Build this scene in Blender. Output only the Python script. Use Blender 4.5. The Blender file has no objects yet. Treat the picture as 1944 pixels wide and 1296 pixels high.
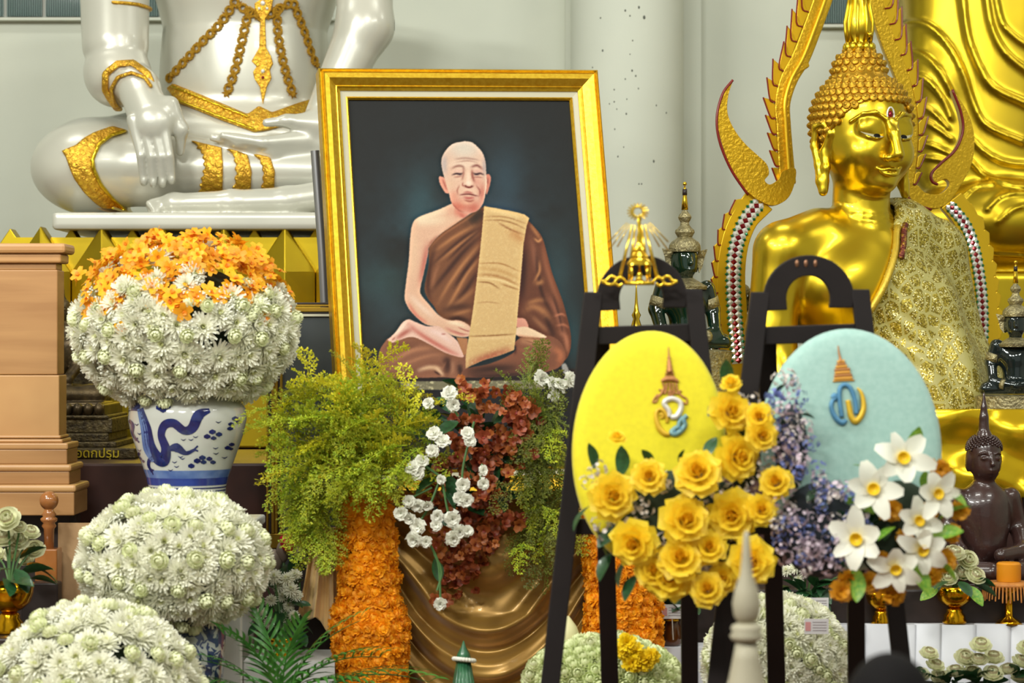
import bpy, math, random
import numpy as np
from mathutils import Vector, Matrix, Quaternion

random.seed(7); rng = np.random.default_rng(7)
scene = bpy.context.scene
COL = scene.collection
PI = math.pi
# ------------------------------------------------------------------ camera
LENS, SENSOR = 85.0, 36.0
FPX = 1944 * LENS / SENSOR          # focal length in pixels of the 1944 wide frame
CZ = 1.5                            # eye height
cam_d = bpy.data.cameras.new('camera'); cam = bpy.data.objects.new('camera', cam_d); COL.objects.link(cam)
cam.location = (0, 0, CZ); cam.rotation_euler = (PI / 2, 0, 0)
cam_d.lens = LENS; cam_d.sensor_width = SENSOR; cam_d.clip_end = 100
cam_d.dof.use_dof = True; cam_d.dof.focus_distance = 9.7; cam_d.dof.aperture_fstop = 2.9
scene.camera = cam
# ------------------------------------------------------------------ world, lights, exposure
world = bpy.data.worlds.new('hall'); scene.world = world; world.use_nodes = True
wb = world.node_tree.nodes['Background']; wb.inputs[0].default_value = (0.92, 0.97, 0.88, 1); wb.inputs[1].default_value = 0.3
def area_light(name, loc, size, power, target, col=(1, 1, .93)):
    l = bpy.data.lights.new(name, 'AREA'); l.shape = 'RECTANGLE'; l.size, l.size_y = size; l.energy = power; l.color = col
    o = bpy.data.objects.new(name, l); COL.objects.link(o); o.location = loc
    o.rotation_euler = (Vector(target) - Vector(loc)).to_track_quat('-Z', 'Y').to_euler()
for lx, ly, pw in [(-4.2, 3.4, 150), (-1.6, 2.4, 110), (1.4, 3.0, 50), (4.0, 3.6, 34), (-3.6, 6.6, 70), (0.4, 6.8, 34), (3.8, 6.6, 30)]:
    area_light('ceiling_tube_light', (lx, ly, 4.9), (1.3, .4), pw, (lx * .5 + .5, ly + 3.2, 0.5))
for lx, pw in ((-3.0, 16), (1.0, 14), (4.4, 16)):
    area_light('ceiling_tube_light', (lx, 10.4, 5.4), (1.3, .4), pw, (lx, 11, 0))
vs = scene.view_settings
vs.view_transform = 'Standard'; vs.look = 'None'; vs.exposure = 0.7; vs.gamma = 1.0; vs.use_curve_mapping = False

# ------------------------------------------------------------------ helpers
def P(x, y, d):
    """the point at depth d that lies on the sight line through photo pixel x, y"""
    return np.array([(x - 972) * d / FPX, d, CZ - (y - 648) * d / FPX])
def S(d): return d / FPX
def srgb(c):
    c = np.asarray(c, float) / 255.0
    return np.where(c <= .04045, c / 12.92, ((c + .055) / 1.055) ** 2.4)
def lin(c): return tuple(float(v) for v in srgb(c)) + (1.0,)

MATS = {}
def mat(name, col, rough=.5, metal=0., col2=None, nscale=6., bump=0., bscale=40., spec=.5, var=0., transl=0., coat=0., sheen=0., emit=None, detail=3., dist=0.02):
    if name in MATS: return MATS[name]
    m = bpy.data.materials.new(name); m.use_nodes = True; nt = m.node_tree; N = nt.nodes; L = nt.links
    b = N['Principled BSDF']
    b.inputs['Base Color'].default_value = lin(col); b.inputs['Roughness'].default_value = rough
    b.inputs['Metallic'].default_value = metal; b.inputs['Specular IOR Level'].default_value = spec
    b.inputs['Coat Weight'].default_value = coat; b.inputs['Sheen Weight'].default_value = sheen
    out = None
    tc = N.new('ShaderNodeTexCoord')
    if col2 is not None:
        n = N.new('ShaderNodeTexNoise'); n.inputs['Scale'].default_value = nscale; n.inputs['Detail'].default_value = detail
        r = N.new('ShaderNodeValToRGB'); r.color_ramp.elements[0].position = .35; r.color_ramp.elements[1].position = .65
        r.color_ramp.elements[0].color = lin(col); r.color_ramp.elements[1].color = lin(col2)
        L.new(tc.outputs['Object'], n.inputs['Vector']); L.new(n.outputs['Fac'], r.inputs['Fac']); out = r.outputs['Color']
    if var > 0:
        oi = N.new('ShaderNodeObjectInfo'); h = N.new('ShaderNodeHueSaturation')
        mr = N.new('ShaderNodeMapRange'); mr.inputs['To Min'].default_value = 1 - var; mr.inputs['To Max'].default_value = 1 + var
        mh = N.new('ShaderNodeMapRange'); mh.inputs['To Min'].default_value = .5 - var * .06; mh.inputs['To Max'].default_value = .5 + var * .06
        L.new(oi.outputs['Random'], mr.inputs['Value']); L.new(mr.outputs['Result'], h.inputs['Value'])
        L.new(oi.outputs['Random'], mh.inputs['Value']); L.new(mh.outputs['Result'], h.inputs['Hue'])
        if out is None: h.inputs['Color'].default_value = lin(col)
        else: L.new(out, h.inputs['Color'])
        out = h.outputs['Color']
    if out is not None: L.new(out, b.inputs['Base Color'])
    if bump > 0:
        n2 = N.new('ShaderNodeTexNoise'); n2.inputs['Scale'].default_value = bscale; n2.inputs['Detail'].default_value = 4
        bp = N.new('ShaderNodeBump'); bp.inputs['Strength'].default_value = bump; bp.inputs['Distance'].default_value = dist
        L.new(tc.outputs['Object'], n2.inputs['Vector']); L.new(n2.outputs['Fac'], bp.inputs['Height']); L.new(bp.outputs['Normal'], b.inputs['Normal'])
    if transl > 0:
        t = N.new('ShaderNodeBsdfTranslucent'); mx = N.new('ShaderNodeMixShader'); mx.inputs[0].default_value = transl
        if out is not None: L.new(out, t.inputs['Color'])
        else: t.inputs['Color'].default_value = lin(col)
        L.new(b.outputs[0], mx.inputs[1]); L.new(t.outputs[0], mx.inputs[2]); L.new(mx.outputs[0], N['Material Output'].inputs['Surface'])
    if emit:
        b.inputs['Emission Color'].default_value = lin(emit[0]); b.inputs['Emission Strength'].default_value = emit[1]
    MATS[name] = m
    return m

PM = {}
def pm(o): return PM.get(o.name, Matrix.Identity(4)) if o is not None else Matrix.Identity(4)
def tag(o, label, cat=None, group=None, kind=None):
    o['label'] = label
    if cat: o['category'] = cat
    if group: o['group'] = group
    if kind: o['kind'] = kind
    return o
def thing(name, label, cat, loc=(0, 0, 0), rot=(0, 0, 0), group=None, M=None):
    o = bpy.data.objects.new(name, None); COL.objects.link(o); o.empty_display_size = .1
    if M is None:
        o.location = tuple(loc); o.rotation_euler = rot
        M = Matrix.LocRotScale(Vector(tuple(loc)), Matrix.Rotation(rot[2], 3, 'Z') @ Matrix.Rotation(rot[1], 3, 'Y') @ Matrix.Rotation(rot[0], 3, 'X'), None)
    else: o.matrix_world = M
    PM[o.name] = M.copy()
    return tag(o, label, cat, group)

class MB:
    """collects shapes into one mesh"""
    def __init__(s): s.v = []; s.f = []
    def add(s, v, f):
        o = len(s.v); s.v.extend([tuple(map(float, p)) for p in v]); s.f.extend([tuple(i + o for i in q) for q in f]); return s
    def box(s, c, size, R=None):
        c = np.asarray(c, float); h = np.asarray(size, float) / 2
        pts = np.array([[x, y, z] for x in (-1, 1) for y in (-1, 1) for z in (-1, 1)]) * h
        if R is not None: pts = pts @ np.asarray(R).T
        return s.add(pts + c, [(0, 1, 3, 2), (4, 6, 7, 5), (0, 4, 5, 1), (2, 3, 7, 6), (0, 2, 6, 4), (1, 5, 7, 3)])
    def bbox(s, a, b):
        a = np.asarray(a, float); b = np.asarray(b, float); return s.box((a + b) / 2, np.abs(b - a))
    def lathe(s, prof, n=24, c=(0, 0, 0), R=None, sx=1, sy=1):
        v = []; f = []; m = len(prof)
        for (r, z) in prof:
            for i in range(n):
                a = 2 * PI * i / n; v.append((r * math.cos(a) * sx, r * math.sin(a) * sy, z))
        v = np.array(v)
        if R is not None: v = v @ np.asarray(R).T
        for j in range(m - 1):
            for i in range(n):
                k = (i + 1) % n; f.append((j * n + i, j * n + k, (j + 1) * n + k, (j + 1) * n + i))
        f.append(tuple(range(n - 1, -1, -1))); f.append(tuple((m - 1) * n + i for i in range(n)))
        return s.add(v + np.asarray(c, float), f)
    def tube(s, pts, r, n=8, flat=1.0, up=None):
        pts = np.asarray(pts, float); m = len(pts)
        r = np.full(m, r, float) if np.isscalar(r) else np.asarray(r, float)
        t = np.gradient(pts, axis=0); t /= np.linalg.norm(t, axis=1)[:, None] + 1e-12
        u = np.array(up, float) if up is not None else np.array([0, 0, 1.0])
        if up is None and abs(t[0] @ u) > .9: u = np.array([0, 1.0, 0])
        v = []; f = []
        for i in range(m):
            a = np.cross(t[i], u); a /= np.linalg.norm(a) + 1e-12; b = np.cross(a, t[i])
            if up is None: u = b
            for k in range(n):
                q = 2 * PI * k / n; v.append(pts[i] + r[i] * (math.cos(q) * a + flat * math.sin(q) * b))
        for i in range(m - 1):
            for k in range(n):
                l = (k + 1) % n; f.append((i * n + k, i * n + l, (i + 1) * n + l, (i + 1) * n + k))
        f.append(tuple(range(n - 1, -1, -1))); f.append(tuple((m - 1) * n + k for k in range(n)))
        return s.add(v, f)
    def prism(s, front, back):
        n = len(front)
        f = [tuple(range(n)), tuple(range(2 * n - 1, n - 1, -1))] + [(i, n + i, n + (i + 1) % n, (i + 1) % n) for i in range(n)]
        return s.add(list(front) + list(back), f)
    def plate(s, poly, d, th=.03):
        """outline in photo pixels standing at depth d (number or function of x, y), extruded away from the viewer"""
        D = d if callable(d) else (lambda x, y: d)
        fr = [P(x, y, D(x, y)) for x, y in poly]
        return s.prism(fr, [q + np.array([0, th, 0]) for q in fr])
    def sphere(s, c, r, n=12, m=8, R=None):
        r = np.array([r] * 3 if np.isscalar(r) else r, float)
        prof = [(math.sin(PI * j / m), -math.cos(PI * j / m)) for j in range(m + 1)]
        prof[0] = (.02, -1); prof[-1] = (.02, 1)
        t = MB().lathe(prof, n); v = np.array(t.v) * r
        if R is not None: v = v @ np.asarray(R).T
        return s.add(v + np.asarray(c, float), t.f)

def to_mesh(name, v, f, smooth):
    me = bpy.data.meshes.new(name)
    if isinstance(f, np.ndarray):
        n = len(v); k = f.shape[1]
        me.vertices.add(n); me.vertices.foreach_set('co', np.asarray(v, np.float32).ravel())
        me.loops.add(f.size); me.loops.foreach_set('vertex_index', f.ravel().astype(np.int32))
        me.polygons.add(len(f)); me.polygons.foreach_set('loop_start', np.arange(0, f.size, k, dtype=np.int32))
        me.update(calc_edges=True)
    else:
        me.from_pydata([tuple(p) for p in v], [], f); me.update()
    if smooth: me.polygons.foreach_set('use_smooth', np.ones(len(me.polygons), bool))
    return me
def recalc(me):
    import bmesh
    bm = bmesh.new(); bm.from_mesh(me); bmesh.ops.recalc_face_normals(bm, faces=bm.faces); bm.to_mesh(me); bm.free()
def obj(name, mb, m, parent=None, smooth=False, local=False, bevel=0., auto=None, fix=True):
    v, f = (mb.v, mb.f) if isinstance(mb, MB) else mb
    v = np.asarray(v, float)
    if parent is not None and not local:
        Mi = np.array(pm(parent).inverted()); v = v @ Mi[:3, :3].T + Mi[:3, 3]
    me = to_mesh(name, v, f, smooth)
    if fix and isinstance(mb, MB): recalc(me)
    if m is not None: me.materials.append(m)
    o = bpy.data.objects.new(name, me); COL.objects.link(o)
    if parent is not None:
        o.parent = parent; PM[o.name] = pm(parent).copy()
    if auto is not None:
        try: me.set_sharp_from_angle(angle=math.radians(auto))
        except Exception: pass
    if bevel > 0:
        b = o.modifiers.new('bevel', 'BEVEL'); b.width = bevel; b.segments = 2; b.limit_method = 'ANGLE'
    return o
def inst(name, me, parent, M):
    """one more object on shared mesh data; M is its world matrix"""
    o = bpy.data.objects.new(name, me); COL.objects.link(o)
    if parent is not None:
        o.parent = parent; o.matrix_basis = pm(parent).inverted() @ M; PM[o.name] = M.copy()
    else: o.matrix_basis = M; PM[o.name] = M.copy()
    return o
def mesh_of(name, mb, mats, smooth=True, idx=None):
    me = to_mesh(name, np.array(mb.v), mb.f, smooth)
    for m in (mats if isinstance(mats, (list, tuple)) else [mats]): me.materials.append(m)
    if idx is not None: me.polygons.foreach_set('material_index', np.array(idx, np.int32))
    return me
def aim(loc, n, scale=1., spin=None, up=None):
    """matrix at loc with local +Z along n"""
    q = Vector(tuple(n)).to_track_quat('Z', 'Y')
    M = Matrix.LocRotScale(Vector(tuple(loc)), q, None) @ Matrix.Rotation(random.uniform(0, 2 * PI) if spin is None else spin, 4, 'Z')
    sc = (scale,) * 3 if np.isscalar(scale) else scale
    return M @ Matrix.Diagonal(Vector((*sc, 1)))
def spline(pts, n=8):
    """Catmull-Rom through the points"""
    p = np.asarray(pts, float); p = np.vstack([2 * p[0] - p[1], p, 2 * p[-1] - p[-2]]); out = []
    for i in range(1, len(p) - 2):
        for t in np.linspace(0, 1, n, endpoint=False):
            a, b, c, d = p[i - 1], p[i], p[i + 1], p[i + 2]
            out.append(.5 * (2 * b + (c - a) * t + (2 * a - 5 * b + 4 * c - d) * t * t + (3 * b - a - 3 * c + d) * t ** 3))
    out.append(p[-2]); return np.array(out)

# ---- distance-field modelling for the carved figures
class SDF:
    def __init__(s, lo, hi, h):
        s.lo = np.asarray(lo, float); s.h = h
        ax = [np.arange(a, b + h, h, dtype=np.float32) for a, b in zip(lo, hi)]
        s.X, s.Y, s.Z = ax[0][:, None, None], ax[1][None, :, None], ax[2][None, None, :]
        s.f = np.full([len(a) for a in ax], 1.0, np.float32)
    def blk(s, lo, hi):
        sl = []
        for i in range(3):
            a = int((lo[i] - s.lo[i]) / s.h) - 1; b = int((hi[i] - s.lo[i]) / s.h) + 3
            sl.append(slice(max(0, min(a, s.f.shape[i])), max(0, min(b, s.f.shape[i]))))
        return tuple(sl), s.X[sl[0]], s.Y[:, sl[1]], s.Z[:, :, sl[2]]
    def mix(s, sl, d, k, sub):
        a = s.f[sl]
        if a.size == 0: return
        if sub: a = -a
        b = d
        h = np.clip(.5 + .5 * (b - a) / k, 0, 1); r = b + (a - b) * h - k * h * (1 - h)
        if sub: r = -r
        s.f[sl] = r
    def ell(s, c, r, k=.02, R=None, sub=False):
        c = np.asarray(c, float); r = np.array([r] * 3 if np.isscalar(r) else r, float); e = max(r) if R is not None else r
        m = k + 4 * s.h; sl, X, Y, Z = s.blk(c - e - m, c + e + m)
        p = [X - c[0], Y - c[1], Z - c[2]]
        if R is not None:
            R = np.asarray(R); p = [p[0] * R[0, i] + p[1] * R[1, i] + p[2] * R[2, i] for i in range(3)]
        k0 = np.sqrt(sum((p[i] / r[i]) ** 2 for i in range(3))); k1 = np.sqrt(sum((p[i] / r[i] ** 2) ** 2 for i in range(3))) + 1e-9
        s.mix(sl, (k0 * (k0 - 1) / k1).astype(np.float32), k, sub)
    def cone(s, a, b, ra, rb, k=.02, sub=False, sc=(1, 1, 1)):
        a = np.asarray(a, float); b = np.asarray(b, float); sc = np.asarray(sc, float); e = max(ra, rb) / sc.min()
        m = k + 4 * s.h; sl, X, Y, Z = s.blk(np.minimum(a, b) - e - m, np.maximum(a, b) + e + m)
        d = (b - a) * sc; L2 = d @ d + 1e-12
        px, py, pz = (X - a[0]) * sc[0], (Y - a[1]) * sc[1], (Z - a[2]) * sc[2]
        t = np.clip((px * d[0] + py * d[1] + pz * d[2]) / L2, 0, 1)
        q = np.sqrt((px - t * d[0]) ** 2 + (py - t * d[1]) ** 2 + (pz - t * d[2]) ** 2)
        s.mix(sl, (q - (ra + (rb - ra) * t)).astype(np.float32), k, sub)
    def chain(s, pts, rs, k=.02, sub=False, sc=(1, 1, 1)):
        if np.isscalar(rs): rs = [rs] * len(pts)
        for i in range(len(pts) - 1): s.cone(pts[i], pts[i + 1], rs[i], rs[i + 1], k, sub, sc)
    def box(s, lo, hi, rnd=.01, k=.01):
        lo = np.asarray(lo, float); hi = np.asarray(hi, float); c = (lo + hi) / 2; e = (hi - lo) / 2 - rnd
        m = k + 4 * s.h; sl, X, Y, Z = s.blk(lo - m, hi + m)
        q = [np.abs(X - c[0]) - e[0], np.abs(Y - c[1]) - e[1], np.abs(Z - c[2]) - e[2]]
        d = np.sqrt(sum(np.maximum(t, 0) ** 2 for t in q)) + np.minimum(np.maximum(np.maximum(q[0], q[1]), q[2]), 0) - rnd
        s.mix(sl, d.astype(np.float32), k, False)
    def pix(s):
        return 972 + s.X * FPX / s.Y, 648 - (s.Z - CZ) * FPX / s.Y
    def pix2(s, y):
        return 972 + s.X * FPX / y, 648 - (s.Z - CZ) * FPX / y
    def mesh(s, f=None):
        return surfnet(s.f if f is None else f, s.lo, s.h)
    def sample(s, p):
        q = (np.asarray(p) - s.lo) / s.h; i = np.clip(q.astype(int), 0, np.array(s.f.shape) - 2); t = q - i; r = 0
        for dx in (0, 1):
            for dy in (0, 1):
                for dz in (0, 1):
                    w = (t[..., 0] if dx else 1 - t[..., 0]) * (t[..., 1] if dy else 1 - t[..., 1]) * (t[..., 2] if dz else 1 - t[..., 2])
                    r = r + w * s.f[i[..., 0] + dx, i[..., 1] + dy, i[..., 2] + dz]
        return r
    def hit(s, o, dr, tmax=3.):
        """first surface point along a ray and the normal there"""
        o = np.asarray(o, float); dr = np.asarray(dr, float); dr = dr / np.linalg.norm(dr)
        ts = np.arange(0, tmax, s.h); p = o + ts[:, None] * dr
        ins = np.all((p > s.lo) & (p < s.lo + s.h * (np.array(s.f.shape) - 1)), axis=1)
        v = np.where(ins, s.sample(p), 1.)
        w = np.nonzero(v < 0)[0]
        if len(w) == 0: return None
        i = w[0]; t = ts[i] - s.h * (v[i] / (v[i] - v[i - 1] + 1e-9)) if i > 0 else ts[i]
        q = o + t * dr; e = s.h * 1.5
        n = np.array([s.sample((q + e * np.eye(3)[a])[None])[0] - s.sample((q - e * np.eye(3)[a])[None])[0] for a in range(3)])
        return q, n / (np.linalg.norm(n) + 1e-9)
    def hitpx(s, x, y):
        a = P(x, y, s.lo[1] + s.h); b = P(x, y, s.lo[1] + 1.); return s.hit(a, b - a)

def largest(vf):
    """keep only the biggest connected piece of a mesh"""
    v, f = vf; lab = np.arange(len(v))
    while True:
        m = lab[f].min(1); new = lab.copy(); np.minimum.at(new, f.ravel(), np.repeat(m, f.shape[1])); new = new[new]
        if np.array_equal(new, lab): break
        lab = new
    u, n = np.unique(lab[f[:, 0]], return_counts=True); keep = lab == u[n.argmax()]
    idx = np.cumsum(keep) - 1; return v[keep], idx[f[keep[f[:, 0]]]]
def pldist(U, V, pts):
    """distance in the plane from arrays U, V to a polyline, and the running length at the nearest spot"""
    best = None; run = 0.; along = None
    for (x0, y0), (x1, y1) in zip(pts[:-1], pts[1:]):
        dx, dy = x1 - x0, y1 - y0; L = math.hypot(dx, dy) + 1e-9
        t = np.clip(((U - x0) * dx + (V - y0) * dy) / L ** 2, 0, 1)
        d = np.sqrt((U - x0 - t * dx) ** 2 + (V - y0 - t * dy) ** 2)
        if best is None: best = d; along = t * L
        else:
            m = d < best; along = np.where(m, run + t * L, along); best = np.minimum(best, d)
        run += L
    return best, along

def surfnet(f, lo, h):
    s = f < 0
    cnt = np.zeros(np.array(f.shape) - 1, np.int8)
    cs = [(i, j, k) for i in (0, 1) for j in (0, 1) for k in (0, 1)]
    n = f.shape
    for (i, j, k) in cs: cnt += s[i:n[0] - 1 + i, j:n[1] - 1 + j, k:n[2] - 1 + k]
    act = (cnt > 0) & (cnt < 8); ids = np.argwhere(act)
    idx = np.full(act.shape, -1, np.int32); idx[act] = np.arange(len(ids))
    fv = {c: f[ids[:, 0] + c[0], ids[:, 1] + c[1], ids[:, 2] + c[2]] for c in cs}
    acc = np.zeros((len(ids), 3)); num = np.zeros(len(ids))
    for a in cs:
        for ax in range(3):
            if a[ax] == 0:
                b = list(a); b[ax] = 1; b = tuple(b); fa, fb = fv[a], fv[b]
                m = (fa < 0) != (fb < 0); t = np.where(m, fa / np.where(m, fa - fb, 1), 0)
                for q in range(3): acc[:, q] += np.where(m, a[q] + (t if q == ax else 0), 0)
                num += m
    v = lo + h * (ids + acc / num[:, None])
    quads = []
    for ax in range(3):
        o1, o2 = (ax + 1) % 3, (ax + 2) % 3
        s0 = [slice(1, -1)] * 3; s1 = [slice(1, -1)] * 3
        s0[ax] = slice(0, -1); s1[ax] = slice(1, None)
        e0, e1 = s[tuple(s0)], s[tuple(s1)]
        ed = np.argwhere(e0 != e1)
        if len(ed) == 0: continue
        flip = e0[tuple(ed.T)]
        base = ed.copy(); base[:, o1] += 1; base[:, o2] += 1
        def cell(d1, d2):
            c = base.copy(); c[:, o1] -= d1; c[:, o2] -= d2; return idx[tuple(c.T)]
        q = np.stack([cell(1, 1), cell(0, 1), cell(0, 0), cell(1, 0)], 1)
        q[~flip] = q[~flip][:, ::-1]
        quads.append(q)
    return v, np.concatenate(quads)
# ================================================================== the hall
M_wall = mat('plaster', (205, 209, 195), .75, col2=(197, 202, 189), nscale=1.3, bump=.12, bscale=60, dist=.004)
M_floor = mat('floor_tile', (120, 84, 60), .4, col2=(104, 70, 50), nscale=3)
M_alum = mat('window_frame_grey', (150, 152, 142), .5)
def struct(o, label): o['kind'] = 'structure'; o['label'] = label; return o
WY = 13.0
struct(obj('floor', MB().bbox((-7, -4, -.1), (7, WY + .3, 0)), M_floor), 'brown tiled hall floor')
struct(obj('ceiling', MB().bbox((-7, -4, 6.2), (7, WY + .3, 6.3)), mat('ceiling_paint', (214, 212, 200), .8)), 'pale hall ceiling')
struct(obj('wall_left', MB().bbox((-7.1, -4, 0), (-7, WY, 6.2)), M_wall), 'pale plaster side wall left of the altar')
struct(obj('wall_right', MB().bbox((7, -4, 0), (7.1, WY, 6.2)), M_wall), 'pale plaster side wall right of the altar')
wb_ = struct(obj('wall_back', MB().bbox((-7, WY, 0), (7, WY + .2, 6.2)), M_wall), 'off-white plaster wall behind the altar')
# round column with a flat pilaster beside it
cx = P(1192, 0, 12.45)[0]; cr = 108 * S(12.45)
col = struct(obj('trim_1', MB().lathe([(cr, 0), (cr, 6.2)], 64, (cx, 12.55, 0)), M_wall, smooth=True, auto=60), 'round white plaster column right of the portrait')
px0, px1 = P(1073, 0, 12.9)[0], P(1330, 0, 12.9)[0]
struct(obj('trim_2', MB().bbox((px0, 12.86, 0), (px1, WY, 6.2)), M_wall), 'flat white pilaster behind the round column')
# specks of flaked plaster on the column
M_speck = mat('flaked_plaster', (92, 96, 88), .9)
mb = MB()
for (x, y, a) in [(1125, 128, 2), (1140, 34, 2), (1187, 20, 2.5), (1213, 14, 3), (1223, 33, 4), (1196, 30, 2), (1200, 134, 2.5), (1207, 144, 2.2), (1187, 150, 1.8), (1166, 170, 1.8), (1212, 168, 1.8), (1166, 193, 1.8),
                  (1190, 188, 1.6), (1157, 197, 1.6), (1171, 207, 1.5), (1189, 216, 2.2), (1246, 200, 2), (1265, 214, 2), (1167, 245, 1.8), (1184, 279, 1.5), (1173, 297, 2), (1241, 306, 3), (1213, 349, 2), (1218, 349, 2), (1144, 96, 2.6), (1201, 77, 1.8), (1196, 103, 1.5)]:
    X = (x - 972) * 12.3 / FPX; t = (X - cx) / cr
    if abs(t) > .97: continue
    yy = 12.55 - cr * math.sqrt(1 - t * t); q = P(x, y, yy); q[1] = yy
    mb.sphere(q, (a * S(12) * .7, .002, a * S(12)), 8, 6, np.array(Matrix.Rotation(math.asin(t), 3, 'Z')))
obj('plaster_fleck', mb, M_speck, col, smooth=True)['kind'] = 'stuff'
# ribbed-glass windows high on the wall
gm = bpy.data.materials.new('ribbed_glass'); gm.use_nodes = True
nt = gm.node_tree; b = nt.nodes['Principled BSDF']; b.inputs['Base Color'].default_value = lin((86, 112, 108)); b.inputs['Roughness'].default_value = .12; b.inputs['Coat Weight'].default_value = .6
w = nt.nodes.new('ShaderNodeTexWave'); w.inputs['Scale'].default_value = 26; w.inputs['Distortion'].default_value = .6
bp = nt.nodes.new('ShaderNodeBump'); bp.inputs['Strength'].default_value = .8; bp.inputs['Distance'].default_value = .02
tc = nt.nodes.new('ShaderNodeTexCoord'); nt.links.new(tc.outputs['Object'], w.inputs['Vector']); nt.links.new(w.outputs['Fac'], bp.inputs['Height']); nt.links.new(bp.outputs['Normal'], b.inputs['Normal'])
cr2 = nt.nodes.new('ShaderNodeValToRGB'); cr2.color_ramp.elements[0].color = lin((40, 60, 58)); cr2.color_ramp.elements[1].color = lin((132, 160, 156))
nt.links.new(w.outputs['Fac'], cr2.inputs['Fac']); nt.links.new(cr2.outputs['Color'], b.inputs['Base Color'])
def window(n, x0, x1, yb, step, label):
    a, c = P(x0, yb, 12.97), P(x1, yb, 12.97); top = 4.6
    w = struct(obj('window_%d' % n, MB().bbox((a[0], 12.955, a[2]), (c[0], WY + .01, top)), M_alum), label)
    for x in np.arange(x0 + 6, x1 - 10, step):
        l, r = P(x, yb - 6, 12.9), P(min(x + step - 7, x1 - 5), yb - 6, 12.9)
        z = l[2]
        while z < top - .05:
            obj('pane', MB().bbox((l[0], 12.94, z), (r[0], 12.957, min(z + .30, top - .02))), gm, w); z += .32
    obj('window_sill', MB().bbox((a[0] - .02, 12.93, a[2] - .014), (c[0] + .02, WY, a[2])), M_wall, w)
window(1, -70, 628, 35, 74, 'ribbed glass window behind the white statue')
window(2, 1556, 1730, 48, 84, 'ribbed glass window above the gold seated Buddha')

# ================================================================== the portrait of the monk in its gold frame
psi, th = math.radians(13), math.radians(13)
pu = Vector((math.cos(psi), math.sin(psi), 0)); pb = Vector((-math.sin(psi), math.cos(psi), 0))
pv = (Vector((0, 0, 1)) * math.cos(th) + pb * math.sin(th)); pn = pu.cross(pv)      # pn faces the viewer
roll = Matrix.Rotation(math.radians(1.15), 3, pn); pu, pv = roll @ pu, roll @ pv      # it stands a touch askew
FW, FH = 1.133, 1.72; RAIL = .118
TL = Vector(P(602, 135, 9.5)); base = TL + pu * FW / 2 - pv * FH
MP = Matrix.Translation(base) @ Matrix((pu, pv, pn)).transposed().to_4x4()
portrait = thing('framed_portrait', 'large gold-framed portrait of a seated monk in brown robes, leaning back', 'picture frame', M=MP)
M_frame = mat('frame_gold_leaf', (200, 158, 38), .34, .85, col2=(214, 178, 52), nscale=60, bump=.1, bscale=150, dist=.004)
M_liner = mat('frame_liner', (188, 184, 160), .7)
prof_gold = [(0, -.04), (0, .035), (.006, .042), (.012, .034), (.016, .040), (.022, .048), (.04, .044), (.058, .030), (.066, .024), (.070, .026), (.076, .020), (.084, .016), (.084, -.03)]
prof_liner = [(.083, -.02), (.083, .010), (.108, .004), (.108, -.02)]
prof_fillet = [(.107, -.02), (.107, .008), (.112, .010), (RAIL, .002), (RAIL, -.02)]
def rails(prof, name, m, par):
    c = [(-FW / 2, FH), (FW / 2, FH), (FW / 2, 0), (-FW / 2, 0)]; inw = [(1, -1), (-1, -1), (-1, 1), (1, 1)]
    for i in range(4):
        j = (i + 1) % 4; n = len(prof); v = []
        for k in (i, j):
            for (o, z) in prof: v.append((c[k][0] + inw[k][0] * o, c[k][1] + inw[k][1] * o, z))
        f = [(q, (q + 1) % n, n + (q + 1) % n, n + q) for q in range(n)] + [tuple(range(n)), tuple(range(2 * n - 1, n - 1, -1))]
        obj(name, MB().add(v, f), m, par, local=True)
rails(prof_gold, 'frame_rail', M_frame, portrait)
rails(prof_liner, 'liner_rail', M_liner, portrait)
rails(prof_fillet, 'fillet_rail', M_frame, portrait)
obj('backing_board', MB().bbox((-FW / 2 + .02, .02, -.045), (FW / 2 - .02, FH - .02, -.022)), mat('backing_board', (120, 100, 80), .8), portrait, local=True)

# ---- the printed picture: painted in the plane of the print
X0, Y0, CW, CH = 640, 180, 520, 700
SS = 2
gx, gy = np.meshgrid(X0 + (np.arange(CW * SS) + .5) / SS, Y0 + (np.arange(CH * SS) + .5) / SS)
def blur(a, r):
    if r <= 0: return a
    r = r * SS; n = int(r * 2.5) + 1; k = np.exp(-.5 * (np.arange(-n, n + 1) / r) ** 2); k /= k.sum()
    def c1(a):
        p = np.pad(a, ((n, n),) + ((0, 0),) * (a.ndim - 1), mode='edge'); o = np.zeros_like(a)
        for i, w in enumerate(k): o += w * p[i:i + a.shape[0]]
        return o
    return c1(c1(a).swapaxes(0, 1)).swapaxes(0, 1)
def pmask(poly, soft=.7, smooth=True):
    p = spline(list(poly) + [poly[0]], 5)[:-1] if smooth else np.asarray(poly, float)
    x0, y0 = p.min(0) - 6; x1, y1 = p.max(0) + 6
    m = np.zeros(gx.shape); ins = np.zeros(gx.shape, bool)
    sl = (slice(max(0, int((y0 - Y0) * SS)), max(0, int((y1 - Y0) * SS))), slice(max(0, int((x0 - X0) * SS)), max(0, int((x1 - X0) * SS))))
    GX, GY = gx[sl], gy[sl]; I = np.zeros(GX.shape, bool)
    for (ax, ay), (bx, by) in zip(p, np.roll(p, -1, 0)):
        if ay == by: continue
        I ^= ((ay > GY) != (by > GY)) & (GX < (bx - ax) * (GY - ay) / (by - ay) + ax)
    m[sl] = blur(I.astype(float), soft)
    return m
cv = np.zeros(gx.shape + (3,))
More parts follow.
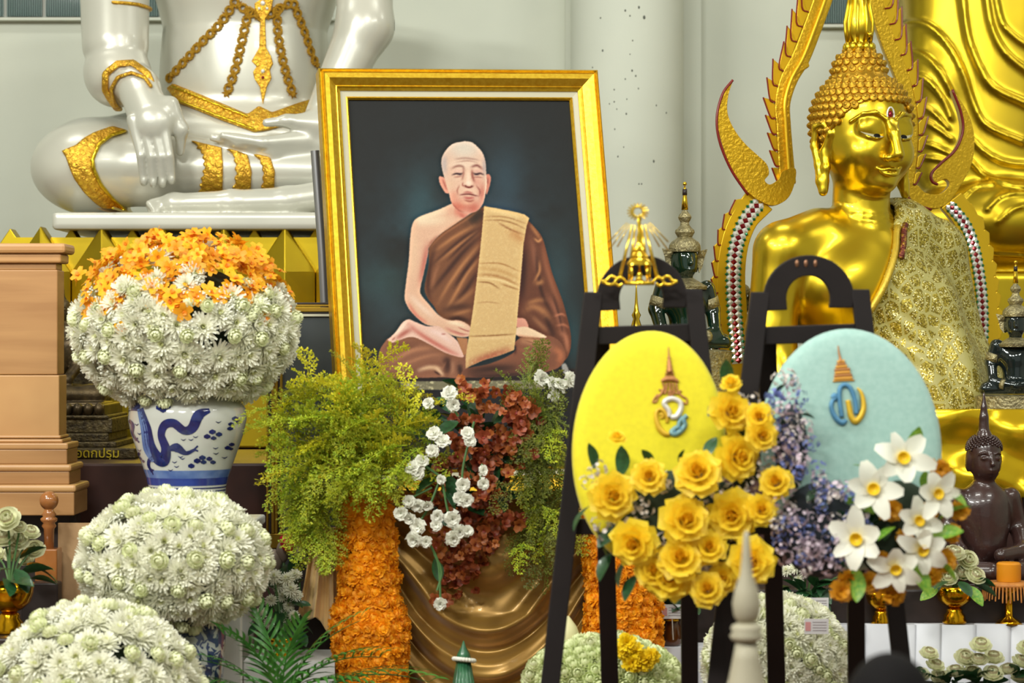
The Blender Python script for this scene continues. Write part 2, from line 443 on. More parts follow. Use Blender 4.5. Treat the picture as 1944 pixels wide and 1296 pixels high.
def fbm(seed, sizes=(60, 28, 12)):
    r = np.random.default_rng(seed); o = np.zeros(gx.shape)
    for i, s_ in enumerate(sizes):
        n = r.standard_normal((int(CH / s_) + 3, int(CW / s_) + 3)); yy = (gy - Y0) / s_; xx = (gx - X0) / s_
        iy = yy.astype(int); ix = xx.astype(int); fy = yy - iy; fx = xx - ix; fy = fy * fy * (3 - 2 * fy); fx = fx * fx * (3 - 2 * fx)
        o += (n[iy, ix] * (1 - fy) * (1 - fx) + n[iy + 1, ix] * fy * (1 - fx) + n[iy, ix + 1] * (1 - fy) * fx + n[iy + 1, ix + 1] * fy * fx) / (i + 1.2)
    return o
def lay(m, c): cv[:] = cv + (np.asarray(c, float) - cv) * m[..., None]
def glow(x, y, rx, ry, c, a): lay(a * np.exp(-(((gx - x) / rx) ** 2 + ((gy - y) / ry) ** 2)), c)
def stroke(pts, w, c, a=1., mask=None, taper=True):
    p = spline(pts, 4); pad = w * 2.6
    x0, y0 = p.min(0) - pad; x1, y1 = p.max(0) + pad
    sl = (slice(max(0, int((y0 - Y0) * SS)), max(0, int((y1 - Y0) * SS))), slice(max(0, int((x0 - X0) * SS)), max(0, int((x1 - X0) * SS))))
    d, al = pldist(gx[sl], gy[sl], [tuple(q) for q in p]); L = np.sum(np.linalg.norm(np.diff(p, axis=0), axis=1))
    t = np.clip(np.sin(PI * np.clip(al / L, 0.02, .98)), 0, 1) ** .5 if taper else 1.
    b = np.exp(-(d / w) ** 2) * a * t
    if mask is not None: b = b * mask[sl]
    cv[sl] += (np.asarray(c, float) - cv[sl]) * b[..., None]
cv[:] = (37, 38, 38)
n1 = fbm(3)
lay(np.clip(.55 * np.exp(-(((gx - 880) / 190) ** 2 + ((gy - 500) / 200) ** 2)) * (1 + .45 * n1), 0, .8), (52, 74, 84))
glow(800, 385, 34, 60, (62, 98, 108), .55); glow(960, 350, 40, 80, (58, 84, 100), .55); glow(735, 535, 60, 40, (60, 92, 92), .4)
glow(745, 590, 40, 40, (62, 86, 94), .4); glow(1060, 520, 30, 90, (58, 88, 96), .5); glow(1090, 640, 16, 60, (48, 84, 92), .5); glow(940, 400, 60, 25, (60, 80, 98), .4)
lay(np.clip((gy - 735) / 8, 0, 1), (32, 30, 32))
# the dais the sitter rests on
lay(pmask([(650, 700), (1120, 700), (1130, 728), (650, 728)], 2, False), (46, 36, 34))
md = pmask([(760, 724), (1075, 721), (1078, 737), (760, 740)], .8, False); lay(md, (118, 112, 88)); lay(md * np.clip(.6 * fbm(9, (5, 3, 2)), 0, 1), (176, 168, 132))
BR, BD, BL = (120, 76, 52), (66, 40, 34), (176, 118, 76)
SK, SKD, SKL = (222, 178, 150), (176, 98, 84), (238, 218, 186)
# sleeve and robe on the sitter's left
sl_ = [(1000, 416), (1012, 428), (1029, 450), (1040, 487), (1049, 520), (1066, 565), (1073, 588), (1083, 630), (1083, 662), (1072, 684), (1058, 668), (1037, 645), (984, 640), (984, 560), (992, 470)]
ms = pmask(sl_); lay(ms, (104, 62, 46))
for pts, w, c, a in [([(1006, 425), (1020, 445), (1026, 456)], 4, BL, .7), ([(1008, 450), (1014, 480), (1020, 520)], 6, (140, 88, 66), .8), ([(1030, 460), (1036, 500), (1050, 545), (1068, 590)], 6, (150, 92, 66), .8),
                     ([(996, 470), (994, 520), (990, 570)], 7, BD, .9), ([(1018, 480), (1022, 520), (1030, 560), (1050, 600)], 4, BD, .8), ([(1024, 496), (1024, 515), (1014, 535)], 3, BL, .9), ([(1016, 538), (1026, 536), (1030, 530)], 5, BL, .8),
                     ([(1000, 576), (1020, 570), (1034, 570)], 5, BL, .7), ([(996, 590), (1012, 582), (1030, 590), (1045, 610)], 7, (168, 112, 74), .9), ([(1040, 560), (1056, 590), (1066, 620), (1074, 650)], 6, (158, 98, 74), .8),
                     ([(1050, 560), (1062, 600), (1070, 640)], 3, BD, .6), ([(1034, 600), (1044, 620), (1052, 640)], 6, BD, .9), ([(1010, 600), (1030, 620), (1040, 630)], 5, (150, 100, 70), .8), ([(1062, 630), (1074, 640), (1078, 670)], 5, (176, 112, 84), .8),
                     ([(1029, 452), (1022, 458), (1014, 452)], 2.5, (204, 142, 92), .8), ([(1052, 600), (1066, 596), (1074, 600)], 2.5, (190, 120, 90), .7), ([(1056, 618), (1070, 616), (1080, 622)], 2.5, (190, 120, 90), .6)]:
    stroke(pts, w, c, a, ms)
# torso robe
rb = [(918, 392), (893, 406), (862, 426), (834, 446), (815, 468), (814, 503), (806, 545), (812, 566), (823, 580), (832, 596), (848, 608), (893, 622), (912, 600), (930, 500), (925, 400)]
mr = pmask(rb, .8); lay(mr, BR)
for pts, w, c, a in [([(918, 398), (905, 412), (890, 424)], 11, (58, 44, 36), .95), ([(915, 430), (880, 452), (840, 486), (818, 505)], 4, BD, .8), ([(914, 446), (880, 478), (845, 520), (820, 552)], 5, BD, .85),
                     ([(900, 428), (862, 450), (826, 476)], 4, BL, .8), ([(905, 440), (870, 466), (828, 500)], 3.5, BL, .7), ([(913, 436), (880, 464), (850, 494)], 3, BD, .7), ([(912, 462), (880, 500), (852, 540), (832, 575)], 4, BL, .8),
                     ([(910, 490), (886, 520), (868, 552), (846, 590)], 4, BL, .85), ([(912, 476), (884, 512), (862, 546)], 4, BD, .8), ([(906, 516), (886, 548), (868, 570)], 5, BD, .8), ([(905, 545), (880, 566), (852, 590)], 5, BL, .5),
                     ([(826, 470), (817, 500), (812, 545), (818, 572)], 5, (70, 42, 34), .8), ([(834, 500), (826, 520), (820, 545)], 4, (150, 98, 70), .7), ([(838, 592), (860, 584), (896, 580)], 7, (74, 46, 36), .8), ([(858, 598), (880, 592), (896, 588)], 4, BL, .6),
                     ([(816, 470), (840, 446), (880, 420), (905, 402)], 2.2, (160, 106, 74), .7), ([(850, 606), (870, 604), (893, 610)], 5, (60, 36, 30), .8)]:
    stroke(pts, w, c, a, mr)
# bare shoulder, right arm and hand
ar = [(858, 386), (832, 398), (797, 411), (784, 423), (779, 448), (776, 495), (771, 534), (768, 562), (771, 576), (782, 593), (807, 615), (832, 621), (844, 629), (860, 637), (880, 640), (893, 636), (894, 622), (884, 613), (871, 608), (850, 607), (832, 597), (815, 578), (800, 560), (798, 548), (803, 524), (812, 484), (815, 468), (834, 446), (862, 426), (893, 405), (912, 388), (900, 372)]
ma = pmask(ar, .8); lay(ma, SK)
for pts, w, c, a in [([(850, 394), (820, 410), (800, 418), (850, 416)], 11, SKL, .8), ([(860, 400), (880, 400), (892, 396)], 11, (206, 110, 92), .75), ([(872, 406), (882, 412), (888, 408)], 4, (188, 92, 80), .6), ([(812, 462), (806, 500), (798, 540)], 7, (178, 100, 88), .8),
                     ([(788, 430), (786, 480), (780, 530)], 8, (226, 190, 158), .6), ([(778, 560), (800, 582), (826, 604)], 6, (236, 204, 182), .8), ([(774, 574), (790, 598), (812, 614)], 4, (198, 118, 100), .8),
                     ([(850, 612), (866, 614), (884, 620)], 4, SKL, .7), ([(846, 622), (862, 630), (884, 638)], 3, (190, 116, 104), .7), ([(870, 621), (884, 627), (893, 629)], 1.3, (170, 96, 84), .8), ([(862, 628), (876, 633), (890, 635)], 1.2, (170, 96, 84), .6), ([(834, 446), (818, 462), (814, 480)], 4, (150, 84, 64), .6), ([(880, 414), (850, 434), (832, 450)], 3, (214, 158, 126), .8)]:
    stroke(pts, w, c, a, ma)
# folded legs under the robe
lg = [(735, 643), (722, 662), (718, 680), (722, 704), (741, 717), (803, 717), (844, 716), (884, 717), (888, 690), (880, 668), (850, 650), (815, 640), (770, 634)]
ml = pmask(lg, .8); lay(ml, (140, 92, 70))
for pts, w, c, a in [([(728, 660), (760, 655), (800, 650)], 6, (116, 72, 54), .7), ([(740, 690), (780, 666), (820, 660)], 5, (184, 126, 92), .7), ([(735, 704), (770, 690), (810, 676), (842, 672)], 4, (176, 120, 88), .6), ([(760, 712), (800, 700), (830, 690)], 6, (96, 52, 42), .6),
                     ([(790, 704), (815, 697), (838, 700)], 5, (212, 170, 134), .9), ([(826, 696), (838, 708), (842, 714)], 4, (222, 182, 146), .8), ([(824, 704), (836, 712)], 2, BD, .8), ([(840, 690), (850, 684), (848, 710)], 7, BD, .85), ([(858, 684), (860, 700), (856, 712)], 4, (160, 112, 86), .8),
                     ([(872, 690), (874, 704), (878, 714)], 6, (66, 42, 36), .9), ([(724, 700), (760, 716), (800, 716)], 3, (110, 62, 48), .6), ([(742, 672), (790, 655)], 3, (112, 70, 52), .6)]:
    stroke(pts, w, c, a, ml)
ft = [(735, 645), (751, 630), (764, 612), (776, 606), (789, 611), (811, 619), (832, 619), (848, 630), (869, 648), (880, 672), (875, 678), (845, 669), (815, 653), (790, 641), (775, 640), (757, 646), (745, 650)]
mf = pmask(ft, .7); lay(mf, (226, 184, 166))
for pts, w, c, a in [([(776, 616), (790, 628), (815, 645), (850, 665), (874, 676)], 5, (192, 110, 96), .85), ([(752, 644), (768, 632), (782, 624)], 5, (176, 100, 88), .8), ([(772, 610), (760, 624), (748, 636)], 3.5, (240, 214, 194), .8), ([(812, 626), (836, 634), (860, 652)], 6, (238, 206, 196), .8), ([(838, 634), (846, 634)], 1.4, (170, 100, 90), .7), ([(750, 640), (744, 646)], 1.5, (150, 84, 70), .6)]:
    stroke(pts, w, c, a, mf)
lap = pmask([(866, 640), (888, 642), (888, 672), (880, 674)], .7, False); lay(lap, (176, 122, 84))
kn = [(976, 650), (990, 640), (1012, 636), (1046, 638), (1066, 652), (1074, 675), (1064, 695), (1036, 706), (980, 712), (884, 716), (884, 700), (930, 690), (976, 668)]
mk = pmask(kn, .8); lay(mk, (128, 80, 60))
for pts, w, c, a in [([(985, 645), (1015, 648), (1045, 660)], 9, (196, 142, 104), .85), ([(1050, 660), (1064, 672), (1060, 690)], 7, (186, 112, 78), .8), ([(985, 662), (1010, 670), (1040, 672)], 4, (156, 98, 72), .7), ([(980, 690), (1010, 688), (1050, 690)], 6, (120, 72, 54), .7),
                     ([(884, 706), (930, 700), (985, 698)], 9, (62, 40, 34), .95), ([(890, 714), (950, 714), (1030, 708)], 7, (52, 34, 32), .9), ([(996, 646), (1014, 652), (1022, 662)], 1.3, (120, 76, 56), .6), ([(1010, 642), (1026, 650), (1034, 660)], 1.3, (120, 76, 56), .6), ([(978, 655), (978, 672)], 3, BD, .7)]:
    stroke(pts, w, c, a, mk)
ha = [(980, 603), (996, 605), (1003, 618), (1000, 624), (980, 620)]; lay(pmask(ha), (214, 150, 128))
sh = [(980, 622), (998, 620), (1018, 628), (1038, 640), (1010, 640), (980, 636)]; msh = pmask(sh); lay(msh, (232, 198, 164)); stroke([(982, 636), (1000, 640), (1026, 642)], 3, (196, 130, 98), .7, msh)
# the folded shoulder cloth
sa = [(919, 391), (947, 396), (978, 402), (996, 407), (1005, 414), (1000, 428), (994, 462), (990, 510), (987, 545), (983, 590), (979, 640), (976, 664), (950, 674), (916, 684), (884, 699), (884, 676), (893, 620), (899, 580), (906, 524), (912, 470), (916, 428)]
mz = pmask(sa, .6, False); lay(mz, (214, 178, 122))
for pts, w, c, a in [([(918, 418), (950, 418), (975, 424), (1000, 436)], 1.6, (160, 116, 72), .8), ([(919, 411), (960, 412), (1001, 425)], 1.6, (166, 122, 76), .7), ([(945, 422), (970, 436), (996, 446)], 2, (150, 100, 62), .7), ([(966, 440), (985, 450), (994, 462)], 9, (190, 132, 80), .6),
                     ([(920, 398), (950, 402), (990, 412)], 5, (232, 202, 146), .7), ([(908, 500), (950, 500), (988, 516)], 1.6, (172, 126, 76), .8), ([(907, 508), (950, 514), (988, 530)], 4, (190, 146, 90), .6), ([(906, 521), (945, 524), (988, 542)], 3, (176, 128, 78), .8), ([(906, 535), (930, 537), (948, 548)], 1.6, (150, 104, 62), .8), ([(950, 538), (970, 545), (986, 550)], 1.8, (160, 112, 66), .7),
                     ([(905, 527), (950, 532), (988, 547)], 2, (232, 204, 150), .7), ([(905, 575), (925, 573), (950, 576)], 1.4, (184, 142, 94), .7), ([(890, 638), (930, 637), (977, 634)], 1.5, (150, 106, 64), .9), ([(888, 644), (930, 642), (976, 640)], 3, (226, 192, 140), .7),
                     ([(888, 692), (920, 680), (974, 662)], 9, (164, 92, 68), .85), ([(884, 700), (920, 690), (976, 670)], 5, (116, 66, 50), .8), ([(886, 650), (884, 676), (884, 695)], 2, (190, 140, 100), .6), ([(978, 640), (984, 580), (994, 470)], 1.5, (236, 206, 150), .5)]:
    stroke(pts, w, c, a, mz)
lay(mz * np.clip(.12 * fbm(21, (4, 2.5, 2)), 0, .25), (240, 214, 160))
# head
hd = [(882, 268), (897, 271), (914, 287), (921, 305), (923, 329), (924, 350), (921, 370), (917, 386), (908, 398), (895, 404), (878, 404), (866, 396), (857, 384), (852, 366), (846, 345), (841, 328), (838, 308), (842, 292), (858, 274)]
el = [(842, 336), (834, 335), (834, 345), (839, 356), (846, 366), (853, 365), (850, 345)]; er = [(922, 331), (929, 331), (932, 339), (929, 355), (923, 369)]
lay(pmask(el), (214, 150, 128)); stroke([(840, 340), (844, 350), (848, 360)], 1.6, (170, 96, 84), .7); lay(pmask(er), (196, 128, 110)); stroke([(926, 338), (926, 350)], 1.6, (150, 86, 78), .7)
mh = pmask(hd, .7); lay(mh, (224, 184, 160))
glow_m = mh
def hs(pts, w, c, a): stroke(pts, w * 1.12, tuple(q * .90 for q in c) if sum(c) < 560 else c, min(1, a * 1.2), mh)
def hg(x, y, rx, ry, c, a): lay(mh * a * np.exp(-(((gx - x) / rx) ** 2 + ((gy - y) / ry) ** 2)), c)
hg(880, 280, 36, 22, (212, 200, 186), .9); hg(843, 312, 7, 18, (168, 158, 158), .8); hg(920, 315, 5, 18, (160, 146, 146), .8); hg(884, 287, 16, 9, (222, 208, 190), .5)
hg(880, 312, 30, 8, (232, 206, 184), .7); hs([(864, 302), (885, 300), (910, 304)], 1.8, (204, 166, 148), .8); hs([(866, 308), (888, 305), (908, 309)], 1.3, (204, 160, 142), .6)
hg(870, 392, 26, 14, (202, 104, 84), .8); hg(900, 395, 14, 14, (186, 92, 76), .7); hg(862, 372, 9, 12, (216, 142, 118), .6); hg(915, 366, 7, 18, (196, 116, 100), .8); hg(886, 384, 12, 5, (228, 176, 146), .7)
hg(855, 350, 9, 10, (226, 188, 158), .5); hg(905, 345, 8, 10, (214, 150, 132), .7); hg(862, 340, 9, 4, (222, 186, 162), .6)
hs([(857, 320), (868, 315), (878, 316), (882, 324)], 2.2, (178, 128, 112), .75); hs([(894, 317), (906, 314), (916, 321)], 2.2, (164, 108, 98), .8)          # brows
hg(869, 325, 9, 3.4, (220, 176, 160), .8); hg(907, 325, 9, 3.2, (206, 156, 146), .7)
hs([(858, 332), (866, 329.5), (874, 330), (880, 328)], 1.5, (84, 56, 60), .95); hs([(896, 328), (904, 330), (912, 329), (919, 332)], 1.5, (80, 52, 56), .95)  # lowered lids
hg(873, 331.5, 4, 1.6, (76, 52, 60), .7); hg(905, 331.5, 5, 1.6, (76, 52, 60), .7); hs([(862, 336), (870, 335.5), (878, 334)], 1.3, (188, 130, 116), .7); hs([(898, 336), (908, 336), (916, 337)], 1.3, (178, 116, 104), .7)
hs([(879, 321), (880, 330), (877, 342)], 1.8, (186, 124, 108), .6); hs([(896, 322), (897, 334), (901, 346)], 2.4, (180, 112, 98), .8); hg(889, 338, 4, 15, (240, 208, 184), .85); hg(890, 347, 6, 4, (244, 216, 196), .7)
hs([(881, 352), (886, 354.5), (892, 355.5), (898, 353)], 1.7, (142, 70, 62), .9); hg(884, 353, 2, 1.4, (110, 54, 50), .7); hg(896, 353.5, 2.2, 1.4, (110, 54, 50), .7); hs([(879, 346), (878, 351), (882, 354)], 1.3, (190, 120, 106), .7)
hs([(872, 352), (868, 362), (870, 370)], 1.5, (194, 126, 106), .6); hs([(904, 352), (911, 362), (910, 372)], 1.5, (176, 104, 92), .6)
hs([(873, 370), (882, 368.5), (892, 368.5), (902, 371), (908, 372)], 1.3, (126, 56, 54), .95); hs([(880, 366), (888, 364.5), (898, 367)], 1.8, (206, 126, 114), .8); hs([(880, 374), (890, 376), (901, 374.5)], 2.4, (206, 116, 106), .85); hs([(882, 380), (892, 382), (900, 380)], 1.6, (176, 96, 82), .7)
hs([(857, 386), (868, 398), (880, 404)], 2, (180, 92, 76), .6)
hs([(921, 330), (923, 350), (919, 380)], 1.5, (240, 214, 190), .5)
lay(pmask([(1066, 692), (1074, 690), (1082, 708), (1084, 716), (1076, 716), (1068, 704)], 1.), (150, 146, 142))
cv[:] = cv + (cv - blur(cv, 5.)) * .35; cv *= (1 + .035 * rng.standard_normal(gx.shape))[..., None]
cv = np.clip(cv * .88, 0, 255)
# put the picture on a fine sheet of its own
iw, ih = FW - 2 * RAIL, FH - 2 * RAIL; nu, nv = 400, 590
uu = np.linspace(-iw / 2, iw / 2, nu); vv = np.linspace(RAIL, RAIL + ih, nv)
UU, VV = np.meshgrid(uu, vv); lv = np.stack([UU.ravel(), VV.ravel(), np.full(UU.size, -.006)], 1)
A = np.array(MP); wv = lv @ A[:3, :3].T + A[:3, 3]
sx = 972 + wv[:, 0] * FPX / wv[:, 1]; sy = 648 - (wv[:, 2] - CZ) * FPX / wv[:, 1]
ci = np.clip(((sx - X0) * SS).astype(int), 0, CW * SS - 1); cj = np.clip(((sy - Y0) * SS).astype(int), 0, CH * SS - 1)
pc = srgb(blur(cv, .35)[cj, ci])
ii = np.arange(nu * nv).reshape(nv, nu)
fq = np.stack([ii[:-1, :-1].ravel(), ii[:-1, 1:].ravel(), ii[1:, 1:].ravel(), ii[1:, :-1].ravel()], 1)
M_print = bpy.data.materials.new('portrait_print'); M_print.use_nodes = True
at = M_print.node_tree.nodes.new('ShaderNodeVertexColor'); at.layer_name = 'print'
bb = M_print.node_tree.nodes['Principled BSDF']; M_print.node_tree.links.new(at.outputs[0], bb.inputs['Base Color']); bb.inputs['Roughness'].default_value = .6; bb.inputs['Specular IOR Level'].default_value = .15
pr = obj('portrait_print', (lv, fq), M_print, portrait, local=True)
ca = pr.data.color_attributes.new('print', 'FLOAT_COLOR', 'POINT'); ca.data.foreach_set('color', np.hstack([pc, np.ones((len(pc), 1))]).astype(np.float32).ravel())
pr['label'] = 'printed portrait of a seated monk on a dark backdrop'
# silver pole standing behind the left rail
pole = obj('display_pole', MB().tube([P(598, 286, 9.57), P(612, 480, 9.57), P(652, 1296, 9.57) * np.array([1, 1, 0])], .018, 12), mat('brushed_steel', (150, 150, 152), .35, .8), smooth=True, auto=50)
tag(pole, 'grey steel pole standing behind the left edge of the framed portrait', 'pole')
# ================================================================== materials for the figures
M_gold = mat('statue_gold', (216, 186, 46), .31, 1., coat=.15)
M_gold_rough = mat('statue_gold_matte', (206, 166, 44), .42, 1., bump=.35, bscale=130, dist=.006)
M_gold_old = mat('statue_gold_aged', (206, 178, 44), .34, 1., col2=(188, 160, 44), nscale=3)
M_pearl = mat('pearl_lacquer', (203, 202, 189), .3, .22, col2=(192, 192, 180), nscale=2.5, coat=.2)
M_red = mat('red_enamel', (120, 26, 22), .35)
M_green_gl = mat('green_mirror', (40, 130, 84), .1, .7)
M_white_gl = mat('silver_mirror', (234, 236, 230), .12, .35)
M_red_gl = mat('red_mirror', (132, 24, 34), .12, .5)
def filigree(name, c1, c2, jewel, scale):
    m = mat(name, c1, .36, .7)
    nt = m.node_tree; N = nt.nodes; L = nt.links; b = N['Principled BSDF']
    tc = N.new('ShaderNodeTexCoord'); v = N.new('ShaderNodeTexVoronoi'); v.inputs['Scale'].default_value = scale; L.new(tc.outputs['Object'], v.inputs['Vector'])
    r = N.new('ShaderNodeValToRGB'); e = r.color_ramp.elements; e[0].position = .10; e[0].color = lin(jewel); e[1].position = .16; e[1].color = lin(c1)
    x = e.new(.6); x.color = lin(c2); L.new(v.outputs['Distance'], r.inputs['Fac']); L.new(r.outputs['Color'], b.inputs['Base Color'])
    bp = N.new('ShaderNodeBump'); bp.inputs['Strength'].default_value = .6; bp.inputs['Distance'].default_value = .008; bp.invert = True
    n = N.new('ShaderNodeTexNoise'); n.inputs['Scale'].default_value = scale * 3; ad = N.new('ShaderNodeMath'); L.new(tc.outputs['Object'], n.inputs['Vector'])
    L.new(v.outputs['Distance'], ad.inputs[0]); L.new(n.outputs['Fac'], ad.inputs[1]); L.new(ad.outputs[0], bp.inputs['Height']); L.new(bp.outputs['Normal'], b.inputs['Normal'])
    return m
M_fili = filigree('jewelled_filigree', (232, 190, 60), (196, 148, 44), (150, 40, 40), 40)
M_fili2 = filigree('jewelled_filigree_fine', (232, 192, 60), (200, 150, 44), (90, 60, 80), 50)
def polysd(U, V, poly):
    """signed distance in pixels to a closed outline, negative inside"""
    p = [tuple(q) for q in poly]; d, _ = pldist(U, V, p + [p[0]]); I = None
    for (ax, ay), (bx, by) in zip(p, p[1:] + p[:1]):
        if ay == by: continue
        t = ((ay > V) != (by > V)) & (U < (bx - ax) * (V - ay) / (by - ay) + ax); I = t if I is None else I ^ t
    return np.where(I, -d, d)

# ================================================================== white seated statue
D1 = 11.5; s1 = S(D1)
def W(x, y, d=D1): return P(x, y, d)
g = SDF((P(40, 0, 12)[0], 10.95, P(0, 446, 11.3)[2]), (P(760, 0, 12.2)[0], 12.45, P(0, -70, 11.8)[2]), .0085)
g.ell(W(462, 165, 11.85), (.41, .30, .40), .05); g.cone(W(466, 60, 11.9), W(470, -140, 11.9), .40, .56, .12, sc=(1, 1.2, 1))
g.ell(W(470, 270, 11.8), (.62, .33, .20), .08)
g.ell(W(165, 318, 11.5), (.265, .24, .215), .05)
g.chain([W(170, 315, 11.5), W(300, 318, 11.47), W(430, 322, 11.42), W(600, 325, 11.4)], [.215, .175, .135, .12], .05)
g.cone(W(180, 310, 11.6), W(420, 265, 11.8), .2, .24, .08)
g.chain([W(292, 391, 11.22), W(330, 386, 11.2), W(440, 384, 11.2), W(545, 381, 11.22), W(620, 370, 11.25)], [.036, .046, .056, .064, .07], .03)   # sole of the lower foot
for k in range(4): g.cone(W(282 + 4 * k, 386 + 5 * k, 11.19 - .012 * k), W(312, 388, 11.2), .014, .02, .012)
g.cone(W(216, -150, 11.62), W(219, 84, 11.45), .175, .157, .03)                                  # upper arm
g.ell(W(221, 138, 11.42), (.155, .15, .165), .012)
g.cone(W(230, 130, 11.4), W(266, 172, 11.3), .115, .095, .05); g.cone(W(262, 165, 11.27), W(290, 232, 11.13), .09, .105, .05, sc=(1, 1.5, 1))
for a, b_, c in [((253, 226), (268, 296), (273, 346)), ((272, 232), (288, 298), (291, 349)), ((291, 234), (306, 298), (309, 349)), ((308, 230), (321, 296), (326, 343))]:
    g.chain([W(*a, 11.11), W(*b_, 11.1), W(*c, 11.14)], [.031, .0225, .0185], .004)
    g.ell(W(c[0], c[1] - 4, 11.122), (.015, .013, .022), .003)
g.chain([W(322, 200, 11.16), W(344, 246, 11.16), W(342, 288, 11.2)], [.045, .03, .02], .03)
g.chain([W(404, 261, 11.3), W(450, 268, 11.3), W(520, 282, 11.32), W(640, 270, 11.4)], [.018, .027, .04, .1], .03)          # hand in the lap
g.chain([W(424, 257, 11.27), W(500, 270, 11.28), W(580, 265, 11.33)], [.017, .026, .05], .02)
g.chain([W(506, 233, 11.3), W(545, 229, 11.3), W(640, 240, 11.36)], [.02, .026, .09], .03)
g.cone(W(690, -140, 11.62), W(693, 50, 11.5), .15, .13, .03); g.cone(W(693, 50, 11.5), W(600, 250, 11.4), .13, .08, .05)    # the other arm
g.box(W(118, 441, 11.28) * np.array([1, 0, 1]) + np.array([0, 11.02, 0]), W(830, 408, 11.28) * np.array([1, 0, 1]) + np.array([0, 12.4, 0]), .02, .02)
whs = thing('seated_statue', 'large pearl-white seated statue with gold jewelled ornaments, above the gold lotus base', 'statue', (W(470, 441)[0], 11.7, W(470, 441, 11.28)[2]))
obj('body', g.mesh(), M_pearl, whs, smooth=True)
def band(name, poly, m, infl=.014, ymax=13., ymin=0., scal=0., lab=None, dep=11.3):
    U, V = g.pix2(dep)
    sd = polysd(U, V, poly) if not callable(poly) else poly(U, V)
    w_ = np.nonzero((sd < 12).any(axis=(1, 2)))[0]; z_ = np.nonzero((sd < 12).any(axis=(0, 1)))[0]
    sl = (slice(w_[0], w_[-1] + 1), slice(max(0, int((ymin - g.lo[1]) / g.h)), min(g.f.shape[1], int((ymax - g.lo[1]) / g.h) + 3)), slice(z_[0], z_[-1] + 1))
    F = g.f[sl]; Y = g.Y[:, sl[1]]; sdl = (sd[sl[0], :, sl[2]] * s1).astype(np.float32)
    f = np.maximum(np.maximum(F - infl, sdl), -(F + .01)); f = np.maximum(f, np.maximum(Y - ymax, ymin - Y)).astype(np.float32)
    f[0] = f[-1] = 1; f[:, 0] = f[:, -1] = 1; f[:, :, 0] = f[:, :, -1] = 1
    lo = g.lo + g.h * np.array([q.start for q in sl])
    o = obj(name, largest(surfnet(f, lo, g.h)), m, whs, smooth=True)
    if lab: o['label'] = lab
    return o
band('bangle', lambda U, V: pldist(U, V, [(217, 205), (200, 172), (203, 142), (227, 123), (255, 121), (284, 142), (298, 172)])[0] - 6.5, M_fili, .018, 11.62, 11.2)
band('bangle', lambda U, V: pldist(U, V, [(216, 198), (213, 172), (228, 150), (255, 142), (282, 152), (295, 170)])[0] - 3.5, M_fili2, .02, 11.5)
kb = [(234, 243), (209, 236), (178, 250), (160, 262), (146, 276), (119, 287), (128, 300), (136, 322), (143, 340), (160, 366), (178, 386), (199, 402), (234, 402), (210, 378), (191, 351), (179, 322), (178, 304), (190, 272), (210, 254)]
band('knee_band', kb, M_fili, .018, 11.75)
band('knee_band_rim', lambda U, V: pldist(U, V, [(234, 246), (210, 256), (190, 274), (179, 304), (181, 322), (192, 350), (212, 378), (234, 401)])[0] - 3.5, M_gold, .026, 11.75)
def zig(pts, side_pts, n, amp):
    """a band outline with a saw-toothed edge along side_pts"""
    out = list(pts); p = spline(side_pts, n)
    for i, q in enumerate(p): out.append((q[0] - (amp if i % 2 else 0), q[1]))
    return out
band('shin_band', zig([(356, 263), (390, 272), (421, 280), (425, 312), (424, 345), (421, 369)], [(379, 369), (385, 345), (392, 319), (388, 294), (376, 276)], 4, 7), M_fili, .016, 11.6)
band('shin_band', zig([(425, 280), (450, 286), (471, 294), (479, 326), (475, 365)], [(444, 365), (452, 330), (448, 300), (440, 290)], 4, 6), M_fili, .016, 11.6)
band('shin_band', zig([(474, 290), (496, 294), (514, 299), (523, 326), (520, 362)], [(497, 362), (503, 330), (496, 305), (486, 296)], 4, 5), M_fili, .016, 11.42)
band('belt', [(306, 160), (320, 152), (400, 186), (470, 216), (490, 199), (516, 212), (560, 192), (660, 150), (660, 205), (560, 232), (510, 248), (484, 252), (420, 228), (330, 190)], M_fili2, .022, 12.2, dep=11.5)
for r_ in ([(318, 158), (400, 193), (472, 222)], [(326, 184), (420, 222), (484, 246)]):
    band('belt_rim', lambda U, V: pldist(U, V, r_)[0] - 2.6, M_gold, .034, 12.2, dep=11.5)
band('arm_ring', lambda U, V: np.maximum(np.abs(V - 3 - .0006 * (U - 218) ** 2) - 3.5, np.abs(U - 250) - 40), M_fili, .014, 11.7)
# hanging chains and the pendant, laid on the surface of the chest
rm = MB()
for k in range(6):
    a = k * PI / 3; rm.add([(0, 0, .010), (.5 * math.cos(a - .4), .5 * math.sin(a - .4), .25), (1.0 * math.cos(a), 1.0 * math.sin(a), .12), (.5 * math.cos(a + .4), .5 * math.sin(a + .4), .25)], [(0, 1, 2, 3)])
rm.lathe([(.45, 0), (.42, .3), (.2, .42)], 8)
ros = mesh_of('chain_link', rm, M_fili, False)
rg = MB()
for k in range(10):
    a0, a1 = 2 * PI * k / 10, 2 * PI * (k + 1) / 10
    rg.tube([(.8 * math.cos(a0), .8 * math.sin(a0), .12), (.8 * math.cos(a1), .8 * math.sin(a1), .12)], .34, 5)
rngm = mesh_of('chain_ring', rg, M_fili)
def lay_chain(pts, w0=9.5):
    p = spline(pts, 30); L = np.concatenate([[0], np.cumsum(np.linalg.norm(np.diff(p, axis=0), axis=1))]); k = 0
    for t in np.arange(0, L[-1], 9.5):
        x, y = np.interp(t, L, p[:, 0]), np.interp(t, L, p[:, 1]); h_ = g.hitpx(x, y)
        if h_ is None: continue
        q, n = h_; sc = w0 * s1 * (1.15 if k % 2 else .95)
        inst('chain_link' if k % 2 else 'chain_ring', ros if k % 2 else rngm, whs, aim(q + n * .004, n, (sc, sc, sc * 1.3))); k += 1
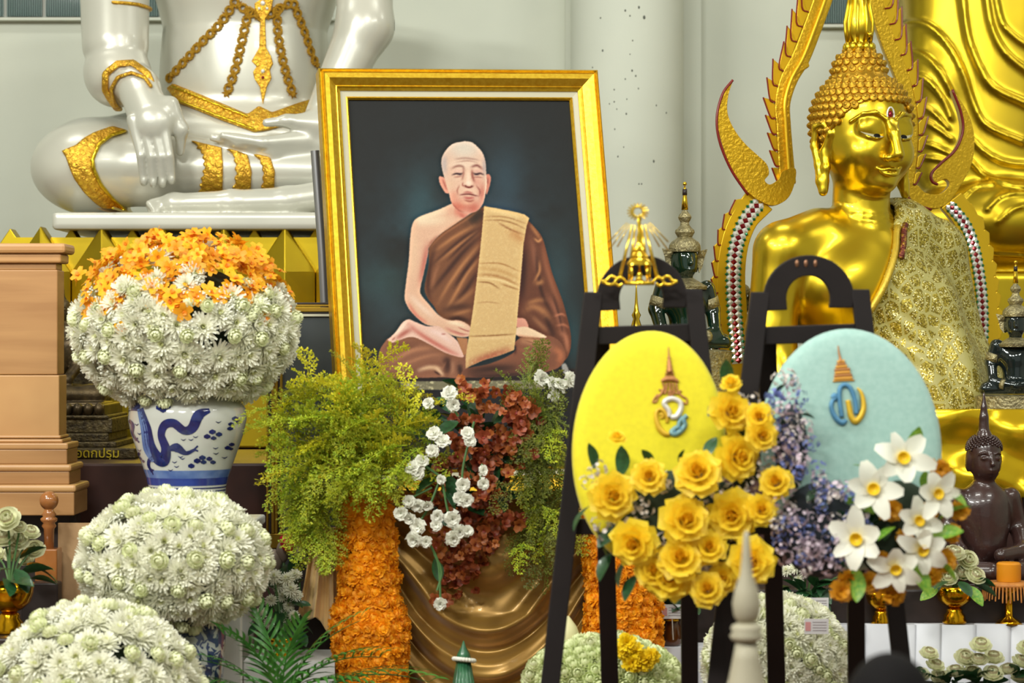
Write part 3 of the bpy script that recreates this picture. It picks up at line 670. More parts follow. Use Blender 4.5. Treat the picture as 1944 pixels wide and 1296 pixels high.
for c in ([(446, 4), (418, 46), (387, 78), (348, 121), (322, 150)], [(472, 21), (461, 71), (447, 131), (429, 182)], [(525, 21), (528, 71), (540, 131), (557, 186)], [(557, 8), (575, 57), (592, 108), (604, 132)], [(446, 4), (470, 20), (498, 32), (525, 18), (552, 4)]): lay_chain(c)
q0 = g.hitpx(499, 60)[0][1] - .02
pen = obj('pendant', MB().plate([(480, -10), (520, -10), (514, 20), (503, 36), (505, 90), (514, 106), (518, 120), (512, 132), (515, 148), (506, 165), (499, 198), (493, 165), (483, 150), (480, 136), (487, 126), (477, 116), (484, 104), (492, 90), (494, 36), (484, 18)], q0, .03), M_fili2, whs, bevel=.004)
for (x, y, r) in [(499, 135, 4), (499, 147, 3), (499, 6, 5), (492, 16, 3), (507, 16, 3)]:
    obj('gem', MB().sphere(P(x, y, q0), r * s1, 10, 6), M_red_gl if y > 140 else M_white_gl, pen, smooth=True)
obj('gem', MB().sphere(P(152, 291, g.hitpx(152, 291)[0][1]), (8 * s1, .01, 6 * s1), 10, 6), mat('blue_gem', (50, 70, 120), .1, .3), whs, smooth=True)

# ================================================================== gold lotus pedestal under the white statue
zb = P(0, 441, 11.28)[2]; lot = thing('lotus_pedestal', 'gold faceted lotus-petal pedestal carrying the white statue', 'pedestal', (W(400, 441)[0], 11.5, 1.02))
za = P(0, 580, 10.95)[2]
obj('pedestal_core', MB().bbox((P(30, 0, 11.2)[0], 11.12, 1.02), (P(860, 0, 11.2)[0], 12.3, zb - .03)), M_gold_old, lot)
obj('pedestal_plinth', MB().bbox((P(-20, 0, 10.9)[0], 10.9, 1.02), (P(880, 0, 10.9)[0], 11.2, za)), M_gold_old, lot, bevel=.01)
def petal(xc, wpx, apex, d, foot, bul):
    a = P(xc, apex, d); sh = apex * .42 + foot * .58
    l, r, m = P(xc - wpx, foot, d), P(xc + wpx, foot, d), P(xc, foot, d - bul * 1.1); k = P(xc, sh, d - bul)
    lm, rm_ = P(xc - wpx, sh, d), P(xc + wpx, sh, d)
    v = [a, lm, l, m, r, rm_, k] + [q + np.array([0, .12, 0]) for q in (a, lm, l, r, rm_)]
    f = [(0, 1, 6), (1, 2, 3, 6), (6, 3, 4, 5), (0, 6, 5), (7, 8, 1, 0), (8, 9, 2, 1), (5, 4, 10, 11), (0, 5, 11, 7), (2, 9, 10, 4, 3), (7, 11, 10, 9, 8)]
    obj('petal', MB().add(v, f), M_gold_old, lot, bevel=.004)
for x in range(-40, 900, 116): petal(x + 117, 57, 429, 11.04, 578, .09)
for x in range(-98, 900, 116): petal(x + 117, 57, 433, 11.13, 578, .0)
# ================================================================== gold seated Buddha (built facing -Y, then turned)
ROT = math.radians(25); D2 = 10.25; s2 = S(D2)
hc = P(1641, 270, D2)                       # centre of the head
zbase = 1.02
GB = thing('seated_buddha', 'large gold seated Buddha with curled hair and a glittering cloth over one shoulder', 'statue', (hc[0], hc[1], zbase), (0, 0, ROT))
HZ = hc[2] - zbase
h = SDF((-.29, -.34, HZ - .37), (.29, .30, HZ + .42), .0042)
O = np.array([0, 0, HZ])
def H(x, y, z): return O + np.array([x, y, z])
h.ell(H(0, .02, .075), (.192, .215, .225), .03); h.ell(H(0, -.035, -.085), (.156, .156, .140), .09); h.ell(H(0, -.105, -.182), (.066, .074, .042), .05)
for sgn in (-1, 1):
    h.ell(H(sgn * .088, -.115, -.055), (.066, .068, .07), .05)                                    # cheek
    h.chain([H(sgn * .152, -.125, .072), H(sgn * .115, -.168, .104), H(sgn * .068, -.192, .108), H(sgn * .028, -.205, .082), H(sgn * .016, -.214, .05)], [.004, .0065, .007, .007, .008], .012)   # brow ridge
    h.ell(H(sgn * .078, -.158, .046), (.058, .036, .052), .022)                                   # eyelid
    h.chain([H(sgn * .128, -.148, .026), H(sgn * .100, -.188, .004), H(sgn * .066, -.196, -.001), H(sgn * .034, -.188, .012)], [.004, .0055, .0055, .004], .006)  # lower lid
    h.ell(H(sgn * .024, -.220, -.082), (.019, .022, .016), .012)                                  # nostril wing
    # ears with long lobes
    h.chain([H(sgn * .186, -.030, .03), H(sgn * .202, .0, .07), H(sgn * .216, .04, .06), H(sgn * .216, .052, -.02), H(sgn * .206, .03, -.10), H(sgn * .203, .012, -.17), H(sgn * .206, .0, -.215)], [.015, .017, .016, .016, .020, .026, .019], .012)
    h.chain([H(sgn * .186, -.02, .02), H(sgn * .19, .01, -.05), H(sgn * .196, -.008, -.115), H(sgn * .202, -.006, -.20)], [.016, .022, .016, .014], .014)
h.chain([H(0, -.196, .07), H(0, -.226, .02), H(0, -.256, -.068)], [.016, .020, .024], .024); h.ell(H(0, -.246, -.076), (.022, .02, .017), .012)
up_ = [(-.062, -.121, .003), (-.038, -.130, .0065), (-.013, -.126, .008), (0, -.1285, .007), (.013, -.126, .008), (.038, -.130, .0065), (.062, -.121, .003)]
lo_ = [(-.050, -.135, .003), (-.026, -.147, .008), (0, -.150, .0095), (.026, -.147, .008), (.050, -.135, .003)]
def lipline(L):
    return [H(x, -.205 + 6.5 * x * x, z) for x, z, r in L], [r for x, z, r in L]
for L_ in (up_, lo_):
    a_, r_ = lipline(L_); h.chain(list(spline(a_, 3)), list(np.interp(np.linspace(0, 1, 3 * (len(r_) - 1) + 1), np.linspace(0, 1, len(r_)), r_)), .005)
h.cone(H(0, .02, -.10), H(0, .03, -.38), .118, .125, .03)
obj('head', h.mesh(), M_gold, GB, smooth=True, local=True)
# eyes: pale almond with a dark iris, each part laid on the lid
M_eyew = mat('shell_inlay', (176, 172, 138), .5); M_eyeb = mat('black_inlay', (8, 7, 7), .6, spec=.2)
for sgn in (-1, 1):
    top = [(.036, .008), (.055, .013), (.080, .016), (.105, .020), (.132, .028)]; bot = [(.112, .014), (.090, .006), (.066, .002), (.045, .004)]
    fr = []
    for (x, z) in top + bot:
        q = h.hit(H(sgn * x, -.335, z), (0, 1, 0))[0]; fr.append(q + np.array([0, -.004, 0]))
    obj('eye', MB().prism(fr, [q + np.array([0, .01, 0]) for q in fr]), M_eyew, GB, local=True)
    q = h.hit(H(sgn * .066, -.335, .008), (0, 1, 0))[0]
    obj('iris', MB().sphere(q + np.array([0, -.001, 0]), (.018, .008, .0115), 12, 8), M_eyeb, GB, smooth=True, local=True)
q, n = h.hit(H(0, -.335, .100), (0, 1, 0))
ur = obj('forehead_gem', MB().sphere(q, (.011, .008, .018), 12, 8), M_red_gl, GB, smooth=True, local=True); ur['label'] = 'red gem with a silver rim'
rimp = [q + np.array([.017 * math.cos(a), -.002, .026 * math.sin(a) * (1 if math.sin(a) < 0 else 1.2)]) for a in np.linspace(0, 2 * PI, 17)]
obj('gem_rim', MB().tube(rimp, .004, 6), M_white_gl, ur, smooth=True, local=True)
# hair: cap, topknot, flame finial and separate curls
M_hair = mat('hair_gold', (190, 148, 44), .40, .9, bump=.15, bscale=90, dist=.004)
hh = SDF((-.27, -.27, HZ - .12), (.27, .31, HZ + .44), .006)
hh.ell(H(0, .025, .085), (.206, .222, .218), .01); hh.ell(H(0, .04, .30), (.108, .108, .10), .05)
def hairline(az):   # height above the head centre where the hair starts, by angle away from the face
    return np.interp(np.abs(az), [0, .35, .75, 1.05, 1.3, 1.6, 2.2, 3.2], [.160, .166, .135, .09, .03, -.05, -.09, -.10])
Xg, Yg, Zg = hh.X, hh.Y, hh.Z - HZ
az = np.arctan2(Xg, -(Yg - .02) + 0 * Xg)
hh.f = np.maximum(hh.f, (hairline(az) - Zg).astype(np.float32) * .7)
obj('hair_cap', hh.mesh(), M_hair, GB, smooth=True, local=True)
cm = MB().lathe([(1.0, -.4), (1.0, .15), (.82, .45), (.74, .42), (.62, .72), (.54, .70), (.36, .98), (.1, 1.12)], 10)
curl = mesh_of('hair_curl', cm, M_hair)
RG = Matrix.Rotation(ROT, 4, 'Z'); cnt = 0
MG = PM[GB.name]
rows = []
for ring in range(13):
    el = math.radians(-28 + ring * 8.6); nn = max(4, int(40 * math.cos(el)))
    for k in range(nn):
        a = 2 * PI * (k + .5 * (ring % 2)) / nn - PI
        d_ = np.array([math.cos(el) * math.sin(a), -math.cos(el) * math.cos(a), math.sin(el)])
        p_ = np.array([0, .025, .085]) + d_ * np.array([.206, .222, .218])
        if p_[2] < hairline(a) + .004 or p_[2] > .262 or p_[1] > .19: continue
        nrm = d_ / np.array([.206, .222, .218]); nrm /= np.linalg.norm(nrm); rows.append((p_, nrm, .0182))
for ring, (zz, rr) in enumerate([(.275, .112), (.305, .11), (.335, .102), (.362, .086), (.384, .06)]):
    nn = int(2 * PI * rr / .036)
    for k in range(nn):
        a = 2 * PI * (k + .5 * (ring % 2)) / nn
        p_ = np.array([rr * math.sin(a), .04 - rr * math.cos(a), zz]); nrm = np.array([math.sin(a), -math.cos(a), .1 + ring * .22]); rows.append((p_, nrm / np.linalg.norm(nrm), .0165))
for p_, nrm, r_ in rows[:300]:
    inst('hair_curl', curl, GB, MG @ aim(O + p_, nrm, r_))
fin = MB().lathe([(.035, 0), (.062, .012), (.050, .03), (.040, .045), (.056, .075), (.060, .12), (.050, .17), (.038, .23), (.034, .30), (.046, .36), (.03, .44), (.012, .55), (.004, .62)], 20, H(0, .04, .385))
fo = obj('flame_finial', fin, M_gold, GB, smooth=True, local=True)
for k in range(9):
    a = 2 * PI * k / 9
    obj('finial_rib', MB().tube([H(r_ * math.sin(a), .04 - r_ * math.cos(a), .385 + z_) for r_, z_ in ((.05, .04), (.058, .09), (.060, .13), (.050, .18), (.039, .25))], .008, 6), M_gold, fo, smooth=True, local=True)
for k in range(12):
    a = 2 * PI * k / 12
    obj('finial_petal', MB().sphere(H(.055 * math.sin(a), .04 - .055 * math.cos(a), .405), (.016, .016, .022), 8, 6), M_gold, fo, smooth=True, local=True)
obj('finial_bead', MB().sphere(H(.012, -.024, .455), .012, 10, 8), M_gold, fo, smooth=True, local=True)
# body
b_ = SDF((-.80, -.62, 0.0), (.86, .42, HZ - .22), .0115)
b_.cone(H(0, .02, -.20), H(0, .03, -.42), .117, .128, .03)
b_.ell(H(0, .03, -.60), (.345, .19, .22), .08); b_.cone(H(0, .04, -.62), H(0, .06, -1.15), .27, .22, .12, sc=(1, 1.25, 1)); b_.ell(H(0, .04, -1.22), (.36, .25, .18), .1)
for sgn in (-1, 1): b_.ell(H(sgn * .15, -.06, -.62), (.15, .115, .13), .09)
b_.chain([H(-.20, .04, -.40), H(-.36, .04, -.46)], [.12, .122], .07); b_.chain([H(.20, .04, -.40), H(.36, .04, -.46)], [.12, .122], .07)
b_.chain([H(-.385, .04, -.47), H(-.43, .05, -.80), H(-.425, .0, -1.0), H(-.40, -.30, -1.24), H(-.38, -.44, -1.32)], [.118, .100, .098, .075, .05], .04)
b_.chain([H(.385, .04, -.47), H(.44, .04, -.80), H(.42, -.02, -1.04), H(.10, -.30, -1.16)], [.118, .105, .10, .07], .04)
b_.chain([H(-.20, -.05, -1.30), H(-.60, -.20, -1.32), H(-.2, -.42, -1.33), H(.3, -.40, -1.36)], [.2, .19, .15, .12], .08)
b_.chain([H(.20, -.05, -1.30), H(.64, -.18, -1.32), H(.25, -.40, -1.40), H(-.2, -.42, -1.42)], [.2, .19, .14, .1], .08)
for z in (-.30, -.335): 
    for k in range(24):
        a0, a1 = 2 * PI * k / 24, 2 * PI * (k + 1) / 24; r_ = .127 + (.006 if z < -.31 else 0)
        b_.cone(H(r_ * math.sin(a0), .025 - r_ * math.cos(a0), z - .02 * math.cos(a0)), H(r_ * math.sin(a1), .025 - r_ * math.cos(a1), z - .02 * math.cos(a1)), .005, .005, .012)
bb_ = b_.f.copy()
# wavy folds in the robe over the thighs
wz = np.sin((b_.X * 7 + (b_.Z - HZ) * 26 + .8 * np.sin(b_.X * 9))) * .010
b_.f = np.where(b_.Z - HZ < -1.14, b_.f + wz.astype(np.float32), b_.f)
obj('body', b_.mesh(), M_gold, GB, smooth=True, local=True)
# the glitter cloth: hugs body and left arm, falls free below the elbow
cl = SDF((-.52, -.50, 0.0), (.74, .42, HZ - .22), .0115)
cl.ell(H(0, .03, -.60), (.36, .205, .235), .08); cl.cone(H(0, .04, -.62), H(0, .06, -1.15), .285, .235, .12, sc=(1, 1.25, 1))
for sgn in (-1, 1): cl.ell(H(sgn * .15, -.06, -.62), (.16, .128, .14), .09)
cl.chain([H(.10, .03, -.36), H(.20, .04, -.38), H(.36, .04, -.45)], [.12, .137, .14], .07); cl.chain([H(.385, .04, -.47), H(.45, .03, -.80), H(.50, -.04, -1.0), H(.47, -.10, -1.10)], [.138, .135, .15, .16], .05)
cl.chain([H(.2, -.06, -.75), H(.26, -.14, -1.0), H(.28, -.2, -1.12)], [.22, .20, .19], .08)
Xc, Yc, Zc = cl.X, cl.Y, cl.Z - HZ
fold = .012 * np.sin(Xc * 30 + Zc * 6 + 1.5 * np.sin(Zc * 5)) * np.clip((-.45 - Zc) / .5, 0, 1) + .006 * np.sin((Zc + Xc * .9) * 70) * np.exp(-((Xc + .02 - (Zc + .9) * .2) / .16) ** 2) * (Zc < -.6)
cf = cl.f + fold
edge = (Xc - .085) * .80 + (-(Zc + .36)) * .44          # slanting neck edge: cloth lies to the sitter's left of it
cf = np.maximum(cf, -(edge * 1.0)); cf = np.maximum(cf, -1.16 - Zc + .02 * np.sin(Xc * 24)); cf = np.maximum(cf, -(cl.f + .03))
clm = bpy.data.materials.new('leaf_glitter_cloth'); clm.use_nodes = True; nt = clm.node_tree; N = nt.nodes; L = nt.links; bs = N['Principled BSDF']
tc = N.new('ShaderNodeTexCoord'); vo = N.new('ShaderNodeTexVoronoi'); vo.inputs['Scale'].default_value = 18; vo.inputs['Randomness'].default_value = .75; mp = N.new('ShaderNodeMapping'); mp.inputs['Scale'].default_value = (1, .8, .72); mp.inputs['Rotation'].default_value = (0, .4, 0)
L.new(tc.outputs['Object'], mp.inputs['Vector']); L.new(mp.outputs['Vector'], vo.inputs['Vector']); vo.feature = 'DISTANCE_TO_EDGE'
ra = N.new('ShaderNodeValToRGB'); ra.color_ramp.elements[0].position = .055; ra.color_ramp.elements[1].position = .085; ra.color_ramp.elements[0].color = (0, 0, 0, 1); ra.color_ramp.elements[1].color = (1, 1, 1, 1); L.new(vo.outputs['Distance'], ra.inputs['Fac'])
gl = N.new('ShaderNodeTexVoronoi'); gl.inputs['Scale'].default_value = 210; L.new(tc.outputs['Object'], gl.inputs['Vector'])
gr = N.new('ShaderNodeValToRGB'); e = gr.color_ramp.elements; e[0].color = lin((112, 98, 28)); e[0].position = .25; e[1].color = lin((190, 172, 66)); e[1].position = .7; x = e.new(.86); x.color = lin((250, 246, 190)); L.new(gl.outputs['Color'], gr.inputs['Fac'])
mxc = N.new('ShaderNodeMixRGB'); mxc.inputs[1].default_value = lin((172, 165, 98)); L.new(ra.outputs['Color'], mxc.inputs[0]); L.new(gr.outputs['Color'], mxc.inputs[2]); L.new(mxc.outputs['Color'], bs.inputs['Base Color'])
mm = N.new('ShaderNodeMath'); mm.operation = 'MULTIPLY'; mm.inputs[1].default_value = .55; L.new(ra.outputs['Color'], mm.inputs[0]); L.new(mm.outputs[0], bs.inputs['Metallic']); bs.inputs['Roughness'].default_value = .42
bp = N.new('ShaderNodeBump'); bp.inputs['Strength'].default_value = .5; bp.inputs['Distance'].default_value = .01; L.new(gl.outputs['Color'], bp.inputs['Height']); L.new(bp.outputs['Normal'], bs.inputs['Normal'])
co = obj('shoulder_cloth', cl.mesh(cf.astype(np.float32)), clm, GB, smooth=True, local=True); co['label'] = 'sheer cloth with glittering gold leaf pattern'
# gathered hem of the cloth along the slanting edge
hem = []
for t in np.linspace(0, 1, 26):
    zz = -.36 - .62 * t; xx = .085 + (zz + .36) * .44 / .80
    r_ = cl.hit(H(xx + .012, -.48, zz), (0, 1, 0))
    if r_: hem.append(r_[0])
obj('cloth_hem', MB().tube(hem, .015, 8), mat('cloth_hem_gold', (206, 176, 60), .4, .5, bump=.4, bscale=120, dist=.006), GB, smooth=True, local=True)
hem2 = [q + np.array([.035, -.004, .012]) for q in hem[:7]]
obj('jewelled_trim', MB().tube(hem2, .014, 6), filigree('jewelled_trim', (190, 150, 50), (120, 60, 50), (120, 20, 40), 60), GB, smooth=True, local=True)
# pedestal of the gold Buddha
obj('pedestal', MB().lathe([(.88, 0.0), (.90, .02), (.84, .05), (.82, .10), (.87, .14)], 40, (0, .0, 0), sy=.64), M_gold_old, GB, smooth=True, local=True, auto=40)

# ================================================================== flame arch behind the gold Buddha
def DA(x, y): return 10.62 + (x - 1640) * s2 * math.tan(ROT) * .9
arch = thing('flame_arch', 'carved gold flame arch with naga curls and mosaic strips behind the gold Buddha', 'arch', (hc[0], 10.7, zbase))
M_arch = mat('arch_gold', (218, 178, 40), .38, .7, bump=.55, bscale=70, dist=.008)
M_archs = mat('arch_gold_plain', (226, 186, 36), .34, .6)
TH = .05
def aplate(name, poly, m, off=0., th=TH, par=None, bev=.004):
    return obj(name, MB().plate(poly, lambda x, y: DA(x, y) - off, th), m, par or arch, bevel=bev)
def ribbon(c, w):
    p = spline(c, 8); t = np.gradient(p, axis=0); t /= np.linalg.norm(t, axis=1)[:, None]; n = np.stack([-t[:, 1], t[:, 0]], 1)
    w = np.interp(np.linspace(0, 1, len(p)), np.linspace(0, 1, len(w)), w)[:, None] if not np.isscalar(w) else w
    return np.vstack([p + n * w, (p - n * w)[::-1]])
def teeth_on(c, n, length, wid, side, lean, red=True):
    p = spline(c, 20); L = np.concatenate([[0], np.cumsum(np.linalg.norm(np.diff(p, axis=0), axis=1))])
    for i in range(n):
        t = (i + .3) / n * L[-1]; q = np.array([np.interp(t, L, p[:, k]) for k in (0, 1)]); q2 = np.array([np.interp(min(t + 2, L[-1]), L, p[:, k]) for k in (0, 1)])
        tg = (q2 - q); tg /= np.linalg.norm(tg) + 1e-9; nm = np.array([tg[1], -tg[0]]) * side
        ln = length(i / n) if callable(length) else length; wd = wid(i / n) if callable(wid) else wid
        tip = q + nm * ln + tg * lean * ln; b0, b1 = q - tg * wd * .5, q + tg * wd * .6
        outer = [b0, b0 + nm * ln * .45 + tg * lean * ln * .1, tip]; inner = [b1 + nm * ln * .35 + tg * lean * ln * .35, b1]
        f_ = aplate('flame', [tuple(v) for v in outer + inner], M_archs, .0, .04)
        if red:
            pts = [P(v[0], v[1], DA(v[0], v[1]) - .004) for v in spline(outer, 4)]
            obj('flame_edge', MB().tube(pts, 1.6 * s2, 5), M_red, f_)
# lower left: mosaic strip in a gold border
lowL = [(1412, 760), (1398, 690), (1391, 600), (1388, 520), (1396, 460), (1414, 415), (1444, 378)]
aplate('arch_post', [tuple(v) for v in ribbon([(1418, 800)] + lowL[1:], [30, 29, 28, 27, 26, 26, 30])], M_archs)
teeth_on([(1382, 700), (1370, 620), (1363, 540), (1368, 470), (1386, 415), (1412, 380)], 11, 13, 30, 1, .9)
def mosaic(c, w, n):
    p = spline(c, 30); L = np.concatenate([[0], np.cumsum(np.linalg.norm(np.diff(p, axis=0), axis=1))])
    aplate('mosaic_bed', [tuple(v) for v in ribbon(c, w)], mat('mosaic_bed', (190, 194, 182), .3, .2), .004, .02, bev=0)
    for i in range(n):
        t = (i + .5) / n * L[-1]; q = np.array([np.interp(t, L, p[:, k]) for k in (0, 1)]); q2 = np.array([np.interp(min(t + 2, L[-1]), L, p[:, k]) for k in (0, 1)])
        tg = (q2 - q); tg /= np.linalg.norm(tg) + 1e-9; nm = np.array([tg[1], -tg[0]]); hs_ = L[-1] / n * .5
        for off, m, sc in ((0, M_red_gl, 1.), (-.5, M_white_gl, 1.), (.5, M_white_gl, 1.), (-.95, M_green_gl, .6), (.95, M_green_gl, .6)):
            c_ = q + nm * off * w + (tg * hs_ if abs(off) == .5 else 0) * 1.0
            dm = [c_ + tg * hs_ * .98 * sc, c_ + nm * w * .48 * sc, c_ - tg * hs_ * .98 * sc, c_ - nm * w * .48 * sc]
            fr = [P(v[0], v[1], DA(v[0], v[1]) - .006) for v in dm]; ctr = P(c_[0], c_[1], DA(c_[0], c_[1]) - .012)
            obj('mosaic_tile', MB().add(fr + [ctr], [(0, 1, 4), (1, 2, 4), (2, 3, 4), (3, 0, 4), (3, 2, 1, 0)]), m, arch, fix=False)
mosaic([(1403, 690), (1395, 600), (1392, 520), (1399, 462), (1416, 418), (1440, 386)], 13, 27)
# naga curl on the left with its horn
aplate('naga_curl', [tuple(v) for v in spline([(1436, 378), (1412, 356), (1388, 318), (1370, 270), (1362, 225), (1370, 185), (1391, 152), (1383, 180), (1381, 212), (1392, 242), (1414, 272), (1440, 296), (1456, 312), (1460, 330), (1452, 342), (1462, 350), (1478, 340), (1486, 325), (1510, 320), (1508, 350), (1494, 378), (1466, 390), (1436, 378)], 6)[:-1]], M_arch, .02, .07, bev=.008)
obj('curl_edge', MB().tube([P(x, y, DA(x, y) - .022) for x, y in spline([(1420, 370), (1388, 322), (1366, 268), (1361, 222), (1372, 178), (1391, 152)], 6)], 2.6 * s2, 6), M_red, arch, smooth=True)
upL = [(1496, 350), (1492, 300), (1488, 240), (1486, 195), (1498, 150), (1520, 110), (1540, 60), (1562, 0), (1590, -80)]
aplate('arch_arm', [tuple(v) for v in ribbon(upL, [16, 15, 14, 15, 17, 18, 18, 18, 14])], M_arch, 0, .06, bev=.008)
obj('arm_ridge', MB().tube([P(x + 4, y, DA(x, y) - .006) for x, y in spline(upL, 6)], 4 * s2, 6), M_archs, arch, smooth=True)
aplate('arm_spur', [(1500, 150), (1537, 126), (1534, 112), (1520, 108)], M_arch, .005, .05)
teeth_on([(1482, 345), (1478, 300), (1474, 240), (1472, 195), (1482, 148), (1502, 108), (1522, 56), (1544, 0), (1568, -70)], 14, lambda t: 14 + 26 * t, lambda t: 20 + 12 * t, 1, 1.35)
# right side, seen behind the shoulder
lowR = [(1868, 720), (1872, 640), (1868, 560), (1856, 480), (1836, 420), (1806, 380)]
aplate('arch_post', [tuple(v) for v in ribbon(lowR, [24, 24, 24, 24, 24, 24])], M_archs)
teeth_on([(1894, 700), (1894, 620), (1890, 560), (1878, 480), (1858, 420), (1830, 385)], 11, 11, 26, -1, .8, False)
mosaic([(1862, 690), (1866, 630), (1864, 560), (1852, 480), (1834, 428), (1804, 390)], 10, 28)
aplate('naga_curl', [tuple(v) for v in spline([(1726, 372), (1740, 388), (1775, 396), (1800, 385), (1825, 350), (1845, 310), (1850, 262), (1838, 215), (1808, 170), (1822, 215), (1826, 250), (1814, 282), (1790, 308), (1772, 330), (1776, 346), (1796, 340), (1802, 352), (1784, 368), (1758, 366), (1742, 352), (1726, 350), (1726, 372)], 6)[:-1]], M_arch, .0, .07, bev=.008)
obj('curl_edge', MB().tube([P(x, y, DA(x, y) - .004) for x, y in spline([(1808, 170), (1824, 212), (1828, 248), (1814, 284), (1786, 310), (1768, 330), (1770, 345), (1780, 350)], 6)], 2.8 * s2, 6), M_red, arch, smooth=True)
obj('curl_edge', MB().tube([P(x, y, DA(x, y) - .004) for x, y in spline([(1716, 366), (1734, 386), (1768, 398)], 6)], 3 * s2, 6), M_red, arch, smooth=True)
upR = [(1722, 360), (1730, 300), (1732, 240), (1726, 190), (1712, 140), (1692, 90), (1672, 30), (1650, -60)]
aplate('arch_arm', [tuple(v) for v in ribbon(upR, [12, 12, 12, 13, 14, 15, 15, 12])], M_arch, 0, .06, bev=.008)
teeth_on([(1734, 350), (1742, 300), (1744, 240), (1738, 190), (1724, 140), (1704, 90), (1684, 30), (1662, -50)], 13, lambda t: 12 + 30 * t, lambda t: 18 + 14 * t, -1, 1.3)
aplate('naga_base_scroll', [tuple(v) for v in spline([(1862, 690), (1888, 690), (1892, 722), (1912, 738), (1938, 742), (1940, 778), (1904, 784), (1872, 762), (1858, 724), (1862, 690)], 5)[:-1]], M_arch, .02, .07, bev=.006)
aplate('arch_foot', [(1380, 745), (1440, 745), (1444, 861), (1378, 861)], M_arch)
aplate('arch_foot', [(1842, 700), (1894, 700), (1897, 853), (1845, 853)], M_arch)
obj('arch_footing', MB().bbox((P(1376, 0, 10.5)[0], 10.36, zbase), (P(1900, 0, 10.9)[0], 11.0, zbase + .03)), M_archs, arch)

# ================================================================== giant robed gold statue at the right
D3 = 12.0; s3 = S(D3)
bg = SDF((P(1670, 0, 12.4)[0], 11.35, P(0, 720, 12)[2]), (P(2080, 0, 12.2)[0], 12.75, P(0, -60, 12)[2]), .010)
def B(x, y, d=D3): return P(x, y, d)
bg.cone(B(1905, -150, 12.25), B(1905, 360, 12.2), .56, .46, .1, sc=(1, 1.15, 1)); bg.chain([B(1800, -120, 12.12), B(1796, 150, 12.05), B(1800, 330, 12.0)], [.20, .19, .17], .06)
bg.chain([B(1780, 420, 11.85), B(1900, 420, 11.75), B(2060, 430, 11.75)], [.15, .18, .2], .08); bg.cone(B(1800, 470, 11.9), B(2060, 500, 11.85), .16, .2, .05)
bg.box(B(1720, 700, 11.9) * np.array([1, 0, 1]) + np.array([0, 11.55, 0]), B(2090, 520, 11.9) * np.array([1, 0, 1]) + np.array([0, 12.7, 0]), .03, .03)
Ub, Vb = bg.pix2(11.75); dep = np.zeros((bg.f.shape[0], 1, bg.f.shape[2]), np.float32)
for pts, w, hgt in [([(1722, 28), (1760, 34), (1800, 70), (1832, 130), (1856, 200), (1880, 238), (1944, 268)], 7, .030), ([(1722, 80), (1756, 92), (1790, 130), (1812, 172)], 6, .026), ([(1726, 128), (1764, 144), (1794, 180), (1812, 220)], 6, .024),
                    ([(1736, 180), (1776, 206), (1806, 240)], 5, .02), ([(1738, 210), (1780, 236), (1812, 262)], 5, .02), ([(1744, 262), (1780, 274), (1810, 290)], 5, .02), ([(1746, 292), (1780, 298), (1806, 304)], 5, .018),
                    ([(1832, -20), (1842, 60), (1862, 120), (1890, 165), (1950, 196)], 8, .034), ([(1874, -20), (1886, 50), (1912, 100), (1960, 140)], 7, .03), ([(1890, -20), (1904, 40), (1930, 70), (1960, 90)], 6, .026),
                    ([(1850, 262), (1880, 290), (1920, 308), (1980, 312)], 6, .024), ([(1850, 305), (1880, 336), (1920, 354), (1980, 356)], 6, .026), ([(1820, 375), (1846, 354), (1876, 350)], 5, .022), ([(1860, 400), (1886, 376), (1916, 370), (1960, 372)], 5, .02), ([(1880, 425), (1910, 400), (1960, 390)], 5, .018), ([(1846, 483), (1900, 488), (1980, 492)], 5, .02)]:
    d_, _ = pldist(Ub, Vb, [tuple(v) for v in spline(pts, 4)]); dep += (.75 * hgt * np.exp(-(d_ / (w * .85)) ** 2)).astype(np.float32)
bg.f = bg.f - dep
bgo = thing('robed_statue', 'huge gold statue in a pleated robe, cut off by the right edge of the picture', 'statue', (B(1930, 700)[0], 12.2, B(1930, 700)[2]))
obj('robed_body', bg.mesh(), M_gold_old, bgo, smooth=True)
ped = obj('statue_pedestal', MB().bbox((B(1735, 0)[0], 11.5, 1.02), (B(2090, 0)[0], 12.75, B(0, 715, 11.9)[2])), M_gold_old, bevel=.02)
tag(ped, 'plain gold pedestal block under the huge robed statue', 'pedestal')
# ================================================================== plant shapes (unit size, +Z is the way a bloom looks)
def leafstrip(mb, L, w, az, e0, e1, r0=0., z0=0., n=3, cup=0., wprof=None, twist=0., idx=None, mi=0):
    """one petal or leaf: a cupped strip that bends from elevation e0 to e1"""
    ca, sa = math.cos(az), math.sin(az); r, z = r0, z0; v = []; st = L / n
    for i in range(n + 1):
        t = i / n; wp = (wprof(t) if wprof else math.sin(PI * min(1, .15 + .8 * t))) * w
        e = e0 + (e1 - e0) * t
        for s_ in (-1, 0, 1):
            up = cup * abs(s_) * wp; x = r - math.sin(e) * up; zz = z + math.cos(e) * up; y = s_ * wp
            y2 = y * math.cos(twist * t); zz += y * math.sin(twist * t)
            v.append((x * ca - y2 * sa, x * sa + y2 * ca, zz))
        r += st * math.cos(e); z += st * math.sin(e)
    f = []
    for i in range(n):
        for j in range(2): f.append((i * 3 + j, i * 3 + j + 1, (i + 1) * 3 + j + 1, (i + 1) * 3 + j))
    mb.add(v, f)
    if idx is not None: idx.extend([mi] * len(f))
RN = random.Random(11)
M_mum = mat('chrysanthemum_white', (246, 246, 230), .6, var=.05, transl=.35); M_mumc = mat('chrysanthemum_centre', (232, 234, 186), .6, transl=.25)
M_btn = mat('button_mum', (236, 240, 200), .6, var=.06, transl=.2); M_btnc = mat('button_mum_eye', (160, 182, 84), .6)
M_btng = mat('button_mum_green', (230, 238, 186), .6, var=.08, transl=.2)
M_gyp = mat('babys_breath', (220, 222, 206), .6, var=.05)
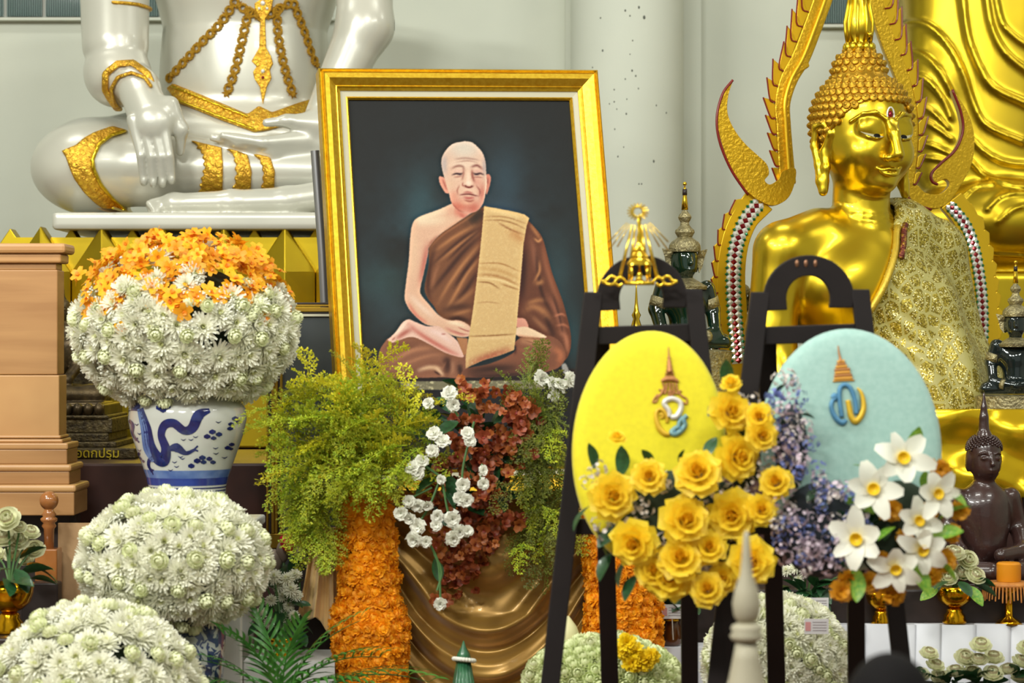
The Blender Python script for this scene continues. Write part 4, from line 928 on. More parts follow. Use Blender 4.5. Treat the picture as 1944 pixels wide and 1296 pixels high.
M_orch = mat('orchid_orange', (246, 164, 22), .5, col2=(250, 196, 44), nscale=14, var=.14, transl=.3); M_orchc = mat('orchid_lip', (232, 130, 22), .5)
M_rust = mat('orchid_rust', (146, 70, 34), .45, col2=(176, 96, 52), nscale=18, var=.2, transl=.25); M_rustc = mat('orchid_rust_lip', (128, 40, 28), .5)
M_carn = mat('carnation_white', (238, 238, 226), .6, var=.04, transl=.2); M_caly = mat('calyx_green', (120, 150, 78), .5)
M_mari = mat('marigold_orange', (250, 170, 14), .65, var=.09, transl=.3); M_mariy = mat('marigold_yellow', (246, 214, 12), .65, var=.06, transl=.15)
M_rose = mat('rose_yellow', (250, 218, 34), .5, col2=(252, 226, 70), nscale=20, var=.06, transl=.35); M_rosec = mat('rose_heart', (244, 196, 30), .5, transl=.2)
M_lot = mat('lotus_petal', (238, 238, 206), .5, col2=(226, 228, 190), nscale=30, var=.08, transl=.2); M_lotd = mat('lotus_petal_tip', (186, 174, 140), .6)
M_lily = mat('lily_white', (238, 238, 224), .5, var=.04, transl=.25); M_lilyc = mat('lily_cup', (232, 196, 30), .5)
M_blue = mat('blossom_blue', (118, 132, 192), .55, var=.2, transl=.25); M_lil = mat('blossom_lilac', (220, 204, 216), .55, var=.1, transl=.25); M_grypk = mat('blossom_grey_pink', (222, 214, 210), .55, var=.1, transl=.2)
M_leaf = mat('leaf_dark', (38, 84, 44), .38, col2=(30, 66, 36), nscale=8, var=.2, transl=.12, coat=.2); M_leafl = mat('leaf_bright', (96, 158, 52), .4, col2=(150, 184, 66), nscale=10, var=.15, transl=.25)
M_fern = mat('fern_yellow_green', (196, 198, 50), .55, col2=(140, 166, 44), nscale=9, var=.28, transl=.35); M_fernd = mat('fern_olive', (138, 142, 52), .55, col2=(96, 112, 44), nscale=9, var=.3, transl=.3)
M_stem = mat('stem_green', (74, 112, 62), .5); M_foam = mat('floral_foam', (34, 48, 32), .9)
narrow = lambda t: .35 + .65 * math.sin(PI * min(1., .12 + .8 * t))
def build(fn, name, mats, smooth=True):
    mb = MB(); idx = []; fn(mb, idx); return mesh_of(name, mb, mats, smooth, idx)
def f_mum(mb, idx, seed=0):
    r = random.Random(seed)
    for e, L, n, z in [(-12, 1.0, 18, -.02), (10, 1.0, 18, .0), (28, .92, 17, .04), (46, .8, 15, .08), (62, .68, 12, .1), (80, .52, 8, .1)]:
        for k in range(n):
            a = 2 * PI * (k + r.random() * .6) / n; ee = math.radians(e + r.uniform(-9, 9))
            leafstrip(mb, L * r.uniform(.85, 1.08), .105, a, ee, ee + r.uniform(-.1, .55), .06, z, 2, .5, narrow, idx=idx, mi=0 if e < 75 else 1)
mums = [build(lambda m, i, s=s_: f_mum(m, i, s), 'chrysanthemum', [M_mum, M_mumc]) for s_ in range(3)]
def f_btn(mb, idx):
    for e, L, n, c in [(10, .95, 11, 0), (30, 1.0, 11, 0), (52, .95, 9, 0), (70, .8, 7, 0), (84, .5, 6, 1)]:
        for k in range(n):
            ee = math.radians(e); leafstrip(mb, L, .25, 2 * PI * (k + .5 * (n % 2)) / n + e, ee - .2, ee + 1.9, .42 * math.cos(ee), -.35 + .55 * math.sin(ee), 4, .3, idx=idx, mi=c)
btn = build(f_btn, 'button_mum', [M_btn, M_btnc]); btng = build(f_btn, 'button_mum_green', [M_btng, M_btnc])
def f_gyp(mb, idx):
    r = random.Random(4)
    for k in range(26):
        d = np.array([r.gauss(0, 1), r.gauss(0, 1), abs(r.gauss(.4, .6))]); d /= np.linalg.norm(d); c = d * r.uniform(.55, 1.); s_ = r.uniform(.10, .16)
        n0 = len(mb.f); mb.sphere(c, s_, 6, 4); idx.extend([0] * (len(mb.f) - n0))
gyp = build(f_gyp, 'babys_breath', [M_gyp])
wide = lambda t: (.25 + .95 * math.sin(PI * min(1., .08 + .74 * t ** .8)))
def f_orch(mb, idx, w=.27):
    for k in range(5):
        a = 2 * PI * k / 5 + PI / 2; leafstrip(mb, .95 if k != 0 else 1., w, a, .55, -.15, .04, 0, 4, .12, wide, idx=idx, mi=0)
    leafstrip(mb, .42, .2, -PI / 2, 1.2, .2, .02, .05, 3, .5, wide, idx=idx, mi=1); n0 = len(mb.f); mb.sphere((0, 0, .16), .1, 6, 4); idx.extend([1] * (len(mb.f) - n0))
def f_rust(mb, idx):
    r = random.Random(5)
    for k in range(5): leafstrip(mb, r.uniform(.85, 1.15), r.uniform(.3, .42), 2 * PI * k / 5 + r.uniform(-.3, .3), r.uniform(.3, .9), r.uniform(-.6, .3), .04, 0, 4, .25, wide, twist=r.uniform(-.8, .8), idx=idx, mi=0)
    leafstrip(mb, .4, .16, -PI / 2, 1.2, .2, .02, .05, 3, .5, wide, idx=idx, mi=1)
orch = build(f_orch, 'orchid', [M_orch, M_orchc]); rust = build(lambda m, i: f_rust(m, i), 'rust_orchid', [M_rust, M_rustc])
def ruffle(mb, idx, rings, seed, wav=.12, mi=0, core=0.):
    r = random.Random(seed)
    if core: mb.sphere((0, 0, .05), core, 10, 6); idx.extend([mi] * len(mb.f))
    for e, L, n, w in rings:
        for k in range(n):
            a = 2 * PI * (k + r.random() * .7) / n; ee = math.radians(e + r.uniform(-10, 10)); b0 = len(mb.v)
            leafstrip(mb, L * r.uniform(.85, 1.1), w, a, ee, ee - .35, .05, 0, 3, .15, lambda t: .25 + .95 * t, idx=idx, mi=mi)
            for q in range(b0, len(mb.v)):
                x, y, z = mb.v[q]; mb.v[q] = (x + r.uniform(-wav, wav) * .5, y + r.uniform(-wav, wav) * .5, z + r.uniform(-wav, wav))
def f_carn(mb, idx):
    ruffle(mb, idx, [(5, 1., 9, .32), (28, .95, 8, .32), (52, .8, 7, .3), (76, .65, 5, .26)], 3)
    n0 = len(mb.f); mb.lathe([(.1, -1.0), (.24, -.8), (.28, -.3), (.34, -.05), (.2, .1)], 8); idx.extend([1] * (len(mb.f) - n0))
carn = build(f_carn, 'carnation', [M_carn, M_caly])
mari = [build(lambda m, i, s=s_: ruffle(m, i, [(-30, .9, 12, .17), (-8, 1.0, 14, .17), (14, 1.0, 14, .17), (34, 1.0, 13, .17), (54, .98, 11, .17), (74, .96, 8, .16)], s, .10, core=.72), 'marigold', [M_mari]) for s_ in (1, 2, 3)]
mariy = build(lambda m, i: ruffle(m, i, [(-30, .9, 12, .17), (-8, 1.0, 14, .17), (14, 1.0, 14, .17), (34, 1.0, 13, .17), (54, .98, 11, .17), (74, .96, 8, .16)], 5, .14), 'yellow_marigold', [M_mariy])
def f_rose(mb, idx, seed=1):
    r = random.Random(seed)
    for e0, e1, L, n, w, r0, z0, mi in [(5, -18, .78, 6, .46, .26, -.18, 0), (35, 8, .74, 6, .44, .24, -.12, 0), (62, 40, .70, 5, .40, .20, -.05, 0), (80, 72, .66, 5, .32, .16, 0, 0), (92, 100, .62, 4, .24, .12, .04, 1), (95, 112, .58, 3, .18, .07, .06, 1)]:
        for k in range(n):
            a = 2 * PI * (k + .3 * r.random()) / n + e0; b0 = len(mb.v)
            leafstrip(mb, L * r.uniform(.92, 1.06), w, a, math.radians(e0), math.radians(e1), r0, z0, 4, .42, lambda t: .5 + .6 * math.sin(PI * min(1, .05 + .72 * t)), idx=idx, mi=mi)
roses = [build(lambda m, i, s=s_: f_rose(m, i, s), 'rose', [M_rose, M_rosec]) for s_ in (1, 2, 3)]
def f_lotus(mb, idx):
    for e, L, n, w, r0 in [(20, .8, 7, .36, .2), (48, .85, 7, .34, .2), (72, .85, 6, .30, .16), (88, .8, 5, .24, .1)]:
        for k in range(n):
            a = 2 * PI * (k + .5 * (n % 2)) / n + e
            leafstrip(mb, L, w, a, math.radians(e - 25), math.radians(e + 45), r0, -.3, 4, .25, lambda t: .45 + .6 * math.sin(PI * min(1, .1 + .72 * t)), idx=idx, mi=0)
            for q in range(2): idx[-1 - q] = 1 if 60 < e < 80 else 0
lotus = build(f_lotus, 'lotus', [M_lot, M_lotd])
def f_lily(mb, idx):
    r = random.Random(3)
    for k in range(6):
        leafstrip(mb, r.uniform(.8, 1.15), r.uniform(.24, .33), 2 * PI * k / 6 + r.uniform(-.2, .2), r.uniform(.3, .8), r.uniform(-.6, .1), .08, 0, 5, .3, lambda t: .3 + .8 * math.sin(PI * min(1, .08 + .88 * t)), twist=r.uniform(-.5, .5), idx=idx, mi=0)
    n0 = len(mb.f); mb.lathe([(.10, 0), (.15, .12), (.19, .26), (.24, .30), (.16, .14), (.03, .06)], 10); idx.extend([1] * (len(mb.f) - n0))
lily = build(f_lily, 'white_daffodil', [M_lily, M_lilyc])
def f_clus(mb, idx, n=13, seed=2):
    r = random.Random(seed)
    for k in range(n):
        d = np.array([r.gauss(0, 1), r.gauss(0, 1), abs(r.gauss(.5, .7))]); d /= np.linalg.norm(d); c = d * r.uniform(.5, .95); s_ = r.uniform(.22, .32)
        t = MB(); i2 = []
        for j in range(5): leafstrip(t, 1, .42, 2 * PI * j / 5, .5, -.1, .05, 0, 2, .1, wide, idx=i2)
        R = np.array(Vector(tuple(d)).to_track_quat('Z', 'Y').to_matrix()); mb.add(np.array(t.v) @ R.T * s_ + c, t.f); idx.extend(i2)
cl_blue = build(f_clus, 'blue_blossom', [M_blue]); cl_lil = build(f_clus, 'lilac_blossom', [M_lil]); cl_gry = build(f_clus, 'grey_blossom', [M_grypk])
def f_leaf(mb, idx): leafstrip(mb, 1., .26, 0, .3, -.25, 0, 0, 6, .25, lambda t: math.sin(PI * min(1., .03 + .95 * t)) ** .8, idx=idx)
leafm = build(f_leaf, 'leaf', [M_leaf]); leafb = build(f_leaf, 'leaf', [M_leafl])
def f_spray(mb, idx, seed=1, nb=11, droop=.9):
    """feathery spray along +X, bending down"""
    r = random.Random(seed); pts = []
    x = z = 0.; e = .35
    for i in range(nb + 1): pts.append((x, 0, z)); x += math.cos(e) / nb; z += math.sin(e) / nb; e -= droop / nb
    mb.tube(pts, [.014 * (1 - .8 * i / nb) for i in range(nb + 1)], 4)
    for i in range(1, nb + 1):
        t = i / nb; L = .34 * (1 - t) ** .6 + .07
        for s_ in (-1, 1):
            a0 = s_ * r.uniform(.6, 1.1); up = r.uniform(-.35, .45); d = np.array([math.cos(a0), math.sin(a0), up]); d /= np.linalg.norm(d); b = np.array(pts[i])
            m = max(3, int(L / .045))
            for k in range(m):
                c = b + d * L * (k + .6) / m; c[2] -= .10 * L * ((k + 1) / m) ** 2
                for q in range(3):
                    ang = r.uniform(0, 2 * PI); dd = d * .6 + .8 * np.array([r.uniform(-1, 1), r.uniform(-1, 1), r.uniform(-.5, 1)]); dd /= np.linalg.norm(dd); sd = np.cross(dd, [0, 0, 1.]); sd /= np.linalg.norm(sd) + 1e-9
                    ll = .062 * (1 - .35 * k / m); mb.add([c, c + dd * ll * .55 + sd * .013, c + dd * ll, c + dd * ll * .55 - sd * .013], [(0, 1, 2, 3)])
sprays = [build(lambda m, i, s=s_: f_spray(m, i, s), 'fern_spray', [M_fern]) for s_ in (1, 2, 3)]
for m_ in sprays: m_.polygons.foreach_set('material_index', np.zeros(len(m_.polygons), np.int32))
M_ferny = mat('fern_yellow_tip', (222, 208, 44), .55, col2=(190, 192, 48), nscale=9, var=.2, transl=.35); spraysy = build(lambda m, i: f_spray(m, i, 6), 'fern_spray', [M_ferny])
spraysd = [build(lambda m, i, s=s_: f_spray(m, i, s), 'fern_spray', [M_fernd]) for s_ in (4, 5)]
def xaim(loc, d, scale, roll=None):
    """matrix with local +X along d"""
    d = Vector(tuple(d)).normalized(); up = Vector((0, 0, 1)) if abs(d.z) < .95 else Vector((0, 1, 0))
    y = up.cross(d).normalized(); z = d.cross(y)
    M = Matrix.Translation(Vector(tuple(loc))) @ Matrix((d, y, z)).transposed().to_4x4() @ Matrix.Rotation(random.uniform(-.8, .8) if roll is None else roll, 4, 'X')
    return M @ Matrix.Diagonal(Vector((scale, scale, scale, 1)))
def fib(n, zmin=-1., zmax=1.):
    out = []
    for i in range(n):
        z = zmax - (zmax - zmin) * (i + .5) / n; a = i * 2.399963; r = math.sqrt(max(0, 1 - z * z)); out.append(np.array([r * math.cos(a), r * math.sin(a), z]))
    return out
def jit(d, s_=.06):
    q = d + np.array([random.gauss(0, s_) for _ in range(3)]); return q / np.linalg.norm(q)
def ball(name, label, c, r, n, kinds, zmin=-.75, group=None, back=.55, core=.78):
    """a dome of cut flowers: kinds(dir, i) -> (part name, mesh, size, sink)"""
    c = np.asarray(c, float); r = np.asarray(r, float)
    t = thing(name, label, 'flower arrangement', c - np.array([0, 0, r[2] * .8]), group=group)
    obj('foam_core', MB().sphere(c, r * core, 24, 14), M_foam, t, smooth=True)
    for i, d in enumerate(fib(n, zmin)):
        if d[1] > back: continue
        d = jit(d, .035); k = kinds(d, i)
        if k is None: continue
        nm, me, sz, sink = k; nrm = d / r; nrm /= np.linalg.norm(nrm)
        p = c + d * r - nrm * sink; tilt = jit(nrm, .18)
        inst(nm, me, t, aim(p, tilt, sz * random.uniform(.9, 1.1)))
    return t
# ================================================================== altar tiers and tables
M_maroon = mat('altar_wood', (70, 40, 34), .45, col2=(50, 28, 26), nscale=4); M_dark = mat('dark_wood', (42, 28, 24), .5, col2=(30, 20, 18), nscale=5)
alt = obj('altar_table', MB().bbox((-2.9, 9.62, 0), (2.9, 12.75, 1.015)), M_maroon, bevel=.01); tag(alt, 'long dark maroon altar platform under the statues', 'altar')
# ---- wooden pedestal cabinet
D4 = 9.1
M_wood = mat('teak_veneer', (180, 136, 86), .45, col2=(160, 116, 70), nscale=2.2, detail=5)
nt = M_wood.node_tree
for n in nt.nodes:
    if n.type == 'TEX_NOISE':
        mp = nt.nodes.new('ShaderNodeMapping'); mp.inputs['Scale'].default_value = (.5, 1, 7); tcn = [q for q in nt.nodes if q.type == 'TEX_COORD'][0]
        nt.links.new(tcn.outputs['Object'], mp.inputs['Vector']); nt.links.new(mp.outputs['Vector'], n.inputs['Vector']); n.inputs['Distortion'].default_value = .6
M_woodl = mat('teak_moulding', (198, 154, 100), .42, col2=(182, 136, 86), nscale=3)
cab = thing('wooden_pedestal', 'tall light-brown wooden pedestal with stepped mouldings at the left edge', 'pedestal', (P(-100, 0, D4)[0], D4 + .3, 0))
def cbox(name, xr, y0, y1, m, bev=.004, proud=0.):
    a, b = P(-330, y1, D4), P(xr, y0, D4); ex = (xr - 110) * S(D4)
    obj(name, MB().bbox((a[0], D4 - ex * .9 - proud, a[2]), (b[0], D4 + .14 + ex, b[2])), m, cab, bevel=bev)
cbox('cap', 127, 462, 481, M_woodl, .012); cbox('cap_moulding', 117, 481, 499, M_woodl, .008); cbox('neck', 106, 499, 512, M_wood)
cbox('panel_board', 109, 512, 711, M_wood); cbox('panel_board', 113, 712, 828, M_woodl)
for xr, y0, y1 in [(117, 826, 832), (121, 833, 840), (133, 840, 852)]: cbox('base_moulding', xr, y0, y1, M_woodl, .006)
cbox('base_step', 131, 852, 880, M_wood); cbox('base_moulding', 141, 880, 893, M_woodl, .01); cbox('base_step', 136, 893, 918, M_wood); cbox('base_moulding', 151, 918, 932, M_woodl, .01); cbox('base_step', 147, 932, 976, M_wood)
a, b2 = P(-330, 976, D4), P(140, 976, D4); obj('plinth', MB().bbox((a[0], D4 + .05, 0), (b2[0], D4 + .14, a[2])), M_dark, cab)
# ---- seated bronze figures behind the vase, generic carver for small Buddhas
def small_buddha(hres=.014, hat=True):
    u = SDF((-.62, -.48, -.02), (.62, .34, 1.42), hres)
    u.ell((0, .02, .52), (.20, .13, .22), .06); u.cone((0, .02, .3), (0, .02, .55), .16, .15, .08)
    for s_ in (-1, 1):
        u.chain([(s_ * .20, .02, .62), (s_ * .27, .03, .40), (s_ * (.20 if s_ > 0 else .26), -.18, .26)], [.075, .06, .05], .04); u.chain([(s_ * .12, 0, .10), (s_ * .46, -.12, .10), (s_ * .1, -.32, .12)], [.13, .105, .08], .06)
        u.ell((s_ * .115, .03, .88), (.02, .035, .075), .02)
    u.chain([(.20, -.18, .26), (0, -.28, .24)], [.05, .05], .04); u.chain([(-.26, -.18, .26), (-.3, -.30, .14)], [.05, .035], .03)
    u.cone((0, .02, .66), (0, .01, .80), .07, .07, .04); u.ell((0, 0, .90), (.112, .118, .14), .03); u.ell((0, -.03, .83), (.085, .085, .075), .05)
    u.chain([(0, -.11, .93), (0, -.145, .865)], [.012, .018], .012)
    for s_ in (-1, 1): u.ell((s_ * .045, -.105, .905), (.028, .018, .014), .008); u.chain([(s_ * .085, -.085, .935), (s_ * .05, -.112, .945), (s_ * .015, -.115, .93)], [.005, .007, .006], .008)
    u.chain([(-.035, -.112, .825), (0, -.122, .822), (.035, -.112, .825)], [.005, .011, .005], .006); u.chain([(-.025, -.108, .808), (0, -.116, .805), (.025, -.108, .808)], [.005, .009, .005], .006)
    u.ell((0, .02, .97), (.120, .122, .10), .015); u.ell((0, .02, 1.06), (.058, .058, .05), .02)
    u.chain([(0, .02, 1.10), (0, .02, 1.19), (0, .02, 1.26), (0, .02, 1.36)], [.040, .032, .022, .008], .012)
    u.box((-.60, -.42, -.01), (.60, .28, .04), .02, .03)
    return u
sb = small_buddha(); sbm = to_mesh('body', *sb.mesh(), True)
M_bronze = mat('old_bronze', (96, 82, 56), .4, .75, col2=(66, 56, 42), nscale=10, bump=.2, bscale=60, dist=.006)
M_bronze2 = mat('old_bronze_carved', (100, 88, 58), .5, .6, col2=(58, 50, 36), nscale=40, bump=.7, bscale=60, dist=.012)
D5 = 10.05
br = thing('bronze_buddha', 'small old bronze Buddha on a stepped base between the wooden pedestal and the vase', 'statue', P(112, 868, D5))
def bb2(name, x0, x1, y0, y1, d0, m=M_bronze2, bev=.006):
    a, b = P(x0, y1, D5), P(x1, y0, D5); a[2] = max(a[2], 1.016); return obj(name, MB().bbox((a[0], d0, a[2]), (b[0], D5 + .5, b[2])), m, br, bevel=bev)
pl_ = bb2('name_plinth', -30, 262, 849, 876, D5 - .08); bb2('plinth_foot', -30, 272, 873, 879, D5 - .1, M_bronze)
for x1, y0, y1, dd in [(222, 838, 849, -.02), (206, 822, 838, .0), (212, 794, 822, .01), (206, 788, 795, .0)]: bb2('base_step', -20, x1, y0, y1, D5 + dd)
for k in range(9):
    x = 28 + k * 20; obj('base_petal', MB().sphere(P(x, 777, D5 + .02), (.022, .03, .028), 10, 6), M_bronze, br, smooth=True)
bb2('petal_ring', -10, 196, 768, 790, D5 + .03, M_bronze)
me = sbm.copy(); me.materials.append(M_bronze)
sc = 150 * S(D5) / .55
inst('body', me, br, Matrix.Translation(Vector(tuple(P(96, 769, D5 + .28)))) @ Matrix.Diagonal(Vector((.42, .42, .42, 1))))
# gold lettering on the name plinth
tx = bpy.data.curves.new('lettering', 'FONT'); tx.body = '\u0e27\u0e2d\u0e14\u0e01\u0e1b\u0e23\u0e38\u0e21'; tx.size = 24 * S(D5); tx.extrude = .003
tmp = bpy.data.objects.new('tmp_text', tx); COL.objects.link(tmp); bpy.context.view_layer.update()
tme = bpy.data.meshes.new_from_object(tmp.evaluated_get(bpy.context.evaluated_depsgraph_get())); bpy.data.objects.remove(tmp)
tme.materials.clear(); tme.materials.append(mat('gold_lettering', (226, 206, 60), .35, .5))
inst('lettering', tme, pl_, Matrix.Translation(Vector(tuple(P(131, 868, D5 - .087)))) @ Matrix.Rotation(PI / 2, 4, 'X'))
br2 = thing('bronze_buddha', 'bronze Buddha mostly hidden behind the left rim of the orange-topped bouquet', 'statue', P(150, 700, 10.75) * np.array([1, 1, 0]) + np.array([0, 0, 1.02]))
z0 = P(0, 705, 10.7)[2]; obj('stand', MB().bbox((P(60, 0, 10.6)[0], 10.58, 1.02), (P(190, 0, 10.6)[0], 10.86, z0)), M_bronze2, br2, bevel=.01)
inst('body', me, br2, Matrix.Translation(Vector(tuple(P(118, 704, 10.72)))) @ Matrix.Diagonal(Vector((.30, .30, .30, 1))))

# ================================================================== the dragon vase with its bouquet
D6 = 8.75; s6 = S(D6); VX = 356
vprof_px = [(985, 70), (972, 76), (960, 76), (945, 72), (925, 73), (905, 77), (880, 86), (850, 97), (820, 107), (795, 112), (775, 110), (758, 98), (748, 84), (744, 80)]
def vz(y): return P(0, y, D6)[2]
M_porc = mat('porcelain_white', (200, 202, 196), .12, coat=.6); M_cob = mat('cobalt_glaze', (40, 52, 120), .12, coat=.6, col2=(54, 72, 146), nscale=12)
M_cobd = mat('cobalt_glaze_dark', (26, 32, 84), .12, coat=.6, col2=(34, 46, 110), nscale=30); M_cobl = mat('cobalt_wash', (78, 104, 164), .14, coat=.6, col2=(110, 134, 184), nscale=16)
vase = thing('dragon_vase', 'large blue-and-white porcelain vase with a painted dragon', 'vase', (P(VX, 0, D6)[0], D6, vz(985)))
prof = [(w * s6, vz(y)) for y, w in vprof_px]; vx0 = P(VX, 0, D6)[0]
vb = obj('vase_body', MB().lathe(prof, 64, (vx0, D6, 0)), M_porc, vase, smooth=True, auto=50)
def on_vase(x, y, off=.0015):
    w = np.interp(y, [q[0] for q in vprof_px][::-1], [q[1] for q in vprof_px][::-1]); t = np.clip((x - VX) / w, -.995, .995); a = math.asin(t); r = w * s6 + off
    return np.array([vx0 + r * math.sin(a), D6 - r * math.cos(a), vz(y)])
def vribbon(name, c, w, m, n=6):
    p = spline(c, n); t = np.gradient(p, axis=0); t /= np.linalg.norm(t, axis=1)[:, None] + 1e-9; nn = np.stack([-t[:, 1], t[:, 0]], 1)
    ws = np.interp(np.linspace(0, 1, len(p)), np.linspace(0, 1, len(w)), w) if not np.isscalar(w) else np.full(len(p), w)
    v = []; f = []
    for i in range(len(p)):
        for s_ in (-1, -.33, .33, 1): v.append(on_vase(*(p[i] + nn[i] * ws[i] * s_)))
    for i in range(len(p) - 1):
        for j in range(3): f.append((4 * i + j, 4 * i + j + 1, 4 * i + 4 + j + 1, 4 * i + 4 + j))
    return obj(name, MB().add(v, f), m, vb, smooth=True, fix=False)
cx_ = lambda x, y: (230 + x / 5.892, 740 + y / 5.892)
vribbon('painted_wash', [cx_(270, 200), cx_(330, 400), cx_(350, 640), cx_(420, 780)], [4, 7, 7, 3], M_cobl)
vribbon('painted_dragon', [cx_(300, 190), cx_(370, 400), cx_(400, 600), cx_(470, 730), cx_(545, 760), cx_(580, 640), cx_(535, 480), cx_(580, 370), cx_(680, 350), cx_(790, 430), cx_(880, 400), cx_(950, 260), cx_(1060, 210)], [4, 8, 10, 12, 12, 9, 7, 8, 8, 7.5, 9, 10, 4], M_cobd, 8)
for c, w in [([cx_(600, 640), cx_(700, 620), cx_(800, 680), cx_(900, 640)], [3, 9, 4, 2.5]), ([cx_(890, 640), cx_(930, 600)], 1.6), ([cx_(890, 640), cx_(930, 660)], 1.6), ([cx_(440, 730), cx_(380, 760), cx_(360, 830), cx_(400, 900)], [5, 4, 3, 2.5]), ([cx_(385, 870), cx_(425, 880)], 1.6), ([cx_(385, 870), cx_(350, 840)], 1.6), ([cx_(400, 890), cx_(410, 930)], 1.4),
             ([cx_(130, 330), cx_(180, 380), cx_(170, 470), cx_(220, 550)], [3, 5, 3.5, 3]), ([cx_(215, 540), cx_(260, 570)], 1.7), ([cx_(210, 550), cx_(245, 520)], 1.5), ([cx_(80, 250), cx_(120, 200), cx_(200, 180), cx_(280, 180)], [2, 5, 7, 8])]: vribbon('painted_claw', c, w, M_cobd)
def blot(x, y, r, m=M_cobd): vribbon('painted_cloud', [cx_(x - r, y), cx_(x, y - 2), cx_(x + r, y)], [r / 5.892 * .35, r / 5.892 * .85, r / 5.892 * .35], m, 4)
for x, y, r in [(1030, 500, 34), (1085, 450, 34), (1150, 480, 32), (1095, 520, 28), (1310, 310, 30), (1340, 350, 26), (1270, 370, 26), (1260, 420, 28), (1265, 600, 26), (1225, 635, 28), (1255, 650, 20), (970, 735, 34), (915, 770, 36), (980, 785, 30), (1040, 750, 30), (1075, 790, 28), (850, 825, 34), (215, 720, 24), (250, 760, 24), (290, 785, 20), (240, 700, 18), (520, 180, 44), (600, 170, 44), (560, 210, 34)]: blot(x, y, r)
for x, y in [(240, 370), (270, 470), (250, 660), (780, 530), (860, 530), (910, 500), (670, 780), (690, 830), (620, 870), (1150, 340), (1110, 630), (1110, 690), (1190, 740), (760, 740), (740, 720)]:
    vribbon('painted_wisp', [cx_(x - 28, y - 6), cx_(x, y + 8), cx_(x + 28, y - 8)], [.3, 1.1, .3], M_cobd, 3)
def vring(name, y, w, m): 
    mb = MB(); f0 = []
    pr = []
    for yy in np.linspace(y - w, y + w, 6):
        ww = np.interp(yy, [q[0] for q in vprof_px][::-1], [q[1] for q in vprof_px][::-1]); pr.append((ww * s6 + .0012, vz(yy)))
    v = []; n = 64
    for r_, z_ in pr:
        for k in range(n): v.append((vx0 + r_ * math.cos(2 * PI * k / n), D6 + r_ * math.sin(2 * PI * k / n), z_))
    for j in range(5):
        for k in range(n): f0.append((j * n + k, j * n + (k + 1) % n, (j + 1) * n + (k + 1) % n, (j + 1) * n + k))
    obj(name, MB().add(v, f0), m, vb, smooth=True, fix=False)
vring('wash_band', 897, 8, M_cobl); vring('blue_band', 911, 7, M_cob)
for y in (923, 945, 951): vring('blue_line', y, 1.2, M_cobd)
for k in range(7):
    x = 288 + k * 21
    for c in ([(x, 929), (x + 17, 929), (x + 17, 935), (x + 6, 935)], [(x, 941), (x, 935), (x + 3, 941), (x + 17, 941)]): vribbon('fret_stroke', [c[0], c[1]], 1.2, M_cobd, 4); vribbon('fret_stroke', [c[2], c[3]], 1.2, M_cobd, 4)
# white stand under the vase
M_wpaint = mat('white_painted_wood', (214, 218, 214), .4)
std = thing('plant_stand', 'white painted wooden stand carrying the dragon vase', 'stand', (vx0, D6, 0))
zt = vz(985); obj('top_board', MB().bbox((P(222, 0, D6)[0], D6 - .24, zt - .035), (P(490, 0, D6)[0], D6 + .26, zt - .001)), M_wpaint, std, bevel=.008)
for x in (250, 450):
    for dy in (-.19, .2): obj('leg', MB().bbox((P(x - 20, 0, D6)[0], D6 + dy - .025, 0), (P(x + 20, 0, D6)[0], D6 + dy + .025, zt - .035)), M_wpaint, std, bevel=.004)
# the bouquet in it
bc = P(352, 622, D6); br_ = np.array([200 * s6, .36, 150 * s6])
def k1(d, i):
    top = d[2] + .14 * math.sin(d[0] * 7 + 1) + .10 * math.sin(d[0] * 13) + random.gauss(0, .06)
    if top > .34: return None if i % 40 == 7 else (('chrysanthemum', mums[i % 3], .052, .0) if i % 23 == 5 else (('babys_breath', gyp, .035, -.005) if i % 15 == 3 else ('orchid', orch, .037, -.012 * (i % 3))))
    return ('babys_breath', gyp, .04, 0.) if i % 11 == 2 else (('button_mum', btn, .030, -.022) if i % 4 == 1 else ('chrysanthemum', mums[i % 3], .058, .004))
bq = ball('flower_bouquet', 'dome bouquet of white chrysanthemums topped with orange orchids in the dragon vase', bc, br_, 340, k1, -.86)
for i in range(170):   # the loose crown of orchids standing up from the top
    d = jit(np.array([random.gauss(0, .55), random.gauss(-.25, .4), 1.0]), .02); p = bc + d * br_ * random.uniform(.98, 1.22)
    inst('orchid', orch, bq, aim(p, jit(d + np.array([0, -.5, 0]), .55), random.uniform(.026, .037)))

for i in range(70):    # orchids and white blooms mixed along the border
    x = random.uniform(-.85, .8); z = .34 + random.gauss(0, .13); d = np.array([x, -math.sqrt(max(.05, 1 - x * x - z * z)), z]); p = bc + d * br_ * 1.02; nr = d / br_
    k = i % 7; inst(*(('orchid', orch) if k < 4 else ('chrysanthemum', mums[k % 3]) if k == 4 else ('button_mum', btn) if k == 5 else ('babys_breath', gyp)), bq, aim(p, jit(nr / np.linalg.norm(nr), .3), random.uniform(.030, .036) * (1.4 if k == 4 else 1)))

